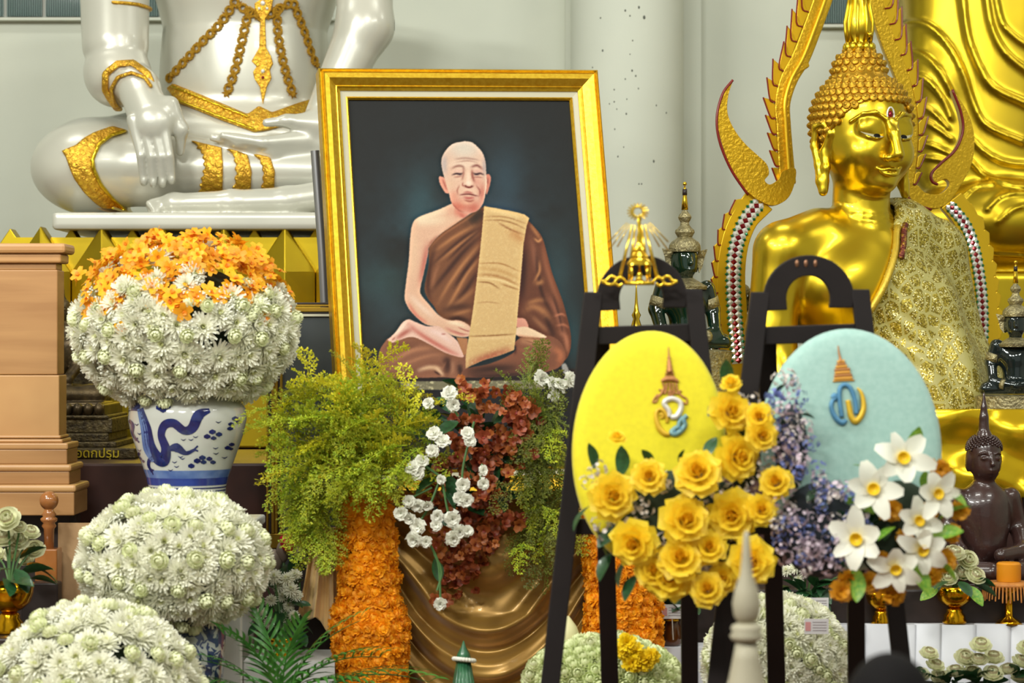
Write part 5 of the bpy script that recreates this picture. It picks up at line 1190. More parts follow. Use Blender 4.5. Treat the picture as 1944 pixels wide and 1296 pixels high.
# ================================================================== the two lower balls of white flowers
D7 = 8.25; s7 = S(D7)
def k2(d, i): return ('button_mum', btn, .031, -.022) if i % 4 == 1 else (('babys_breath', gyp, .034, 0.) if i % 17 == 3 else ('chrysanthemum', mums[i % 3], .054, .004))
ball('flower_ball', 'round ball of white chrysanthemums in front of the dragon vase', P(330, 1066, D7), (166 * s7, .30, 120 * s7), 290, k2, -.9)
M_bw = mat('blue_white_porcelain', (196, 200, 200), .15, coat=.5)
nt = M_bw.node_tree; N = nt.nodes; b = N['Principled BSDF']; tc = N.new('ShaderNodeTexCoord'); v = N.new('ShaderNodeTexNoise'); v.inputs['Scale'].default_value = 26; v.inputs['Detail'].default_value = 2; v.inputs['Distortion'].default_value = 1.4
r = N.new('ShaderNodeValToRGB'); r.color_ramp.interpolation = 'CONSTANT'; r.color_ramp.elements[0].color = lin((52, 66, 104)); r.color_ramp.elements[1].color = lin((176, 182, 176)); r.color_ramp.elements[1].position = .5
nt.links.new(tc.outputs['Object'], v.inputs['Vector']); nt.links.new(v.outputs['Fac'], r.inputs['Fac']); nt.links.new(r.outputs['Color'], b.inputs['Base Color'])
vs2 = thing('patterned_vase', 'slim blue-and-white patterned vase under the round white flower ball', 'vase', (P(372, 0, D7)[0], D7, 0))
zt2 = P(0, 1172, D7)[2]
obj('vase_body', MB().lathe([(.10, 0.), (.105, .03), (.085, .08), (.075, .18), (.088, .34), (.098, zt2 - .06), (.085, zt2 - .01), (.07, zt2), (.06, zt2)], 40, (P(374, 0, D7)[0], D7, 0)), M_bw, vs2, smooth=True, auto=50)
D8 = 7.8; s8 = S(D8)
ball('flower_ball', 'ball of white chrysanthemums cut off by the bottom left corner', P(180, 1330, D8), (188 * s8, .32, 172 * s8), 270, k2, -.55)
vs3 = thing('flower_pot', 'white porcelain pot under the corner flower ball', 'pot', (P(180, 0, D8)[0], D8, 0))
obj('pot_body', MB().lathe([(.12, 0.), (.15, .02), (.17, .08), (.16, .10)], 32, (P(180, 0, D8)[0], D8, 0)), M_porc, vs3, smooth=True)

# ================================================================== small things at the far left
M_goldb = mat('gold_bowl', (226, 166, 26), .16, 1., bump=.12, bscale=40, dist=.006)
def gold_bowl(label, x, yt, yb, w, d, group=None):
    s_ = S(d); t = thing('footed_bowl', label, 'bowl', P(x, yb, d), group=group); z0, z1 = P(0, yb, d)[2], P(0, yt, d)[2]; h_ = z1 - z0; r_ = w * s_; c = P(x, yb, d); c[2] = 0
    obj('foot', MB().lathe([(r_ * .62, z0), (r_ * .66, z0 + h_ * .04), (r_ * .56, z0 + h_ * .14), (r_ * .58, z0 + h_ * .2), (r_ * .42, z0 + h_ * .3), (r_ * .44, z0 + h_ * .36), (r_ * .30, z0 + h_ * .42)], 24, c), M_goldb, t, smooth=True)
    obj('bowl', MB().lathe([(r_ * .30, z0 + h_ * .42), (r_ * .55, z0 + h_ * .48), (r_ * .86, z0 + h_ * .62), (r_ * .97, z0 + h_ * .80), (r_, z1), (r_ * .94, z1), (r_ * .88, z0 + h_ * .82), (r_ * .4, z0 + h_ * .55)], 28, c), M_goldb, t, smooth=True)
    return t
def bunch(name, label, cat, base, blooms, leaves, stemtop=None, group=None):
    """blooms: (part, mesh, x, y, r px, depth); leaves: (x, y, dx, dy, len px, depth, mesh)"""
    t = thing(name, label, cat, base, group=group); base = np.asarray(base, float)
    for nm, me, x, y, r, d in blooms:
        p = P(x, y, d); dr = np.array([(p[0] - base[0]) * 2.2, -.55, .45 + max(0, p[2] - base[2])]); inst(nm, me, t, aim(p, jit(dr / np.linalg.norm(dr), .15), r * S(d)))
        obj('stem', MB().tube(spline([base, (base + p) / 2 + np.array([0, .02, .02]), p], 3), .004, 5), M_stem, t)
    for x, y, dx, dy, L, d, me in leaves:
        p = P(x, y, d); inst('leaf', me, t, xaim(p, (dx, -.3, -dy), L * S(d)))
    return t
D9 = 8.5
led = obj('side_shelf', MB().bbox((P(-200, 0, D9)[0], D9 - .15, 0), (P(54, 0, D9)[0], D9 + .25, P(0, 1202, D9)[2])), M_dark, bevel=.006); tag(led, 'dark wooden side shelf at the lower left edge', 'shelf')
gold_bowl('gold footed bowl on the side shelf at the left edge', 18, 1106, 1201, 46, D9)
bl = [('lotus', lotus, x, y, r, D9 - .05 + .03 * k) for k, (x, y, r) in enumerate([(14, 984, 30), (38, 1000, 16), (6, 1018, 30), (34, 1024, 26), (58, 1010, 22), (28, 1050, 26), (66, 1042, 24), (-8, 1056, 26), (50, 1062, 18)])]
lv_ = [(40, 1090, .8, -.1, 70, D9 - .1, leafm), (50, 1072, 1, .25, 60, D9 - .08, leafm), (10, 1098, .1, .2, 60, D9 - .14, leafm), (20, 1080, -.8, .3, 60, D9 - .1, leafm), (60, 1098, .9, .25, 55, D9 - .1, leafm), (30, 1080, .3, .5, 60, D9 - .12, leafm), (0, 1076, -.2, .5, 50, D9 - .14, leafm), (70, 1080, .7, .5, 52, D9 - .05, leafm), (20, 1104, .5, .1, 60, D9 - .15, leafm), (38, 1060, .9, -.3, 62, D9, leafm)]
bunch('lotus_bunch', 'bunch of folded white lotus with dark leaves in the left gold bowl', 'flowers', P(18, 1110, D9), bl, lv_)
M_turn = mat('turned_wood', (170, 110, 58), .2, col2=(140, 84, 42), nscale=6, coat=.7); D10 = 8.9
nw = thing('newel_post', 'turned varnished wooden post with a ball top beside the lotus bowl', 'post', P(93, 1296, D10) * np.array([1, 1, 0]))
s10 = S(D10); zp = lambda y: P(0, y, D10)[2]; cn = P(93, 0, D10) * np.array([1, 1, 0])
obj('ball', MB().sphere(P(93, 950, D10), 18 * s10, 24, 16), M_turn, nw, smooth=True)
obj('turning', MB().lathe([(9 * s10, zp(1046)), (10 * s10, zp(1004)), (14 * s10, zp(998)), (11 * s10, zp(992)), (16 * s10, zp(988)), (16 * s10, zp(984)), (11 * s10, zp(980)), (14 * s10, zp(976)), (10 * s10, zp(970)), (8 * s10, zp(962))], 24, cn), M_turn, nw, smooth=True)
obj('shaft', MB().bbox((cn[0] - 22 * s10, D10 - .05, 0), (cn[0] + 20 * s10, D10 + .05, zp(1040))), M_turn, nw, bevel=.005)
M_kraft = mat('kraft_paper', (186, 150, 108), .7, col2=(168, 132, 92), nscale=5, bump=.3, bscale=9, dist=.02)
kp = obj('paper_board', MB().bbox((P(112, 0, 9.0)[0], 8.98, 0), (P(180, 0, 9.0)[0], 9.0, P(0, 992, 9.0)[2])), M_kraft); tag(kp, 'creased brown paper board standing behind the white flower ball', 'board')
db = obj('dark_box', MB().bbox((P(45, 0, 8.8)[0], 8.755, 0), (P(114, 0, 8.8)[0], 8.84, P(0, 1104, 8.8)[2])), M_dark, bevel=.006); tag(db, 'dark wooden box behind the lower left lotus bowl', 'box')
# ---- framed dark picture behind the bouquet
D11 = 9.5
fp = thing('dark_painting', 'dark panel in a thin gold frame standing behind the bouquet and the portrait', 'picture frame', P(640, 1015, D11) * np.array([1, 1, 0]))
def fbox(name, x0, x1, y0, y1, d0, d1, m): a, b = P(x0, y1, D11), P(x1, y0, D11); obj(name, MB().bbox((a[0], d0, a[2]), (b[0], d1, b[2])), m, fp, bevel=.003)
M_fr2 = mat('thin_frame_gold', (190, 152, 60), .3, .9)
fbox('panel', 518, 790, 590, 1090, D11, D11 + .03, mat('dark_canvas', (64, 68, 66), .35, col2=(54, 60, 64), nscale=3))
for y0, y1, d0, m in [(574, 578, -.012, M_dark), (578, 582, -.018, M_fr2), (583, 592, -.014, M_fr2), (592, 596, -.008, M_dark), (596, 601, -.012, M_liner)]: fbox('top_rail', 505, 790, y0, y1, D11 + d0, D11 + .02, m)
for x0, x1, d0, m in [(506, 511, -.012, M_fr2), (511, 516, -.02, M_dark), (516, 522, -.02, M_fr2), (522, 528, -.016, M_fr2), (528, 532, -.01, M_dark), (532, 537, -.012, M_fr2)]: fbox('side_rail', x0, x1, 600, 1012, D11 + d0, D11 + .02, m)
fbox('bottom_rail', 505, 790, 1012, 1040, D11 - .015, D11 + .02, M_fr2); fbox('stand', 560, 760, 1040, 1296 + 480, D11 - .01, D11 + .04, M_dark)
# ================================================================== table under the portrait, satin drape
zt_ = base.z - .03
ptab = thing('portrait_table', 'draped table under the portrait, seen only through its satin and flowers', 'table', (P(850, 0, 9.2)[0], 9.2, 0))
obj('table_top', MB().bbox((P(640, 0, 9.0)[0], 8.93, zt_ - .04), (P(1125, 0, 9.0)[0], 9.44, zt_)), M_dark, ptab)
for x in (650, 1105):
    for y in (8.98, 9.40): obj('leg', MB().bbox((P(x, 0, 9.0)[0], y - .02, 0), (P(x + 14, 0, 9.0)[0], y + .02, zt_ - .04)), M_dark, ptab)
M_satin = mat('gold_satin', (164, 126, 54), .34, .4, sheen=.2, col2=(146, 108, 42), nscale=2, coat=.1)
D12 = 8.86; s12 = S(D12)
nx_, ny_ = 150, 150; xs = np.linspace(735, 1118, nx_); ys = np.linspace(930, 1420, ny_)
UX, UY = np.meshgrid(xs, ys)
t = (UX - 925) / 185.0; sag = (1 - np.clip(np.abs(t), 0, 1.15) ** 2.0); ph = (UY - 945 - 150 * sag * np.clip((UY - 900) / 260, 0.25, 1.0)) 
amp = .034 * np.clip(1.12 - np.abs(t) * .55, .2, 1); w1 = np.sin(ph / 78 * 2 * PI) + .22 * np.sin(ph / 31 * 2 * PI + 1 + t * 2) + .25 * np.sin(t * 9)
dis = -amp * w1 * np.clip((UY - 930) / 60, 0, 1) - .05 * sag
v = np.array([P(x, y, D12) for x, y in zip(UX.ravel(), UY.ravel())]); v[:, 1] += dis.ravel(); ii = np.arange(nx_ * ny_).reshape(ny_, nx_)
def sheet(name, v, ii, m, par=None):
    f = np.stack([ii[:-1, :-1].ravel(), ii[1:, :-1].ravel(), ii[1:, 1:].ravel(), ii[:-1, 1:].ravel()], 1); o = obj(name, (v, f), m, par, smooth=True)
    so = o.modifiers.new('thickness', 'SOLIDIFY'); so.thickness = .004; return o
drape = thing('satin_drape', 'gold-brown satin drape hanging in swags below the portrait', 'drape', (P(900, 0, D12)[0], D12, 0))
sheet('swag', v, ii, M_satin, drape)
# gathered tail at the left with upright folds
nx2, ny2 = 70, 60; uu = np.linspace(0, 1, nx2); vv2 = np.linspace(0, 1, ny2); UU, VV = np.meshgrid(uu, vv2)
left = 597 - 30 * VV ** .8 + 4 * np.sin(VV * 3); right = 650 + 20 * VV; bot = 1162 + 62 * UU ** 1.1 + 8 * np.sin(UU * 14)
xx = left + (right - left) * UU; yy = 1000 + (bot - 1000) * VV
dd = 8.80 + .030 * np.sin(UU * 2 * PI * 2.6 + .6 * VV) * (.5 + .5 * VV) + .012 * np.sin(UU * 2 * PI * 6)
v = np.stack([P(a, b, c) for a, b, c in zip(xx.ravel(), yy.ravel(), dd.ravel())]); sheet('gathered_tail', v, np.arange(nx2 * ny2).reshape(ny2, nx2), mat('pale_satin', (226, 190, 130), .34, .2, sheen=.3, coat=.1), drape)
# ================================================================== marigold columns
def column(label, x0, xs_, d, ytop, ybot, prof, side=1, n_across=25., bright=mari):
    s_ = S(d); t = thing('marigold_garland', label, 'garland', P(x0, 0, d) * np.array([1, 1, 0]))
    c = lambda y: np.array([P(np.interp(y, [q[0] for q in xs_], [q[1] for q in xs_]), y, d)[0], d, P(0, y, d)[2]])
    rr = lambda y: np.interp(y, [q[0] for q in prof], [q[1] for q in prof]) * s_
    ysl = np.linspace(ytop, ybot, 14)
    obj('core', MB().tube([c(y) for y in ysl] + [c(ybot) * np.array([1, 1, 0])], [rr(y) * .82 for y in ysl] + [rr(ybot) * .82], 20), mat('column_core', (150, 84, 10), .8), t, smooth=True)
    y = ytop; row = 0; cnt = 0
    while y < ybot and cnt < 296:
        r = rr(y); k = int(2 * PI * r / (n_across * s_)); 
        for j in range(k):
            a = 2 * PI * (j + .5 * (row % 2)) / k + random.uniform(-.08, .08)
            if math.cos(a) < -.25 or cnt >= 296: continue
            n = np.array([math.sin(a), -math.cos(a), random.uniform(-.25, .35)]); p = c(y + random.uniform(-4, 4)) + np.array([math.sin(a), -math.cos(a), 0]) * (r + random.uniform(-.004, .012) - .012)
            inst('marigold', bright[cnt % 3], t, aim(p, n / np.linalg.norm(n), 16.5 * s_ * random.uniform(.9, 1.15))); cnt += 1
        y += n_across * .86; row += 1
    return t
column('tall orange marigold column left of the satin drape', 700, [(900, 690), (1000, 697), (1150, 703), (1300, 703)], 8.72, 925, 1330, [(925, 46), (1000, 50), (1100, 50), (1140, 52), (1170, 66), (1230, 66), (1260, 62), (1330, 60)])
column('orange marigold column behind the black easel legs', 1180, [(950, 1172), (1100, 1180), (1250, 1184)], 8.75, 960, 1240, [(960, 56), (1080, 62), (1150, 66), (1250, 70)])
# ================================================================== foliage and flowers at the foot of the portrait
def fernbunch(label, c, d, n, dirs, meshes, Lr, spread):
    t = thing('fern_bunch', label, 'foliage', P(*c, d)); c0 = P(*c, d)
    for i in range(n):
        a, dy, L = dirs(i); dr = np.array([math.cos(a), dy, math.sin(a)]); p = c0 + np.array([random.gauss(0, spread[0]), random.uniform(-spread[1], spread[1] * .4), random.gauss(0, spread[2])]) * 1.0 + dr * L * .12
        inst('fern_spray', meshes[i % len(meshes)], t, xaim(p, dr, L))
    return t
def dl(i):
    a = random.uniform(-.35, PI + .5) if i % 4 else random.uniform(PI * .9, PI * 1.5)
    return a, random.uniform(-.9, .1), random.uniform(.15, .24)
fl = fernbunch('bushy yellow-green fern bunch at the lower left corner of the portrait', (694, 838), 8.62, 160, dl, sprays + [spraysy], (.2,), (.10, .10, .085))
for i in range(46):     # the tail that hangs down on the left
    tt = random.random(); p = P(572 + 44 * tt + random.gauss(0, 18), 880 + 130 * tt + random.gauss(0, 14), 8.66 + random.uniform(-.05, .06)); inst('fern_spray', sprays[i % 3], fl, xaim(p, (random.uniform(-.6, .35), random.uniform(-.6, .1), -1 + .6 * random.random()), random.uniform(.13, .2)))
for i in range(16):     # sprays in front of the column head
    p = P(random.uniform(630, 770), random.uniform(868, 915), 8.5); inst('fern_spray', sprays[i % 3], fl, xaim(p, (random.uniform(-.7, .7), -.5, -.6), random.uniform(.1, .15)))
def dr_(i): return random.uniform(-2.2, -.9) if i % 3 else random.uniform(1.1, 2.2), random.uniform(-.8, .2), random.uniform(.12, .19)
fr_ = fernbunch('olive fern bunch hanging between the rust orchids and the black easel', (1035, 800), 8.72, 46, dr_, spraysd, (.2,), (.06, .07, .10))
for i in range(64):
    tt = random.random(); p = P(1028 + random.gauss(0, 26), 770 + 260 * tt, 8.72 + random.uniform(-.08, .07)); inst('fern_spray', (spraysd + sprays[:1])[i % 3], fr_, xaim(p, (random.uniform(-.5, .5), random.uniform(-.7, .1), random.uniform(-1.2, -.2)), random.uniform(.13, .2)))
sp = thing('orchid_spray', 'cascading spray of rust-brown orchids with white carnations below the portrait', 'flowers', P(890, 800, 8.6))
RUST = [(905, 745, 40, 26), (985, 780, 38, 22), (930, 800, 62, 40), (880, 830, 50, 40), (940, 860, 50, 40), (890, 900, 50, 40), (860, 950, 34, 40), (935, 960, 44, 34), (990, 830, 30, 40), (890, 1010, 30, 40), (925, 1030, 26, 26), (855, 1060, 26, 40), (850, 1110, 24, 34), (985, 760, 26, 16), (960, 985, 40, 14), (850, 880, 40, 40), (900, 860, 50, 40), (830, 920, 30, 40), (905, 940, 40, 40), (880, 1090, 30, 36), (900, 1050, 30, 30), (845, 1000, 26, 40), (950, 900, 40, 40), (960, 830, 34, 34)]
for k, (x, y, rx, ry) in enumerate(RUST):
    for j in range(16):
        px, py = x + random.gauss(0, rx * .55), y + random.gauss(0, ry * .55); p = P(px, py, 8.60 + random.uniform(-.05, .09) + .0004 * (py - 750))
        inst('rust_orchid', rust, sp, aim(p, jit(np.array([random.gauss(0, .5), -1, random.gauss(.1, .5)]), .2), random.uniform(.018, .031)))
CARN = [(853, 746, 13), (860, 768, 12), (814, 765, 10), (887, 822, 11), (892, 837, 10), (824, 822, 12), (841, 837, 12), (821, 856, 11), (801, 876, 12), (784, 888, 13), (792, 897, 12), (796, 903, 7), (838, 910, 8), (917, 893, 9), (917, 918, 10), (878, 920, 12), (873, 945, 12), (885, 950, 12), (777, 952, 11), (794, 959, 12), (811, 959, 10), (762, 974, 12), (779, 984, 12), (794, 999, 13), (787, 1023, 14), (809, 1028, 10), (831, 979, 11), (828, 996, 10), (858, 984, 14), (860, 1021, 14), (873, 1008, 13), (887, 1008, 10), (836, 1146, 11), (1027, 719, 15), (1049, 729, 13), (1064, 731, 13), (1081, 721, 14), (1052, 751, 11)]
for x, y, r in CARN:
    p = P(x, y, 8.47 if x < 1000 else 8.62); inst('carnation', carn, sp, aim(p, jit(np.array([(x - 850) * .004, -.9, -.15 if y > 900 else .35]), .2), r * 1.15 * S(8.5)))
for i in range(70): inst('leaf', leafm, sp, xaim(P(random.uniform(770, 1000), random.uniform(750, 960), 8.70 + random.uniform(0, .06)), (random.uniform(-1, 1), -.3, random.uniform(-1, .6)), random.uniform(44, 70) * S(8.7)))
for c in ([(838, 905), (800, 880)], [(835, 910), (815, 960), (790, 1000)], [(840, 915), (850, 970), (862, 1010)], [(815, 1030), (832, 1070), (836, 1135)], [(824, 1050), (838, 1085), (830, 1120)], [(900, 800), (880, 880), (876, 935)], [(820, 925), (790, 940), (775, 950)], [(915, 880), (912, 910)], [(870, 790), (858, 770), (853, 750)]):
    obj('stem', MB().tube([P(x, y, 8.50) for x, y in spline(c, 5)], .0045, 5), M_stem, sp)
for x, y, dx, dy, L in [(838, 905, -.8, .6, 60), (836, 930, .5, .8, 50), (850, 900, .2, 1, 60), (825, 1060, .2, 1, 46), (870, 800, -.7, .5, 50)]: inst('leaf', leafm, sp, xaim(P(x, y, 8.53), (dx, -.2, -dy), L * S(8.5)))
# ================================================================== bottom: leaf cone with a jasmine ring, palm, tulip pots
D13 = 8.35; s13 = S(D13); M_cone = mat('folded_banana_leaf', (44, 104, 66), .4, col2=(30, 78, 52), nscale=20, coat=.2)
cn_ = thing('leaf_cone', 'green folded-leaf cone ringed with white buds in front of the satin', 'offering', P(880, 1500, D13))
for k in range(14):
    a = 2 * PI * k / 14; top = P(880 + 9 * math.sin(a), 1254, D13); bt = P(880 + 34 * math.sin(a), 1420, D13); top[1] -= 9 * s13 * math.cos(a); bt[1] -= 34 * s13 * math.cos(a)
    obj('leaf_fold', MB().tube([bt, (top + bt) / 2, top], [.019, .014, .008], 6), M_cone, cn_, smooth=True)
obj('leaf_tip', MB().lathe([(16 * s13, P(0, 1256, D13)[2]), (12 * s13, P(0, 1240, D13)[2]), (5 * s13, P(0, 1228, D13)[2]), (1 * s13, P(0, 1216, D13)[2])], 12, P(880, 0, D13) * np.array([1, 1, 0])), M_cone, cn_, smooth=True)
for k in range(22):
    a = 2 * PI * k / 22; p = P(881 + 19 * math.sin(a), 1252 + 2 * math.sin(a) - 3 * math.cos(a), D13); p[1] -= 19 * s13 * math.cos(a); obj('jasmine_bud', MB().sphere(p, (.009, .009, .008), 8, 6), M_carn, cn_, smooth=True)
def f_palm(mb, idx):
    pts = [(x, 0, .35 * x - .55 * x * x) for x in np.linspace(0, 1, 14)]; mb.tube(pts, [.012 * (1 - .7 * i / 13) for i in range(14)], 5); idx.extend([0] * len(mb.f))
    for i in range(1, 14):
        for s_ in (-1, 1):
            t = MB(); i2 = []; leafstrip(t, .42 * (1 - .5 * (i / 13)), .020, 0, .25, -.75, 0, 0, 5, .2, lambda q: math.sin(PI * min(1, .1 + .88 * q)), idx=i2)
            R = np.array(Matrix.Rotation(s_ * (1.0 - .5 * i / 13), 3, 'Z')); mb.add(np.array(t.v) @ R.T + np.array(pts[i]), t.f); idx.extend(i2)
M_palm = mat('palm_leaf', (52, 112, 44), .4, col2=(78, 140, 56), nscale=6, transl=.2, coat=.2); palm = build(f_palm, 'palm_frond', [M_palm])
pt = thing('potted_palm', 'feathery green palm at the bottom edge left of the marigold column', 'plant', P(530, 1400, 8.2) * np.array([1, 1, 0]))
for dx, dz, dy, L, x, y in [(-1, .9, -.3, .34, 520, 1340), (-.5, 1.1, -.5, .34, 530, 1330), (.2, 1.2, -.4, .32, 535, 1330), (.9, .7, -.4, .38, 545, 1325), (1.0, .25, -.5, .36, 560, 1310), (-1, .35, -.4, .36, 510, 1330), (.6, 1.0, 0, .36, 545, 1330), (-.2, 1.0, .3, .34, 530, 1330), (1.2, .45, -.1, .42, 580, 1330)]:
    inst('palm_frond', palm, pt, xaim(P(x, y, 8.2), (dx, dy, dz), L, 0.))
obj('palm_stem', MB().tube([P(535, 1345, 8.2), P(532, 1460, 8.2) * np.array([1, 1, 0])], .02, 8), M_stem, pt); 
D14 = 8.75
bl = [('white_mum', mums[k % 3], x, y, r, D14 + .01 * (k % 4)) for k, (x, y, r) in enumerate([(520, 1095, 16), (545, 1100, 16), (560, 1092, 14), (530, 1112, 14), (552, 1120, 16), (515, 1140, 13), (548, 1150, 12), (540, 1170, 15), (495, 1165, 13), (562, 1130, 13), (505, 1110, 12), (536, 1132, 13), (558, 1168, 11), (512, 1182, 12)])]
lv_ = [(x, y, dx, dy, L, D14 + .03, leafm) for x, y, dx, dy, L in [(520, 1150, -.6, .4, 44), (540, 1140, .5, .2, 44), (530, 1180, -.2, .8, 46), (545, 1185, .4, .7, 46), (515, 1170, -.8, .3, 42), (560, 1180, .7, .5, 44), (525, 1120, -.4, -.2, 40), (555, 1150, .8, 0, 40), (500, 1180, -.6, .6, 40), (535, 1105, .2, -.6, 40), (530, 1160, 0, .2, 46), (548, 1120, .6, -.4, 40), (510, 1195, -.3, .5, 40), (565, 1195, .3, .6, 40)]]
bunch('mum_bunch', 'small bunch of white chrysanthemums with dark leaves beside the pale satin tail', 'flowers', P(535, 1215, D14), bl, lv_)
lt = obj('low_table', MB().bbox((P(470, 0, D14)[0], D14 - .12, 0), (P(640, 0, D14)[0], D14 + .2, P(0, 1246, D14)[2])), mat('table_cloth_white', (206, 208, 206), .6)); tag(lt, 'low white-clothed table behind the palm', 'table')
gold_bowl('small gold bowl under the white chrysanthemum bunch', 535, 1208, 1244, 26, D14)
tu = thing('tulip', 'single red tulip standing by the fern tail', 'flower', P(553, 1110, 8.95))
M_tul = mat('tulip_red', (214, 44, 78), .4, transl=.2); tm = MB(); ti = []
for k in range(6): leafstrip(tm, 1.1, .42, 2 * PI * k / 6, 1.0, 1.75, .12, 0, 5, .35, lambda q: .4 + .6 * math.sin(PI * min(1, .1 + .85 * q)), idx=ti)
tul = mesh_of('tulip_bloom', tm, M_tul); inst('tulip_bloom', tul, tu, aim(P(550, 1046, 8.95), (-.25, -.15, 1), 30 * S(8.95), .3)); obj('stem', MB().tube(spline([P(550, 1046, 8.95), P(562, 1080, 8.95), P(556, 1130, 8.93), P(560, 1248, 8.90)], 4), .005, 6), M_stem, tu); inst('leaf', leafm, tu, xaim(P(556, 1100, 8.95), (.3, -.2, 1), 56 * S(8.95)))
M_bud = mat('pale_lotus_bud', (150, 136, 124), .5, col2=(128, 112, 100), nscale=10)
for k, (x, y, r, lb) in enumerate([(538, 1046, 15, 'upper pale bud behind the red tulip'), (521, 1066, 16, 'lower pale bud left of the red tulip'), (566, 1056, 14, 'pale bud right of the red tulip stem')]):
    tb = thing('lotus_bud', 'grey-brown lotus bud, ' + lb, 'flower bud', P(x, y, 9.0), group='pale buds by the tulip'); obj('stem', MB().tube([P(x, y + r, 9.0), P(x + 6, 1170, 8.98), P(x + 8, 1500, 8.98) * np.array([1, 1, 0])], .005, 6), M_stem, tb)
    obj('bud', MB().lathe([(r * .15 * S(9), -r * 1.5 * S(9)), (r * .8 * S(9), -r * .7 * S(9)), (r * S(9), 0), (r * .7 * S(9), r * .9 * S(9)), (r * .12 * S(9), r * 1.5 * S(9))], 14, P(x, y, 9.0)), M_bud, tb, smooth=True)
# ================================================================== two black easels with royal wreath ovals
D20 = 7.2; s20 = S(D20)
M_blk = mat('easel_black_brown', (30, 24, 24), .55, col2=(25, 20, 20), nscale=6, spec=.22)
def easel(label, dx):
    t = thing('display_easel', label, 'easel', P(1220 + dx, 0, D20) * np.array([1, 1, 0]), group='black easels')
    def pl(name, poly, d=D20, th=.03): return obj(name, MB().plate([(x + dx, y) for x, y in poly], d, th), M_blk, t, bevel=.003)
    def leg(name, x0, y0, x1, y1, w, d0, d1, th=.028):
        a = P(x0 + dx, y0, d0); b = P(x1 + dx, y1, d1); k = (0 - a[2]) / (b[2] - a[2]); b = a + (b - a) * k; hw = w * s20 / 2
        obj(name, MB().add([a + [-hw, 0, 0], a + [hw, 0, 0], a + [hw, th, 0], a + [-hw, th, 0], b + [-hw, 0, 0], b + [hw, 0, 0], b + [hw, th, 0], b + [-hw, th, 0]], [(0, 1, 2, 3), (4, 7, 6, 5), (0, 4, 5, 1), (1, 5, 6, 2), (2, 6, 7, 3), (3, 7, 4, 0)]), M_blk, t, bevel=.003)
    leg('front_leg', 1127, 554, 1045, 1296, 36, D20, D20 - .10); leg('front_leg', 1317, 549, 1400, 1296, 34, D20, D20 - .10)
    leg('rear_leg', 1140, 640, 1158, 1296, 35, D20 + .06, D20 + .5); leg('rear_leg', 1306, 640, 1310, 1296, 34, D20 + .06, D20 + .5)
    oc, ic = [], []
    for a in np.linspace(PI, 0, 22): oc.append((1219 + 86 * math.cos(a), 566 - 82 * math.sin(a)))
    for a in np.linspace(0, PI, 18): ic.append((1218 + 42 * math.cos(a), 566 - 43 * math.sin(a)))
    pl('arch', oc + [(1302, 584), (1258, 584)] + ic + [(1178, 588), (1138, 590)])
    pl('crossbar', [(1134, 620), (1312, 614), (1314, 648), (1136, 654)])
    pl('lower_crossbar', [(1096, 985), (1352, 985), (1356, 1015), (1093, 1015)], D20 - .02, .03)
    for x in (1196, 1213, 1231): obj('lit_hole', MB().sphere(P(x + dx, 500, D20 - .001), (4 * s20, .003, 7 * s20), 8, 6), mat('lit_hole_brown', (150, 110, 84), .35, .8), t, smooth=True)  # light through small holes in the arch, put in as light brown domes
    return t
easel('black wooden easel with a rounded arch top carrying the yellow oval', 0)
easel('black wooden easel with a rounded arch top carrying the pale blue oval', 317)
D21 = 7.02; s21 = S(D21)
def oval(label, cx, cy, rx, ry, tilt, m):
    c = P(cx, cy, D21); RX, RY = rx * s21, ry * s21
    M = Matrix.Translation(Vector(tuple(c))) @ Matrix.Rotation(math.radians(-6), 4, 'X') @ Matrix.Rotation(tilt, 4, 'Y') @ Matrix.Rotation(PI / 2, 4, 'X')
    t = thing('wreath_oval', label, 'wreath', M=M)
    prof = [(.90, -.028), (.97, -.026), (.995, -.016), (1.0, -.004), (.99, .010), (.965, .020), (.92, .027), (.8, .032), (.5, .036), (.2, .038), (.02, .0385)]
    v = []; f = []; n = 72
    for r, z in prof:
        for k in range(n): v.append((RX * r * math.cos(2 * PI * k / n), RY * r * math.sin(2 * PI * k / n), z))
    for j in range(len(prof) - 1):
        for k in range(n): f.append((j * n + k, j * n + (k + 1) % n, (j + 1) * n + (k + 1) % n, (j + 1) * n + k))
    f.append(tuple(range(n - 1, -1, -1))); f.append(tuple((len(prof) - 1) * n + k for k in range(n)))
    obj('padded_panel', MB().add(v, f), m, t, smooth=True, local=True)
    iM = np.array(M.inverted()); o = iM[:3, 3] + iM[:3, :3] @ np.array([0, 0, CZ])
    def on(x, y, off=.004):
        q = P(x, y, D21); d = iM[:3, :3] @ (q - np.array([0, 0, CZ])); k = (.037 + off - o[2]) / d[2]; pt = o + d * k
        rr = math.sqrt((pt[0] / RX) ** 2 + (pt[1] / RY) ** 2); pt[2] = np.interp(rr, [0, .5, .8, .92, .965, 1.], [.0385, .036, .032, .027, .02, 0]) + off; return pt
    return t, on
M_yel = mat('yellow_velvet', (222, 210, 22), .75, sheen=.2, col2=(214, 202, 20), nscale=60, bump=.1, bscale=300, dist=.002)
M_aqua = mat('pale_blue_velvet', (156, 190, 182), .75, sheen=.2, col2=(146, 182, 174), nscale=60, bump=.1, bscale=300, dist=.002)
ov1, on1 = oval('yellow padded oval wreath with a royal emblem, yellow roses at its foot', 1232, 850, 146, 224, math.radians(3), M_yel)
ov2, on2 = oval('pale blue padded oval wreath with a royal emblem, white daffodils at its foot', 1614, 852, 174, 230, math.radians(-1), M_aqua)
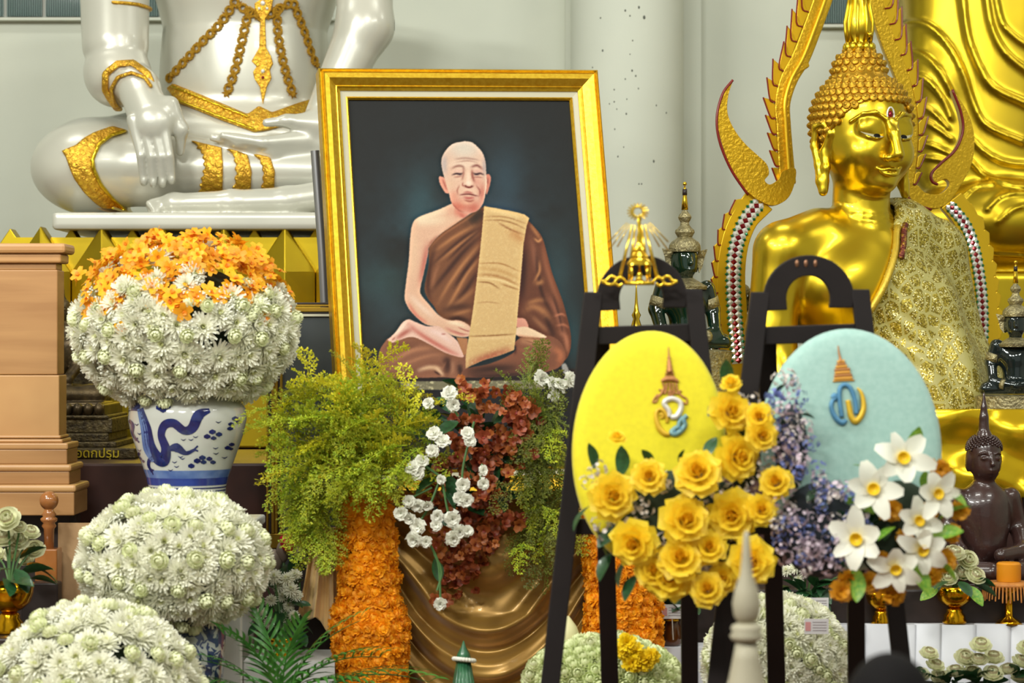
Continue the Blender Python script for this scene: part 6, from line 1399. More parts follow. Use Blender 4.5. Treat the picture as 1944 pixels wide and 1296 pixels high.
M_emb = mat('emblem_bronze', (170, 116, 66), .45, .4); M_embg = mat('emblem_gold', (206, 168, 40), .45, .3); M_embs = mat('emblem_silver', (206, 204, 196), .4, .3); M_embb = mat('emblem_blue', (76, 130, 166), .45, .2); M_embt = mat('emblem_teal', (110, 150, 156), .45, .2)
def emb(t, on, name, pts, w, m, n=6, closed=False):
    p = spline(list(pts) + ([pts[0]] if closed else []), n); ws = np.interp(np.linspace(0, 1, len(p)), np.linspace(0, 1, len(w)), w) * s21 if not np.isscalar(w) else w * s21
    return obj(name, MB().tube([on(x, y, .003) for x, y in p], ws, 8), m, t, smooth=True, local=True)
ey = lambda x, y: (1220 + x / 6.483, 640 + y / 6.48)
emb(ov1, on1, 'emblem_spire', [ey(318, 115), ey(325, 250), ey(330, 340), ey(335, 430)], [.7, 2, 4.5, 6.5], M_emb)
for (x, y, w) in [(326, 250, 3), (328, 300, 4), (330, 350, 5.2), (332, 400, 6.6), (333, 440, 8.2), (335, 480, 9.5)]: emb(ov1, on1, 'emblem_tier', [ey(x - w * 6.48, y + 6), ey(x, y), ey(x + w * 6.48, y + 6)], 2.2, M_emb)
emb(ov1, on1, 'emblem_crown_rim', [ey(230, 540), ey(290, 515), ey(380, 515), ey(440, 545)], [3, 5, 5, 3], M_emb)
for c in ([ey(250, 560), ey(265, 620), ey(230, 690), ey(180, 740)], [ey(300, 560), ey(290, 640), ey(270, 700)], [ey(335, 560), ey(340, 640), ey(345, 720)], [ey(370, 560), ey(385, 640), ey(400, 700)], [ey(415, 560), ey(425, 640), ey(460, 700), ey(510, 740)]): emb(ov1, on1, 'emblem_rib', c, 2.3, M_emb)
for c in ([ey(190, 700), ey(140, 760), ey(130, 800), ey(170, 790), ey(185, 740)], [ey(500, 730), ey(545, 760), ey(540, 820), ey(500, 800)], [ey(310, 680), ey(345, 650), ey(375, 690), ey(345, 720), ey(310, 690)], [ey(200, 640), ey(240, 660), ey(250, 690)], [ey(480, 660), ey(440, 670), ey(420, 700)]): emb(ov1, on1, 'emblem_scroll', c, 1.8, M_emb)
emb(ov1, on1, 'emblem_letter', [ey(330, 980), ey(320, 900), ey(265, 820), ey(300, 770), ey(380, 755), ey(460, 800), ey(470, 880), ey(420, 970), ey(345, 985)], [5, 5, 5, 5.5, 5, 5, 5.5, 6, 5], M_embs)
emb(ov1, on1, 'emblem_letter', [ey(300, 1050), ey(300, 980), ey(250, 900), ey(190, 890), ey(165, 960), ey(180, 1060), ey(210, 1130), ey(270, 1185), ey(330, 1195)], [3, 4, 4.5, 4, 4, 5, 5.5, 5.5, 4], M_embg)
emb(ov1, on1, 'emblem_letter', [ey(215, 960), ey(240, 940), ey(250, 980), ey(220, 990)], 3, M_embg)
emb(ov1, on1, 'emblem_letter', [ey(545, 960), ey(500, 1010), ey(520, 1080), ey(470, 1150), ey(400, 1190), ey(355, 1170), ey(400, 1120), ey(440, 1100), ey(455, 1040), ey(500, 980)], [4.5, 5, 5, 5.5, 5.5, 5, 4.5, 4.5, 4.5, 4.5], M_embt)
for x, y in [(515, 1030), (465, 1120), (400, 1160)]: obj('emblem_bead', MB().sphere(on1(*ey(x, y), .008), 2.6 * s21, 8, 6), M_embb, ov1, smooth=True, local=True)
eb = lambda x, y: (1540 + x / 7.2, 640 + y / 7.2)
emb(ov2, on2, 'emblem_spire', [eb(372, 110), eb(380, 200), eb(395, 270), eb(405, 330)], [1, 1.6, 2.4, 4], M_emb)
for (x, y, w) in [(408, 330, 7), (412, 365, 8.5), (415, 400, 11), (425, 440, 15), (430, 480, 15), (436, 520, 17), (440, 560, 18), (444, 590, 21)]: emb(ov2, on2, 'emblem_tier', [eb(x - w * 7, y + 10), eb(x, y), eb(x + w * 7, y - 4)], 3.2 if y < 570 else 1.6, M_emb if (y // 40) % 2 else mat('emblem_gold_warm', (206, 150, 60), .45, .3))
emb(ov2, on2, 'emblem_letter', [eb(420, 1090), eb(400, 950), eb(385, 800), eb(400, 690), eb(460, 650), eb(530, 690), eb(580, 800), eb(610, 920), eb(620, 1050)], 4.6, M_embb)
emb(ov2, on2, 'emblem_letter', [eb(290, 830), eb(320, 790), eb(340, 830), eb(300, 860), eb(275, 940), eb(300, 1040), eb(360, 1130), eb(430, 1170), eb(480, 1130)], [4.5, 4.5, 4.5, 4, 4.5, 5, 5.5, 5.5, 4], M_embb)
emb(ov2, on2, 'emblem_letter', [eb(500, 860), eb(520, 960), eb(545, 1080), eb(600, 1150), eb(670, 1090), eb(715, 980), eb(710, 850), eb(680, 750), eb(630, 690)], [5, 5.5, 6, 6.5, 6, 5.5, 4.5, 3.5, 1.6], M_embg)
emb(ov2, on2, 'emblem_letter', [eb(600, 720), eb(640, 850), eb(650, 1000)], [2, 4, 2.5], M_embt)
# ---- flowers on the yellow oval
DF = 6.86
def fl_at(t, nm, me, x, y, r, d=DF, n=(0, -1, .15), j=.25, spin=None): return inst(nm, me, t, aim(P(x, y, d), jit(np.array(n, float), j), r * S(d), spin))
rs = thing('rose_spray', 'spray of yellow roses and pale blossoms across the foot of the yellow oval', 'flowers', P(1300, 1000, DF))
for k, (x, y, r) in enumerate([(1163, 942, 40), (1232, 905, 30), (1325, 898, 40), (1399, 868, 39), (1473, 916, 29), (1300, 988, 43), (1390, 977, 43), (1204, 1030, 40), (1292, 1060, 38), (1270, 1096, 40), (1346, 1039, 30), (1343, 1118, 30), (1371, 1098, 27), (1445, 967, 27), (1427, 1065, 40), (1386, 781, 35), (1441, 792, 26), (1446, 826, 27), (1240, 1085, 30)]):
    fl_at(rs, 'rose', roses[k % 3], x, y, r * 1.1, DF - .02 * (k % 3), (random.uniform(-.3, .3), -1, random.uniform(0, .4)), .12)
for x, y, r in [(1388, 727, 20), (1171, 830, 17)]: fl_at(rs, 'rose_bud', roses[0], x, y, r, DF, (0, -.6, .8), .1)
GR = [(1138, 889), (1114, 914), (1126, 902), (1219, 956), (1212, 975), (1276, 910), (1262, 922), (1149, 1009), (1140, 994), (1335, 963), (1342, 985), (1251, 1040), (1262, 1022), (1395, 1033), (1328, 1086), (1374, 907), (1430, 917), (1440, 900), (1396, 757), (1412, 772), (1420, 795), (1362, 940), (1310, 1035), (1228, 968), (1404, 925), (1420, 945), (1455, 870), (1440, 880), (1180, 985), (1430, 760)]
for x, y in GR: fl_at(rs, 'grey_blossom', cl_gry, x, y, random.uniform(15, 20), DF + .03)
for x, y, dx, dy, L in [(1127, 890, -.25, -1, 52), (1177, 905, .0, -1, 62), (1377, 735, 0, -1, 54), (1240, 885, -.6, -.8, 40), (1290, 880, .4, -1, 30), (1175, 1000, -.6, .6, 60), (1250, 970, .3, .7, 50), (1330, 1010, .2, .8, 50), (1360, 930, .2, .5, 50), (1160, 1050, -.3, .8, 60), (1210, 1090, -.3, .7, 60), (1120, 960, -.4, .7, 60), (1120, 990, .3, .9, 60), (1420, 900, .5, .6, 50), (1230, 1010, -.5, .4, 50), (1340, 1070, .4, .6, 50), (1400, 1020, .2, .8, 50), (1285, 940, .1, .9, 50), (1190, 1060, -.2, .9, 60), (1130, 1020, .3, .8, 60), (1270, 1000, .4, .6, 50), (1360, 830, -.3, .6, 50), (1410, 830, .4, .8, 50), (1370, 760, -.5, .6, 44)]: inst('leaf', leafm, rs, xaim(P(x, y, DF + .05), (dx, -.25, -dy), L * S(DF)))
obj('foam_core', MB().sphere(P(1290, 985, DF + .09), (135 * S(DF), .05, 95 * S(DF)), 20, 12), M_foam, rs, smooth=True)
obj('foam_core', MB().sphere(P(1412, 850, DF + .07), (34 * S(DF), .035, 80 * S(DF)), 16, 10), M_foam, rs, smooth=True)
# ---- flowers on the blue oval
ls = thing('lilac_spray', 'trail of small blue and lilac blossoms down the left of the blue oval', 'flowers', P(1540, 980, DF))
LP = [(1478, 705), (1512, 715), (1532, 800), (1572, 900), (1622, 930), (1648, 1000), (1610, 1090), (1560, 1112), (1490, 1075), (1460, 985), (1482, 900), (1446, 800), (1468, 750)]
def inp(x, y, poly):
    c = False
    for (ax, ay), (bx, by) in zip(poly, poly[1:] + poly[:1]):
        if (ay > y) != (by > y) and x < (bx - ax) * (y - ay) / (by - ay) + ax: c = not c
    return c
k = 0
while k < 150:
    x, y = random.uniform(1440, 1655), random.uniform(700, 1115)
    if not inp(x, y, LP): continue
    me = (cl_blue, cl_lil, cl_blue, cl_gry, cl_lil)[k % 5]; fl_at(ls, 'blossom', me, x, y, random.uniform(12, 19), DF + random.uniform(-.03, .04), j=.4); k += 1
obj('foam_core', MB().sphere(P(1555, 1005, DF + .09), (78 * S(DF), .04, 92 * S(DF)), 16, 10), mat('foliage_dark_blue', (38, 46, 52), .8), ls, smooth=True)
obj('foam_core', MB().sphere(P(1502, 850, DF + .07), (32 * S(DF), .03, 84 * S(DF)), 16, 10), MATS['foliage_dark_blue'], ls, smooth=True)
for i in range(26):
    x, y = random.uniform(1450, 1640), random.uniform(730, 1100)
    if inp(x, y, LP): inst('leaf', leafm, ls, xaim(P(x, y, DF + .03), (random.uniform(-1, 1), -.4, random.uniform(-1, 1)), 30 * S(DF)))
ds = thing('daffodil_spray', 'spray of white daffodils and orange blooms with bright leaves on the blue oval', 'flowers', P(1720, 990, DF))
for x, y, r, n in [(1713, 872, 56, (0, -1, .3)), (1659, 930, 54, (-.2, -1, .2)), (1776, 938, 48, (.3, -1, .2)), (1628, 1022, 56, (-.3, -1, 0)), (1748, 1042, 50, (.2, -1, -.1)), (1699, 1077, 50, (0, -1, -.3)), (1742, 990, 46, (.2, -1, .2))]: fl_at(ds, 'white_daffodil', lily, x, y, r, DF - .04, n, .06)
M_or2 = mat('orange_bloom', (222, 156, 24), .55, var=.1, transl=.2); orr = build(lambda m, i: ruffle(m, i, [(0, 1., 10, .3), (30, .95, 9, .3), (60, .8, 7, .26)], 8, .14), 'orange_bloom', [M_or2])
for x, y, r in [(1784, 890, 20), (1690, 968, 24), (1762, 974, 20), (1822, 968, 18), (1806, 1012, 18), (1650, 1105, 20), (1598, 1122, 22), (1684, 1122, 26), (1792, 1062, 24), (1770, 1092, 20), (1668, 1062, 20), (1720, 1020, 18), (1700, 1128, 20), (1612, 1098, 20), (1780, 1010, 16)]: fl_at(ds, 'orange_bloom', orr, x, y, r, DF + .01)
for x, y, dx, dy, L in [(1738, 880, .1, -1, 66), (1672, 905, -1, -.35, 56), (1660, 975, -1, -.4, 62), (1760, 935, -.1, -.8, 40), (1784, 985, 1, -.35, 58), (1762, 1020, 1, -.15, 62), (1622, 1075, 0, 1, 62), (1722, 1062, .5, 1, 72), (1790, 930, .6, .5, 50), (1700, 1000, -.5, .4, 44), (1770, 1060, .7, .8, 56)]: inst('leaf', leafb, ds, xaim(P(x, y, DF - .01), (dx, -.25, -dy), L * 1.1 * S(DF)))
for i in range(26): inst('leaf', leafm, ds, xaim(P(random.uniform(1640, 1780), random.uniform(930, 1100), DF + .04), (random.uniform(-1, 1), -.3, random.uniform(-1, 1)), 40 * S(DF)))
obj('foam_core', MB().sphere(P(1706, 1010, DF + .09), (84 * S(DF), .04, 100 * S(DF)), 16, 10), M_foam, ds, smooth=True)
# ---- gilt crown ornament fixed on top of the first easel
DC = 7.14; sC = S(DC); M_crown = mat('gilt_crown', (232, 196, 60), .2, 1.)
cw = thing('crown_ornament', 'gilt pavilion ornament with fan-like rays on top of the first easel', 'ornament', P(1214, 540, DC))
zc = lambda y: P(0, y, DC)[2]; cc = P(1214, 0, DC) * np.array([1, 1, 0])
obj('roof', MB().lathe([(26 * sC, zc(503)), (24 * sC, zc(498)), (17 * sC, zc(490)), (18 * sC, zc(487)), (11 * sC, zc(478)), (12 * sC, zc(475)), (8 * sC, zc(468)), (5 * sC, zc(455)), (6 * sC, zc(450)), (3.5 * sC, zc(440)), (3 * sC, zc(420)), (1 * sC, zc(405))], 20, cc), M_crown, cw, smooth=True, auto=40)
for x in (1195, 1200, 1228, 1233): obj('pillar', MB().tube([P(x, 502, DC - (.02 if x in (1200, 1228) else -.02)), P(x - (1214 - x) * .05, 532, DC - (.02 if x in (1200, 1228) else -.02))], 2.4 * sC, 8), M_crown, cw, smooth=True)
obj('emblem_figure', MB().lathe([(9 * sC, zc(534)), (5 * sC, zc(528)), (6 * sC, zc(522)), (2 * sC, zc(510))], 12, cc), M_crown, cw, smooth=True)
obj('floor_plate', MB().lathe([(28 * sC, zc(541)), (30 * sC, zc(538)), (27 * sC, zc(534)), (24 * sC, zc(533))], 20, cc), M_crown, cw, smooth=True)
for sg in (-1, 1):
    for pts in ([(1214 + sg * 24, 536), (1214 + sg * 36, 526), (1214 + sg * 46, 534), (1214 + sg * 40, 542), (1214 + sg * 32, 538)], [(1214 + sg * 40, 530), (1214 + sg * 54, 524), (1214 + sg * 62, 532), (1214 + sg * 72, 534)], [(1214 + sg * 46, 538), (1214 + sg * 58, 540), (1214 + sg * 72, 534)]): obj('scroll_wing', MB().tube([P(x, y, DC) for x, y in spline(pts, 5)], 3.2 * sC, 7), M_crown, cw, smooth=True)
M_ray = mat('gilt_ray', (224, 192, 80), .25, .9)
for k in range(-6, 7):
    a = k * .088 * (1.3 if abs(k) > 2 else 1); 
    if abs(k) < 2: continue
    L0, L1 = 26, 74 + 14 * (abs(k) % 2); x0, y0 = 1212 + L0 * math.sin(a * 1.4), 402 + L0 * math.cos(a); x1, y1 = 1212 + (L1 + 6) * math.sin(a * 1.15), 402 + L1 * math.cos(a) * (1.0 if abs(k) > 3 else 1.55)
    obj('ray', MB().tube([P(x0, y0, DC), P(x1, y1, DC)], [2 * sC, 4.2 * sC], 6, .4), M_ray, cw, smooth=True)
for k in range(18):
    a = 2 * PI * k / 18; obj('halo_ray', MB().tube([P(1211 + 9 * math.sin(a), 402 - 9 * math.cos(a), DC), P(1211 + 21 * math.sin(a), 402 - 17 * math.cos(a), DC)], [2.6 * sC, 1.2 * sC], 5), M_ray, cw)
obj('halo_ring', MB().tube([P(1211 + 9 * math.sin(a), 402 - 9 * math.cos(a), DC) for a in np.linspace(0, 2 * PI, 21)], 1.8 * sC, 6), M_ray, cw, smooth=True)
obj('mount_rod', MB().tube([P(1214, 541, DC), P(1214, 480, DC), P(1211, 412, DC)], 2 * sC, 6), M_crown, cw, smooth=True)
# ================================================================== emerald figures on the altar
M_em = mat('emerald_glass', (6, 26, 17), .08, coat=.8, col2=(9, 38, 23), nscale=6); M_orn = mat('silver_gold_ornament', (170, 160, 118), .35, .6, bump=.9, bscale=90, dist=.01, col2=(130, 122, 90), nscale=50)
def emerald(label, x, yh, d, k, rot=0., dark=None):
    """x, yh: centre of the head in the picture; k: scale (1 = head 58 px high at depth 9.9)"""
    c = P(x, yh, d); q = S(9.9) * k; zb_ = 1.015; t = thing('emerald_figure', label, 'statue', (c[0], c[1], zb_), (0, 0, rot)); hz = c[2] - zb_
    m = dark or M_em
    u = SDF((-95 * q, -70 * q, hz - 170 * q), (95 * q, 50 * q, hz + 50 * q), 2.4 * q)
    A = lambda a, b, e: np.array([a * q, b * q, hz + e * q])
    u.ell(A(0, 0, 0), (25 * q, 27 * q, 32 * q), 4 * q); u.ell(A(0, -8, -18), (18 * q, 18 * q, 16 * q), 10 * q); u.chain([A(0, -24, 8), A(0, -32, -8)], [3 * q, 5 * q], 3 * q); u.chain([A(-9, -24, -19), A(0, -27, -20), A(9, -24, -19)], [2 * q, 3.4 * q, 2 * q], 2 * q)
    for s_ in (-1, 1): u.ell(A(s_ * 24, 2, -6), (4 * q, 8 * q, 20 * q), 3 * q); u.chain([A(s_ * 44, 0, -56), A(s_ * 58, 2, -95), A(s_ * 54, -20, -140), A(0, -40, -150)], [17 * q, 14 * q, 12 * q, 10 * q], 6 * q)
    u.cone(A(0, 0, -20), A(0, 0, -48), 14 * q, 15 * q, 6 * q); u.ell(A(0, 0, -80), (44 * q, 26 * q, 40 * q), 12 * q); u.cone(A(0, 0, -90), A(0, 0, -150), 30 * q, 30 * q, 12 * q)
    u.chain([A(-70, -20, -158), A(70, -20, -158)], [16 * q, 16 * q], 8 * q)
    obj('body', u.mesh(), m, t, smooth=True, local=True)
    L = lambda prof, nm: obj(nm, MB().lathe([(r * q, hz + z * q) for r, z in prof], 24, (0, 0, 0)), M_orn, t, smooth=True, local=True, auto=35)
    cr_ = L([(29, 14), (31, 20), (30, 27), (26, 33), (19, 38), (14, 42), (16, 46), (19, 51), (18, 56), (13, 60), (9, 65), (8, 70), (11, 75), (13, 80), (11, 85), (7, 89), (5, 93)], 'tiered_crown')
    obj('crown_spire', MB().lathe([(6.5 * q, hz + 94 * q), (5 * q, hz + 112 * q), (3 * q, hz + 128 * q), (3.6 * q, hz + 132 * q), (1 * q, hz + 140 * q)], 16), M_crown, cr_, smooth=True, local=True)
    obj('spire_band', MB().lathe([(4.6 * q, hz + 122 * q), (4.4 * q, hz + 134 * q)], 12), M_dark, cr_, smooth=True, local=True); obj('spire_bead', MB().sphere((0, 0, hz + 144 * q), 4 * q, 10, 8), M_crown, cr_, smooth=True, local=True)
    L([(17, -36), (30, -44), (44, -52), (42, -58), (26, -52), (16, -42)], 'collar')
    for s_ in (-1, 1):
        obj('armlet', MB().tube([(s_ * 50 * q, 1 * q, hz - 74 * q), (s_ * 56 * q, 2 * q, hz - 92 * q)], [18 * q, 16.5 * q], 16), M_orn, t, smooth=True, local=True)
        obj('ear_flare', MB().add([(s_ * 25 * q, -6 * q, hz + 16 * q), (s_ * 46 * q, 2 * q, hz + 20 * q), (s_ * 40 * q, 2 * q, hz + 4 * q), (s_ * 36 * q, 2 * q, hz - 14 * q), (s_ * 27 * q, -4 * q, hz - 26 * q), (s_ * 25 * q, 4 * q, hz + 0 * q)], [(0, 1, 2, 5), (5, 2, 3, 4)]), M_orn, t, local=True, fix=False).modifiers.new('thickness', 'SOLIDIFY').thickness = .006
        obj('bracelet', MB().tube([(s_ * 34 * q, -32 * q, hz - 146 * q), (s_ * 26 * q, -36 * q, hz - 148 * q)], 12.5 * q, 12), M_orn, t, smooth=True, local=True)
    obj('seat', MB().lathe([(98 * q, 0), (92 * q, max(.04, hz - 200 * q)), (96 * q, max(.06, hz - 176 * q)), (80 * q, max(.08, hz - 172 * q))], 28, sy=.6), M_orn, t, smooth=True, local=True, auto=40)
    return t
emerald('dark green glass seated figure with a tall silver-gold crown right of the portrait', 1300, 492, 9.95, 1.0, math.radians(18))
emerald('green glass figure half hidden behind the mosaic post of the arch', 1398, 572, 10.78, .95, math.radians(10))
emerald('dark glass figure with a pointed crown by the right edge of the arch', 1928, 612, 9.95, .8, math.radians(-10), mat('dark_mirror_glass', (30, 40, 40), .1, .4, coat=.6))
for (x, y, d, lb) in [(1208, 620, 9.8, 'small slender gilt spire seen through the arch of the first easel')]:
    s_ = S(d); zz = lambda q: P(0, q, d)[2]; o = obj('gilt_spire', MB().lathe([(.09, 1.016), (.07, 1.05), (11 * s_, zz(640)), (10 * s_, zz(618)), (6 * s_, zz(605)), (9 * s_, zz(598)), (5 * s_, zz(590)), (3 * s_, zz(575)), (1.5 * s_, zz(550)), (.6 * s_, zz(520))], 16, P(x, 0, d) * np.array([1, 1, 0])), M_crown, smooth=True); tag(o, lb, 'ornament')
# ================================================================== dark wooden Buddha, lower tiers and offerings on the right
bench = obj('offering_bench', MB().bbox((P(1120, 0, 9.0)[0], 8.99, 0), (P(2080, 0, 9.2)[0], 9.58, P(0, 1112, 9.1)[2])), M_dark, bevel=.01); tag(bench, 'dark wooden bench in front of the altar on the right', 'bench')
DB = 9.28
M_dkw = mat('dark_lacquer', (48, 30, 28), .28, col2=(60, 38, 34), nscale=8, coat=.4, bump=.15, bscale=80, dist=.003)
kb_ = 250 * S(DB) / .93
dbt = thing('dark_buddha', 'small dark brown seated Buddha with a spired crown near the right edge', 'statue', P(1870, 1112, DB), (0, 0, math.radians(12)))
sb2 = small_buddha(.0085); me2 = to_mesh('body', *sb2.mesh(), True); me2.materials.append(M_dkw)
inst('body', me2, dbt, PM[dbt.name] @ Matrix.Diagonal(Vector((kb_, kb_, kb_, 1))))
ch = mesh_of('hair_curl', MB().lathe([(1, -.3), (.8, .4), (.3, .9), (.05, 1)], 6), M_dkw); cnt = 0
for d in fib(230, -.1):
    p = np.array([0, .02, .97]) + d * np.array([.122, .124, .104])
    az_ = math.atan2(d[0], -d[1])
    if p[2] < 1.0 - .05 * (abs(az_) / PI) * 2 and abs(az_) < 1.2: continue
    if p[2] > 1.06: continue
    nr = d / np.array([.122, .124, .104]); inst('hair_curl', ch, dbt, PM[dbt.name] @ aim(p * kb_, nr / np.linalg.norm(nr), .0115 * kb_))
# gold satin thrown over the altar edge behind it
nx3, ny3 = 90, 50; xs = np.linspace(1560, 2010, nx3); ys = np.linspace(776, 945, ny3); UX, UY = np.meshgrid(xs, ys)
dd = 9.56 + .022 * np.sin((UY - .22 * UX) / 17 + .9 * np.sin(UX / 70)) + .014 * np.sin(UX / 23 + UY / 30) - .03 * np.clip((UY - 790) / 150, 0, 1)
v = np.array([P(a, b, c) for a, b, c in zip(UX.ravel(), UY.ravel(), dd.ravel())])
so = sheet('gold_satin_cloth', v, np.arange(nx3 * ny3).reshape(ny3, nx3), mat('bright_gold_satin', (224, 188, 30), .25, .75)); tag(so, 'shiny gold cloth hung over the altar edge behind the dark Buddha', 'cloth')
# white cloth table
DW = 8.92; zw = P(0, 1186, DW)[2]; M_wc = mat('white_cloth', (212, 214, 220), .6, col2=(204, 206, 214), nscale=4)
wt = thing('cloth_table', 'low table with a pleated white cloth at the lower right', 'table', P(1780, 0, DW) * np.array([1, 1, 0]))
obj('table_top', MB().bbox((P(1585, 0, DW)[0], DW + .002, zw - .02), (P(2080, 0, DW)[0], DW + .066, zw)), M_wc, wt)
xe = [1585, 1640, 1700, 1735, 1783, 1849, 1915, 1980, 2050]
for i in range(len(xe) - 1):
    a, b = P(xe[i], 0, DW), P(xe[i + 1] + 3, 0, DW); n = 8; vv_ = []; ff = []
    for j in range(n + 1):
        tt = j / n; x = a[0] + (b[0] - a[0]) * tt; y = DW - .004 - .010 * math.sin(PI * tt) ** .5 - .006 * tt
        vv_ += [(x, y, zw + .002 + (.004 if i % 2 else 0)), (x, y - .004 * math.sin(tt * 5), zw * .5), (x, y, .02)]
    for j in range(n):
        for q in range(2): ff.append((3 * j + q, 3 * j + q + 1, 3 * j + 4 + q, 3 * j + 3 + q))
    o = obj('cloth_panel', MB().add(vv_, ff), M_wc, wt, smooth=True, fix=False); o.modifiers.new('thickness', 'SOLIDIFY').thickness = .003
# gold bowls with folded lotus
DG = 8.95
gold_bowl('gold bowl on the white table holding folded lotus, near the dark Buddha', 1812, 1112, 1182, 36, DG); gold_bowl('gold footed bowl between the legs of the second easel', 1673, 1120, 1184, 30, DG)
bl = [('lotus', lotus, x, y, r, DG - .06 + .02 * (k % 4)) for k, (x, y, r) in enumerate([(1812, 1050, 26), (1838, 1062, 24), (1792, 1072, 24), (1826, 1086, 24), (1852, 1092, 24), (1800, 1096, 22), (1778, 1086, 22), (1796, 1110, 14)])]
bunch('lotus_bunch', 'bunch of folded pale lotus in the gold bowl beside the dark Buddha', 'flowers', P(1812, 1122, DG), bl, [(1780, 1118, -.8, .5, 44, DG - .08, leafb), (1834, 1112, .5, .7, 50, DG - .1, leafb), (1850, 1110, .8, .5, 46, DG - .06, leafm), (1800, 1104, -.4, .2, 40, DG - .08, leafm), (1820, 1104, .2, .3, 44, DG - .09, leafm), (1770, 1100, -.8, .2, 40, DG - .04, leafm), (1846, 1102, 1, .3, 44, DG - .05, leafm), (1786, 1106, -.5, .6, 40, DG - .05, leafm)])
# little fringed lamp tray with an orange candle at the right edge
tr = thing('fringed_stand', 'small stand with an orange fringe and an orange candle block at the right edge', 'stand', P(1915, 1180, DG)); s_ = S(DG); zz = lambda q: P(0, q, DG)[2]; ct = P(1915, 0, DG) * np.array([1, 1, 0])
M_or = mat('orange_wax', (228, 150, 30), .35, transl=.2); M_fri = mat('orange_fringe', (196, 130, 56), .6, col2=(170, 104, 40), nscale=40)
obj('tray', MB().lathe([(46 * s_, zz(1112)), (48 * s_, zz(1108)), (44 * s_, zz(1104)), (5 * s_, zz(1103))], 28, ct), M_fri, tr, smooth=True)
for k in range(44):
    a = 2 * PI * k / 44; p0 = ct + np.array([47 * s_ * math.sin(a), -47 * s_ * math.cos(a), zz(1110)]); p1 = p0 + np.array([.006 * math.sin(a), -.006 * math.cos(a), -random.uniform(22, 30) * s_]); obj('fringe_strand', MB().tube([p0, p1], [.004, .0028], 5), M_fri, tr)
obj('leg', MB().lathe([(26 * s_, zz(1184)), (22 * s_, zz(1178)), (8 * s_, zz(1170)), (7 * s_, zz(1125)), (30 * s_, zz(1112))], 20, ct), M_goldb, tr, smooth=True)
obj('candle_block', MB().lathe([(22 * s_, zz(1103)), (23 * s_, zz(1098)), (23 * s_, zz(1070)), (20 * s_, zz(1067)), (4 * s_, zz(1069))], 24, ct), M_or, tr, smooth=True, auto=40)
# pyramid of lotus offerings in front of the white cloth
DL = 8.6
def heap(label, pts, base_xy):
    t = thing('lotus_heap', label, 'flowers', P(*base_xy, DL))
    for k, (x, y, r) in enumerate(pts): inst('lotus', lotus, t, aim(P(x, y, DL + .025 * (k % 3) - .03), jit(np.array([0, -.35, 1.]), .16), r * S(DL)))
    for k in range(9): inst('leaf', leafm, t, xaim(P(base_xy[0] + random.uniform(-50, 50), 1290 + random.uniform(-8, 8), DL), (random.uniform(-1, 1), -.6, random.uniform(.0, .6)), 44 * S(DL)))
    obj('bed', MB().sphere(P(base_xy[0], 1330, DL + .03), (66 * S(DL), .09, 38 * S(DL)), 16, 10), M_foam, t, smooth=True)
heap('pyramid of folded pale lotus in front of the white cloth', [(1862, 1224, 25), (1832, 1248, 25), (1886, 1248, 25), (1858, 1252, 22), (1814, 1274, 24), (1846, 1278, 25), (1884, 1278, 25), (1914, 1270, 22), (1936, 1284, 20)], (1862, 1310))
heap('lotus heap partly hidden behind the right leg of the second easel', [(1764, 1240, 22), (1776, 1262, 22), (1784, 1284, 22), (1748, 1280, 22)], (1766, 1310))
heap('lotus heap cut off by the right edge of the picture', [(1950, 1230, 24), (1940, 1256, 24), (1958, 1262, 24)], (1964, 1310))
# white flower mounds behind the easel legs
def k3(d, i): return ('button_mum', btn, .028, -.012) if i % 3 == 1 else ('chrysanthemum', mums[i % 3], .05, .004)
ball('flower_mound', 'mound of white chrysanthemums between the two easels', P(1476, 1262, 8.5), (128 * S(8.5), .24, 122 * S(8.5)), 250, k3, -.5)
def k4(d, i): return ('button_mum', btng, .030, -.008)
gm_ = ball('flower_mound', 'low mound of pale green button flowers with yellow marigolds behind the first easel', P(1146, 1300, 8.3), (140 * S(8.3), .22, 82 * S(8.3)), 260, k4, -.3)
for x, y, r in [(1190, 1222, 17), (1206, 1236, 15), (1200, 1258, 17), (1222, 1256, 18), (1236, 1246, 15), (1182, 1236, 12)]: inst('yellow_marigold', mariy, gm_, aim(P(x, y, 8.1), jit(np.array([0, -1, .5]), .2), r * 1.15 * S(8.1)))
for x, y, r in [(1122, 1222, 15), (1176, 1210, 16), (1152, 1226, 13), (1014, 1262, 15), (1006, 1284, 18)]: inst('white_bloom', btn, gm_, aim(P(x, y, 8.2), jit(np.array([0, -.8, .6]), .2), r * S(8.2)))
o = obj('lotus_bud', MB().lathe([(.01, -.05), (.04, -.025), (.045, 0), (.03, .04), (.004, .075)], 14, P(1078, 1210, 8.35)), mat('pale_green_bud', (206, 200, 150), .5), smooth=True); tag(o, 'single pale green lotus bud above the low mound', 'flower bud')
# leafy plants behind the mounds, little cards
bl = [('white_mum', mums[k % 3], x, y, r, 8.85) for k, (x, y, r) in enumerate([(1510, 1078, 14), (1530, 1086, 14), (1548, 1080, 13), (1492, 1084, 13), (1516, 1100, 10)])]
bunch('leafy_pot', 'dark leafy plant with white blooms behind the white mound', 'plant', P(1530, 1150, 8.85), bl, [(1530 + random.uniform(-40, 40), 1120 + random.uniform(-16, 20), random.uniform(-1, 1), random.uniform(-.8, .8), 44, 8.82, leafm) for _ in range(22)])
bunch('leafy_pot', 'dark leafy plant behind the first easel below the yellow roses', 'plant', P(1275, 1185, 8.85), [], [(1275 + random.uniform(-26, 40), 1135 + random.uniform(-14, 14), random.uniform(-1, 1), random.uniform(-.8, .8), 40, 8.83, leafm) for _ in range(18)])
M_card = mat('white_card', (206, 204, 206), .4); M_ink = mat('card_print', (150, 140, 146), .5); M_pink = mat('card_pink', (200, 140, 140), .5)
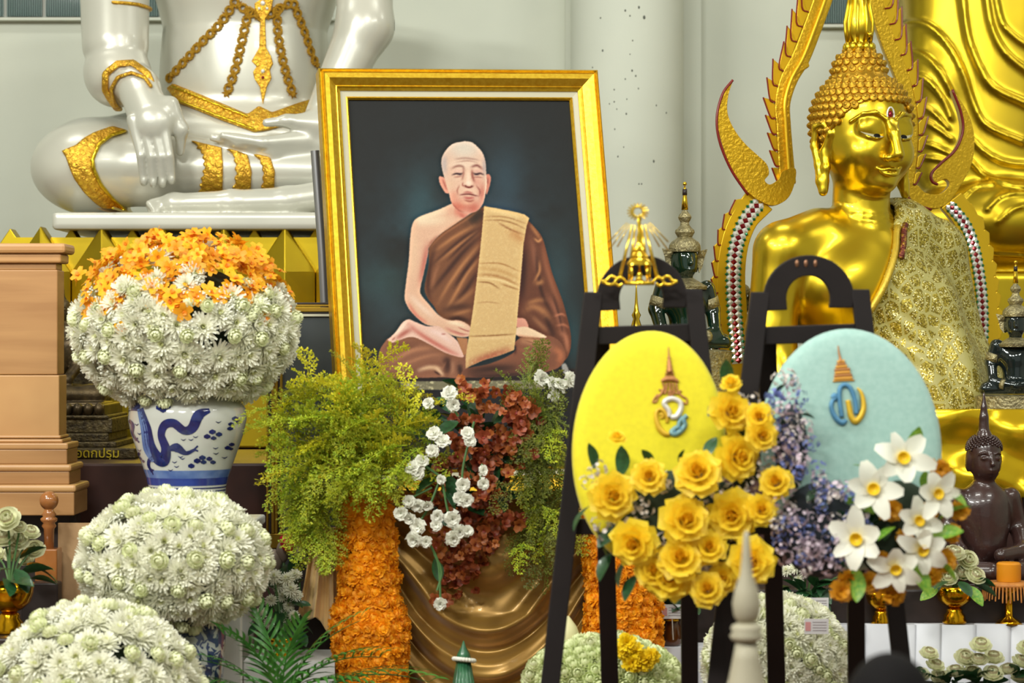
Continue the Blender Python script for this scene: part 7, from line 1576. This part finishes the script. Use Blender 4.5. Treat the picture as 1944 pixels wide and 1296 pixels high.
def card(label, x0, x1, y0, y1, d, tilt=0):
    t = thing('name_card', label, 'card', P((x0 + x1) / 2, y1, d), group='small cards among the flowers'); a, b = P(x0, y1, d), P(x1, y0, d); obj('card_sheet', MB().bbox((a[0], d - .002, a[2]), (b[0], d, b[2])), M_card, t)
    for k in range(4): yy = y0 + (y1 - y0) * (.2 + .18 * k); p, q = P(x0 + (x1 - x0) * .34, yy + 1.2, d), P(x1 - 4, yy, d); obj('print_line', MB().bbox((p[0], d - .003, p[2]), (q[0], d - .001, q[2])), M_ink, t)
    p, q = P(x0 + 2, y1 - 6, d), P(x0 + (x1 - x0) * .26, y0 + 6, d); obj('print_picture', MB().bbox((p[0], d - .003, p[2]), (q[0], d - .001, q[2])), M_pink, t)
    obj('stick', MB().tube([P((x0 + x1) / 2, y1, d + .003), P((x0 + x1) / 2 + 2, y1 + 40, d + .09 if y0 == 1174 else d + .003) * np.array([1, 1, 0 if y0 == 1134 else 1])], .002, 5), mat('clear_stick', (190, 186, 176), .2), t)
card('white printed card standing behind the white mound', 1537, 1573, 1134, 1160, 8.75); card('white printed card stuck in the white mound', 1527, 1573, 1174, 1203, 8.26); card('white printed card behind the second easel near the gold bowl', 1675, 1712, 1142, 1167, 8.975); card('white printed card on a clear stick behind the first easel', 1256, 1296, 1147, 1174, 8.8)
br3 = thing('brown_glass_jar', 'small brown glass jar under the card behind the first easel', 'jar', P(1276, 1224, 8.86)); zz = lambda q: P(0, q, 8.86)[2]; obj('jar_body', MB().lathe([(.03, zz(1224)), (.034, zz(1220)), (.034, zz(1190)), (.026, zz(1182)), (.026, zz(1176))], 18, P(1276, 0, 8.86) * np.array([1, 1, 0])), mat('brown_glass', (84, 44, 14), .08, coat=.6), br3, smooth=True); obj('jar_lid', MB().lathe([(.03, zz(1177)), (.03, zz(1170)), (.01, zz(1169))], 16, P(1276, 0, 8.86) * np.array([1, 1, 0])), M_goldb, br3, smooth=True)
ft_ = obj('side_table', MB().bbox((P(1225, 0, 8.86)[0], 8.8, 0), (P(1340, 0, 8.86)[0], 8.95, P(0, 1225, 8.86)[2])), M_wc); tag(ft_, 'small white-covered table behind the first easel', 'table')
# ================================================================== foreground: pale turned finial and a visitor's head
DQ = 5.5; sq = S(DQ); zz = lambda q: P(0, q, DQ)[2]; M_cream = mat('cream_paint', (166, 160, 138), .6)
fn = thing('turned_finial', 'pale cream turned post out of focus in front of the easels', 'post', P(1417, 0, DQ) * np.array([1, 1, 0])); cf_ = P(1417, 0, DQ) * np.array([1, 1, 0])
obj('spindle', MB().lathe([(3 * sq, zz(1008)), (6 * sq, zz(1020)), (9 * sq, zz(1060)), (12 * sq, zz(1090)), (22 * sq, zz(1118)), (27 * sq, zz(1145)), (24 * sq, zz(1168)), (16 * sq, zz(1182))][::-1], 28, cf_), M_cream, fn, smooth=True)
obj('collar', MB().lathe([(16 * sq, zz(1218)), (28 * sq, zz(1214)), (32 * sq, zz(1206)), (26 * sq, zz(1200)), (30 * sq, zz(1192)), (26 * sq, zz(1186)), (16 * sq, zz(1182))], 28, cf_), M_cream, fn, smooth=True)
obj('shaft', MB().lathe([(46 * sq, 0), (46 * sq, zz(1330)), (34 * sq, zz(1290)), (26 * sq, zz(1250)), (20 * sq, zz(1218))], 28, cf_), M_cream, fn, smooth=True)
DH = 4.5; hx = P(1688, 0, DH)[0]; htop = P(0, 1250, DH)[2]
pe = SDF((hx - .42, DH - .5, -.02), (hx + .42, DH + .35, htop + .03), .014)
def Q(a, b, c): return np.array([hx + a, DH + b, c])
hz_ = htop - .115
pe.ell(Q(0, 0, hz_), (.076, .096, .112), .02); pe.ell(Q(0, .03, hz_ - .07), (.058, .06, .055), .04); pe.cone(Q(0, 0, hz_ - .08), Q(0, -.02, hz_ - .2), .05, .055, .03)
pe.chain([Q(-.16, -.02, hz_ - .25), Q(.16, -.02, hz_ - .25)], [.06, .06], .06); pe.cone(Q(0, -.02, hz_ - .28), Q(0, -.04, .16), .15, .17, .08); pe.ell(Q(0, -.02, .12), (.2, .18, .13), .08)
for s_ in (-1, 1): pe.chain([Q(s_ * .19, -.02, hz_ - .26), Q(s_ * .24, 0, .32), Q(s_ * .16, .18, .26)], [.055, .045, .035], .03); pe.chain([Q(s_ * .1, 0, .12), Q(s_ * .32, .18, .10), Q(s_ * .05, .28, .07)], [.1, .08, .06], .05); pe.ell(Q(s_ * .078, .0, hz_ - .01), (.012, .022, .034), .01); pe.chain([Q(s_ * .16, .18, .26), Q(s_ * .08, .25, .22)], [.03, .022], .02)
pt_ = thing('person', 'dark-haired person seated on the floor, only the top of the head in view', 'person', (hx, DH, 0))
obj('body', pe.mesh(), mat('dark_clothes', (36, 34, 38), .8), pt_, smooth=True)
hr = SDF((hx - .12, DH - .14, htop - .26), (hx + .12, DH + .14, htop + .03), .008)
hr.ell(Q(0, -.008, hz_ + .012), (.086, .104, .116), .02); hr.f = np.maximum(hr.f, np.where(hr.Y > DH + .03, (hz_ + .03) - hr.Z, (hz_ - .09) - hr.Z).astype(np.float32))
obj('hair', hr.mesh(), mat('black_hair', (14, 12, 13), .8, spec=.15, bump=.4, bscale=120, dist=.006), pt_, smooth=True)
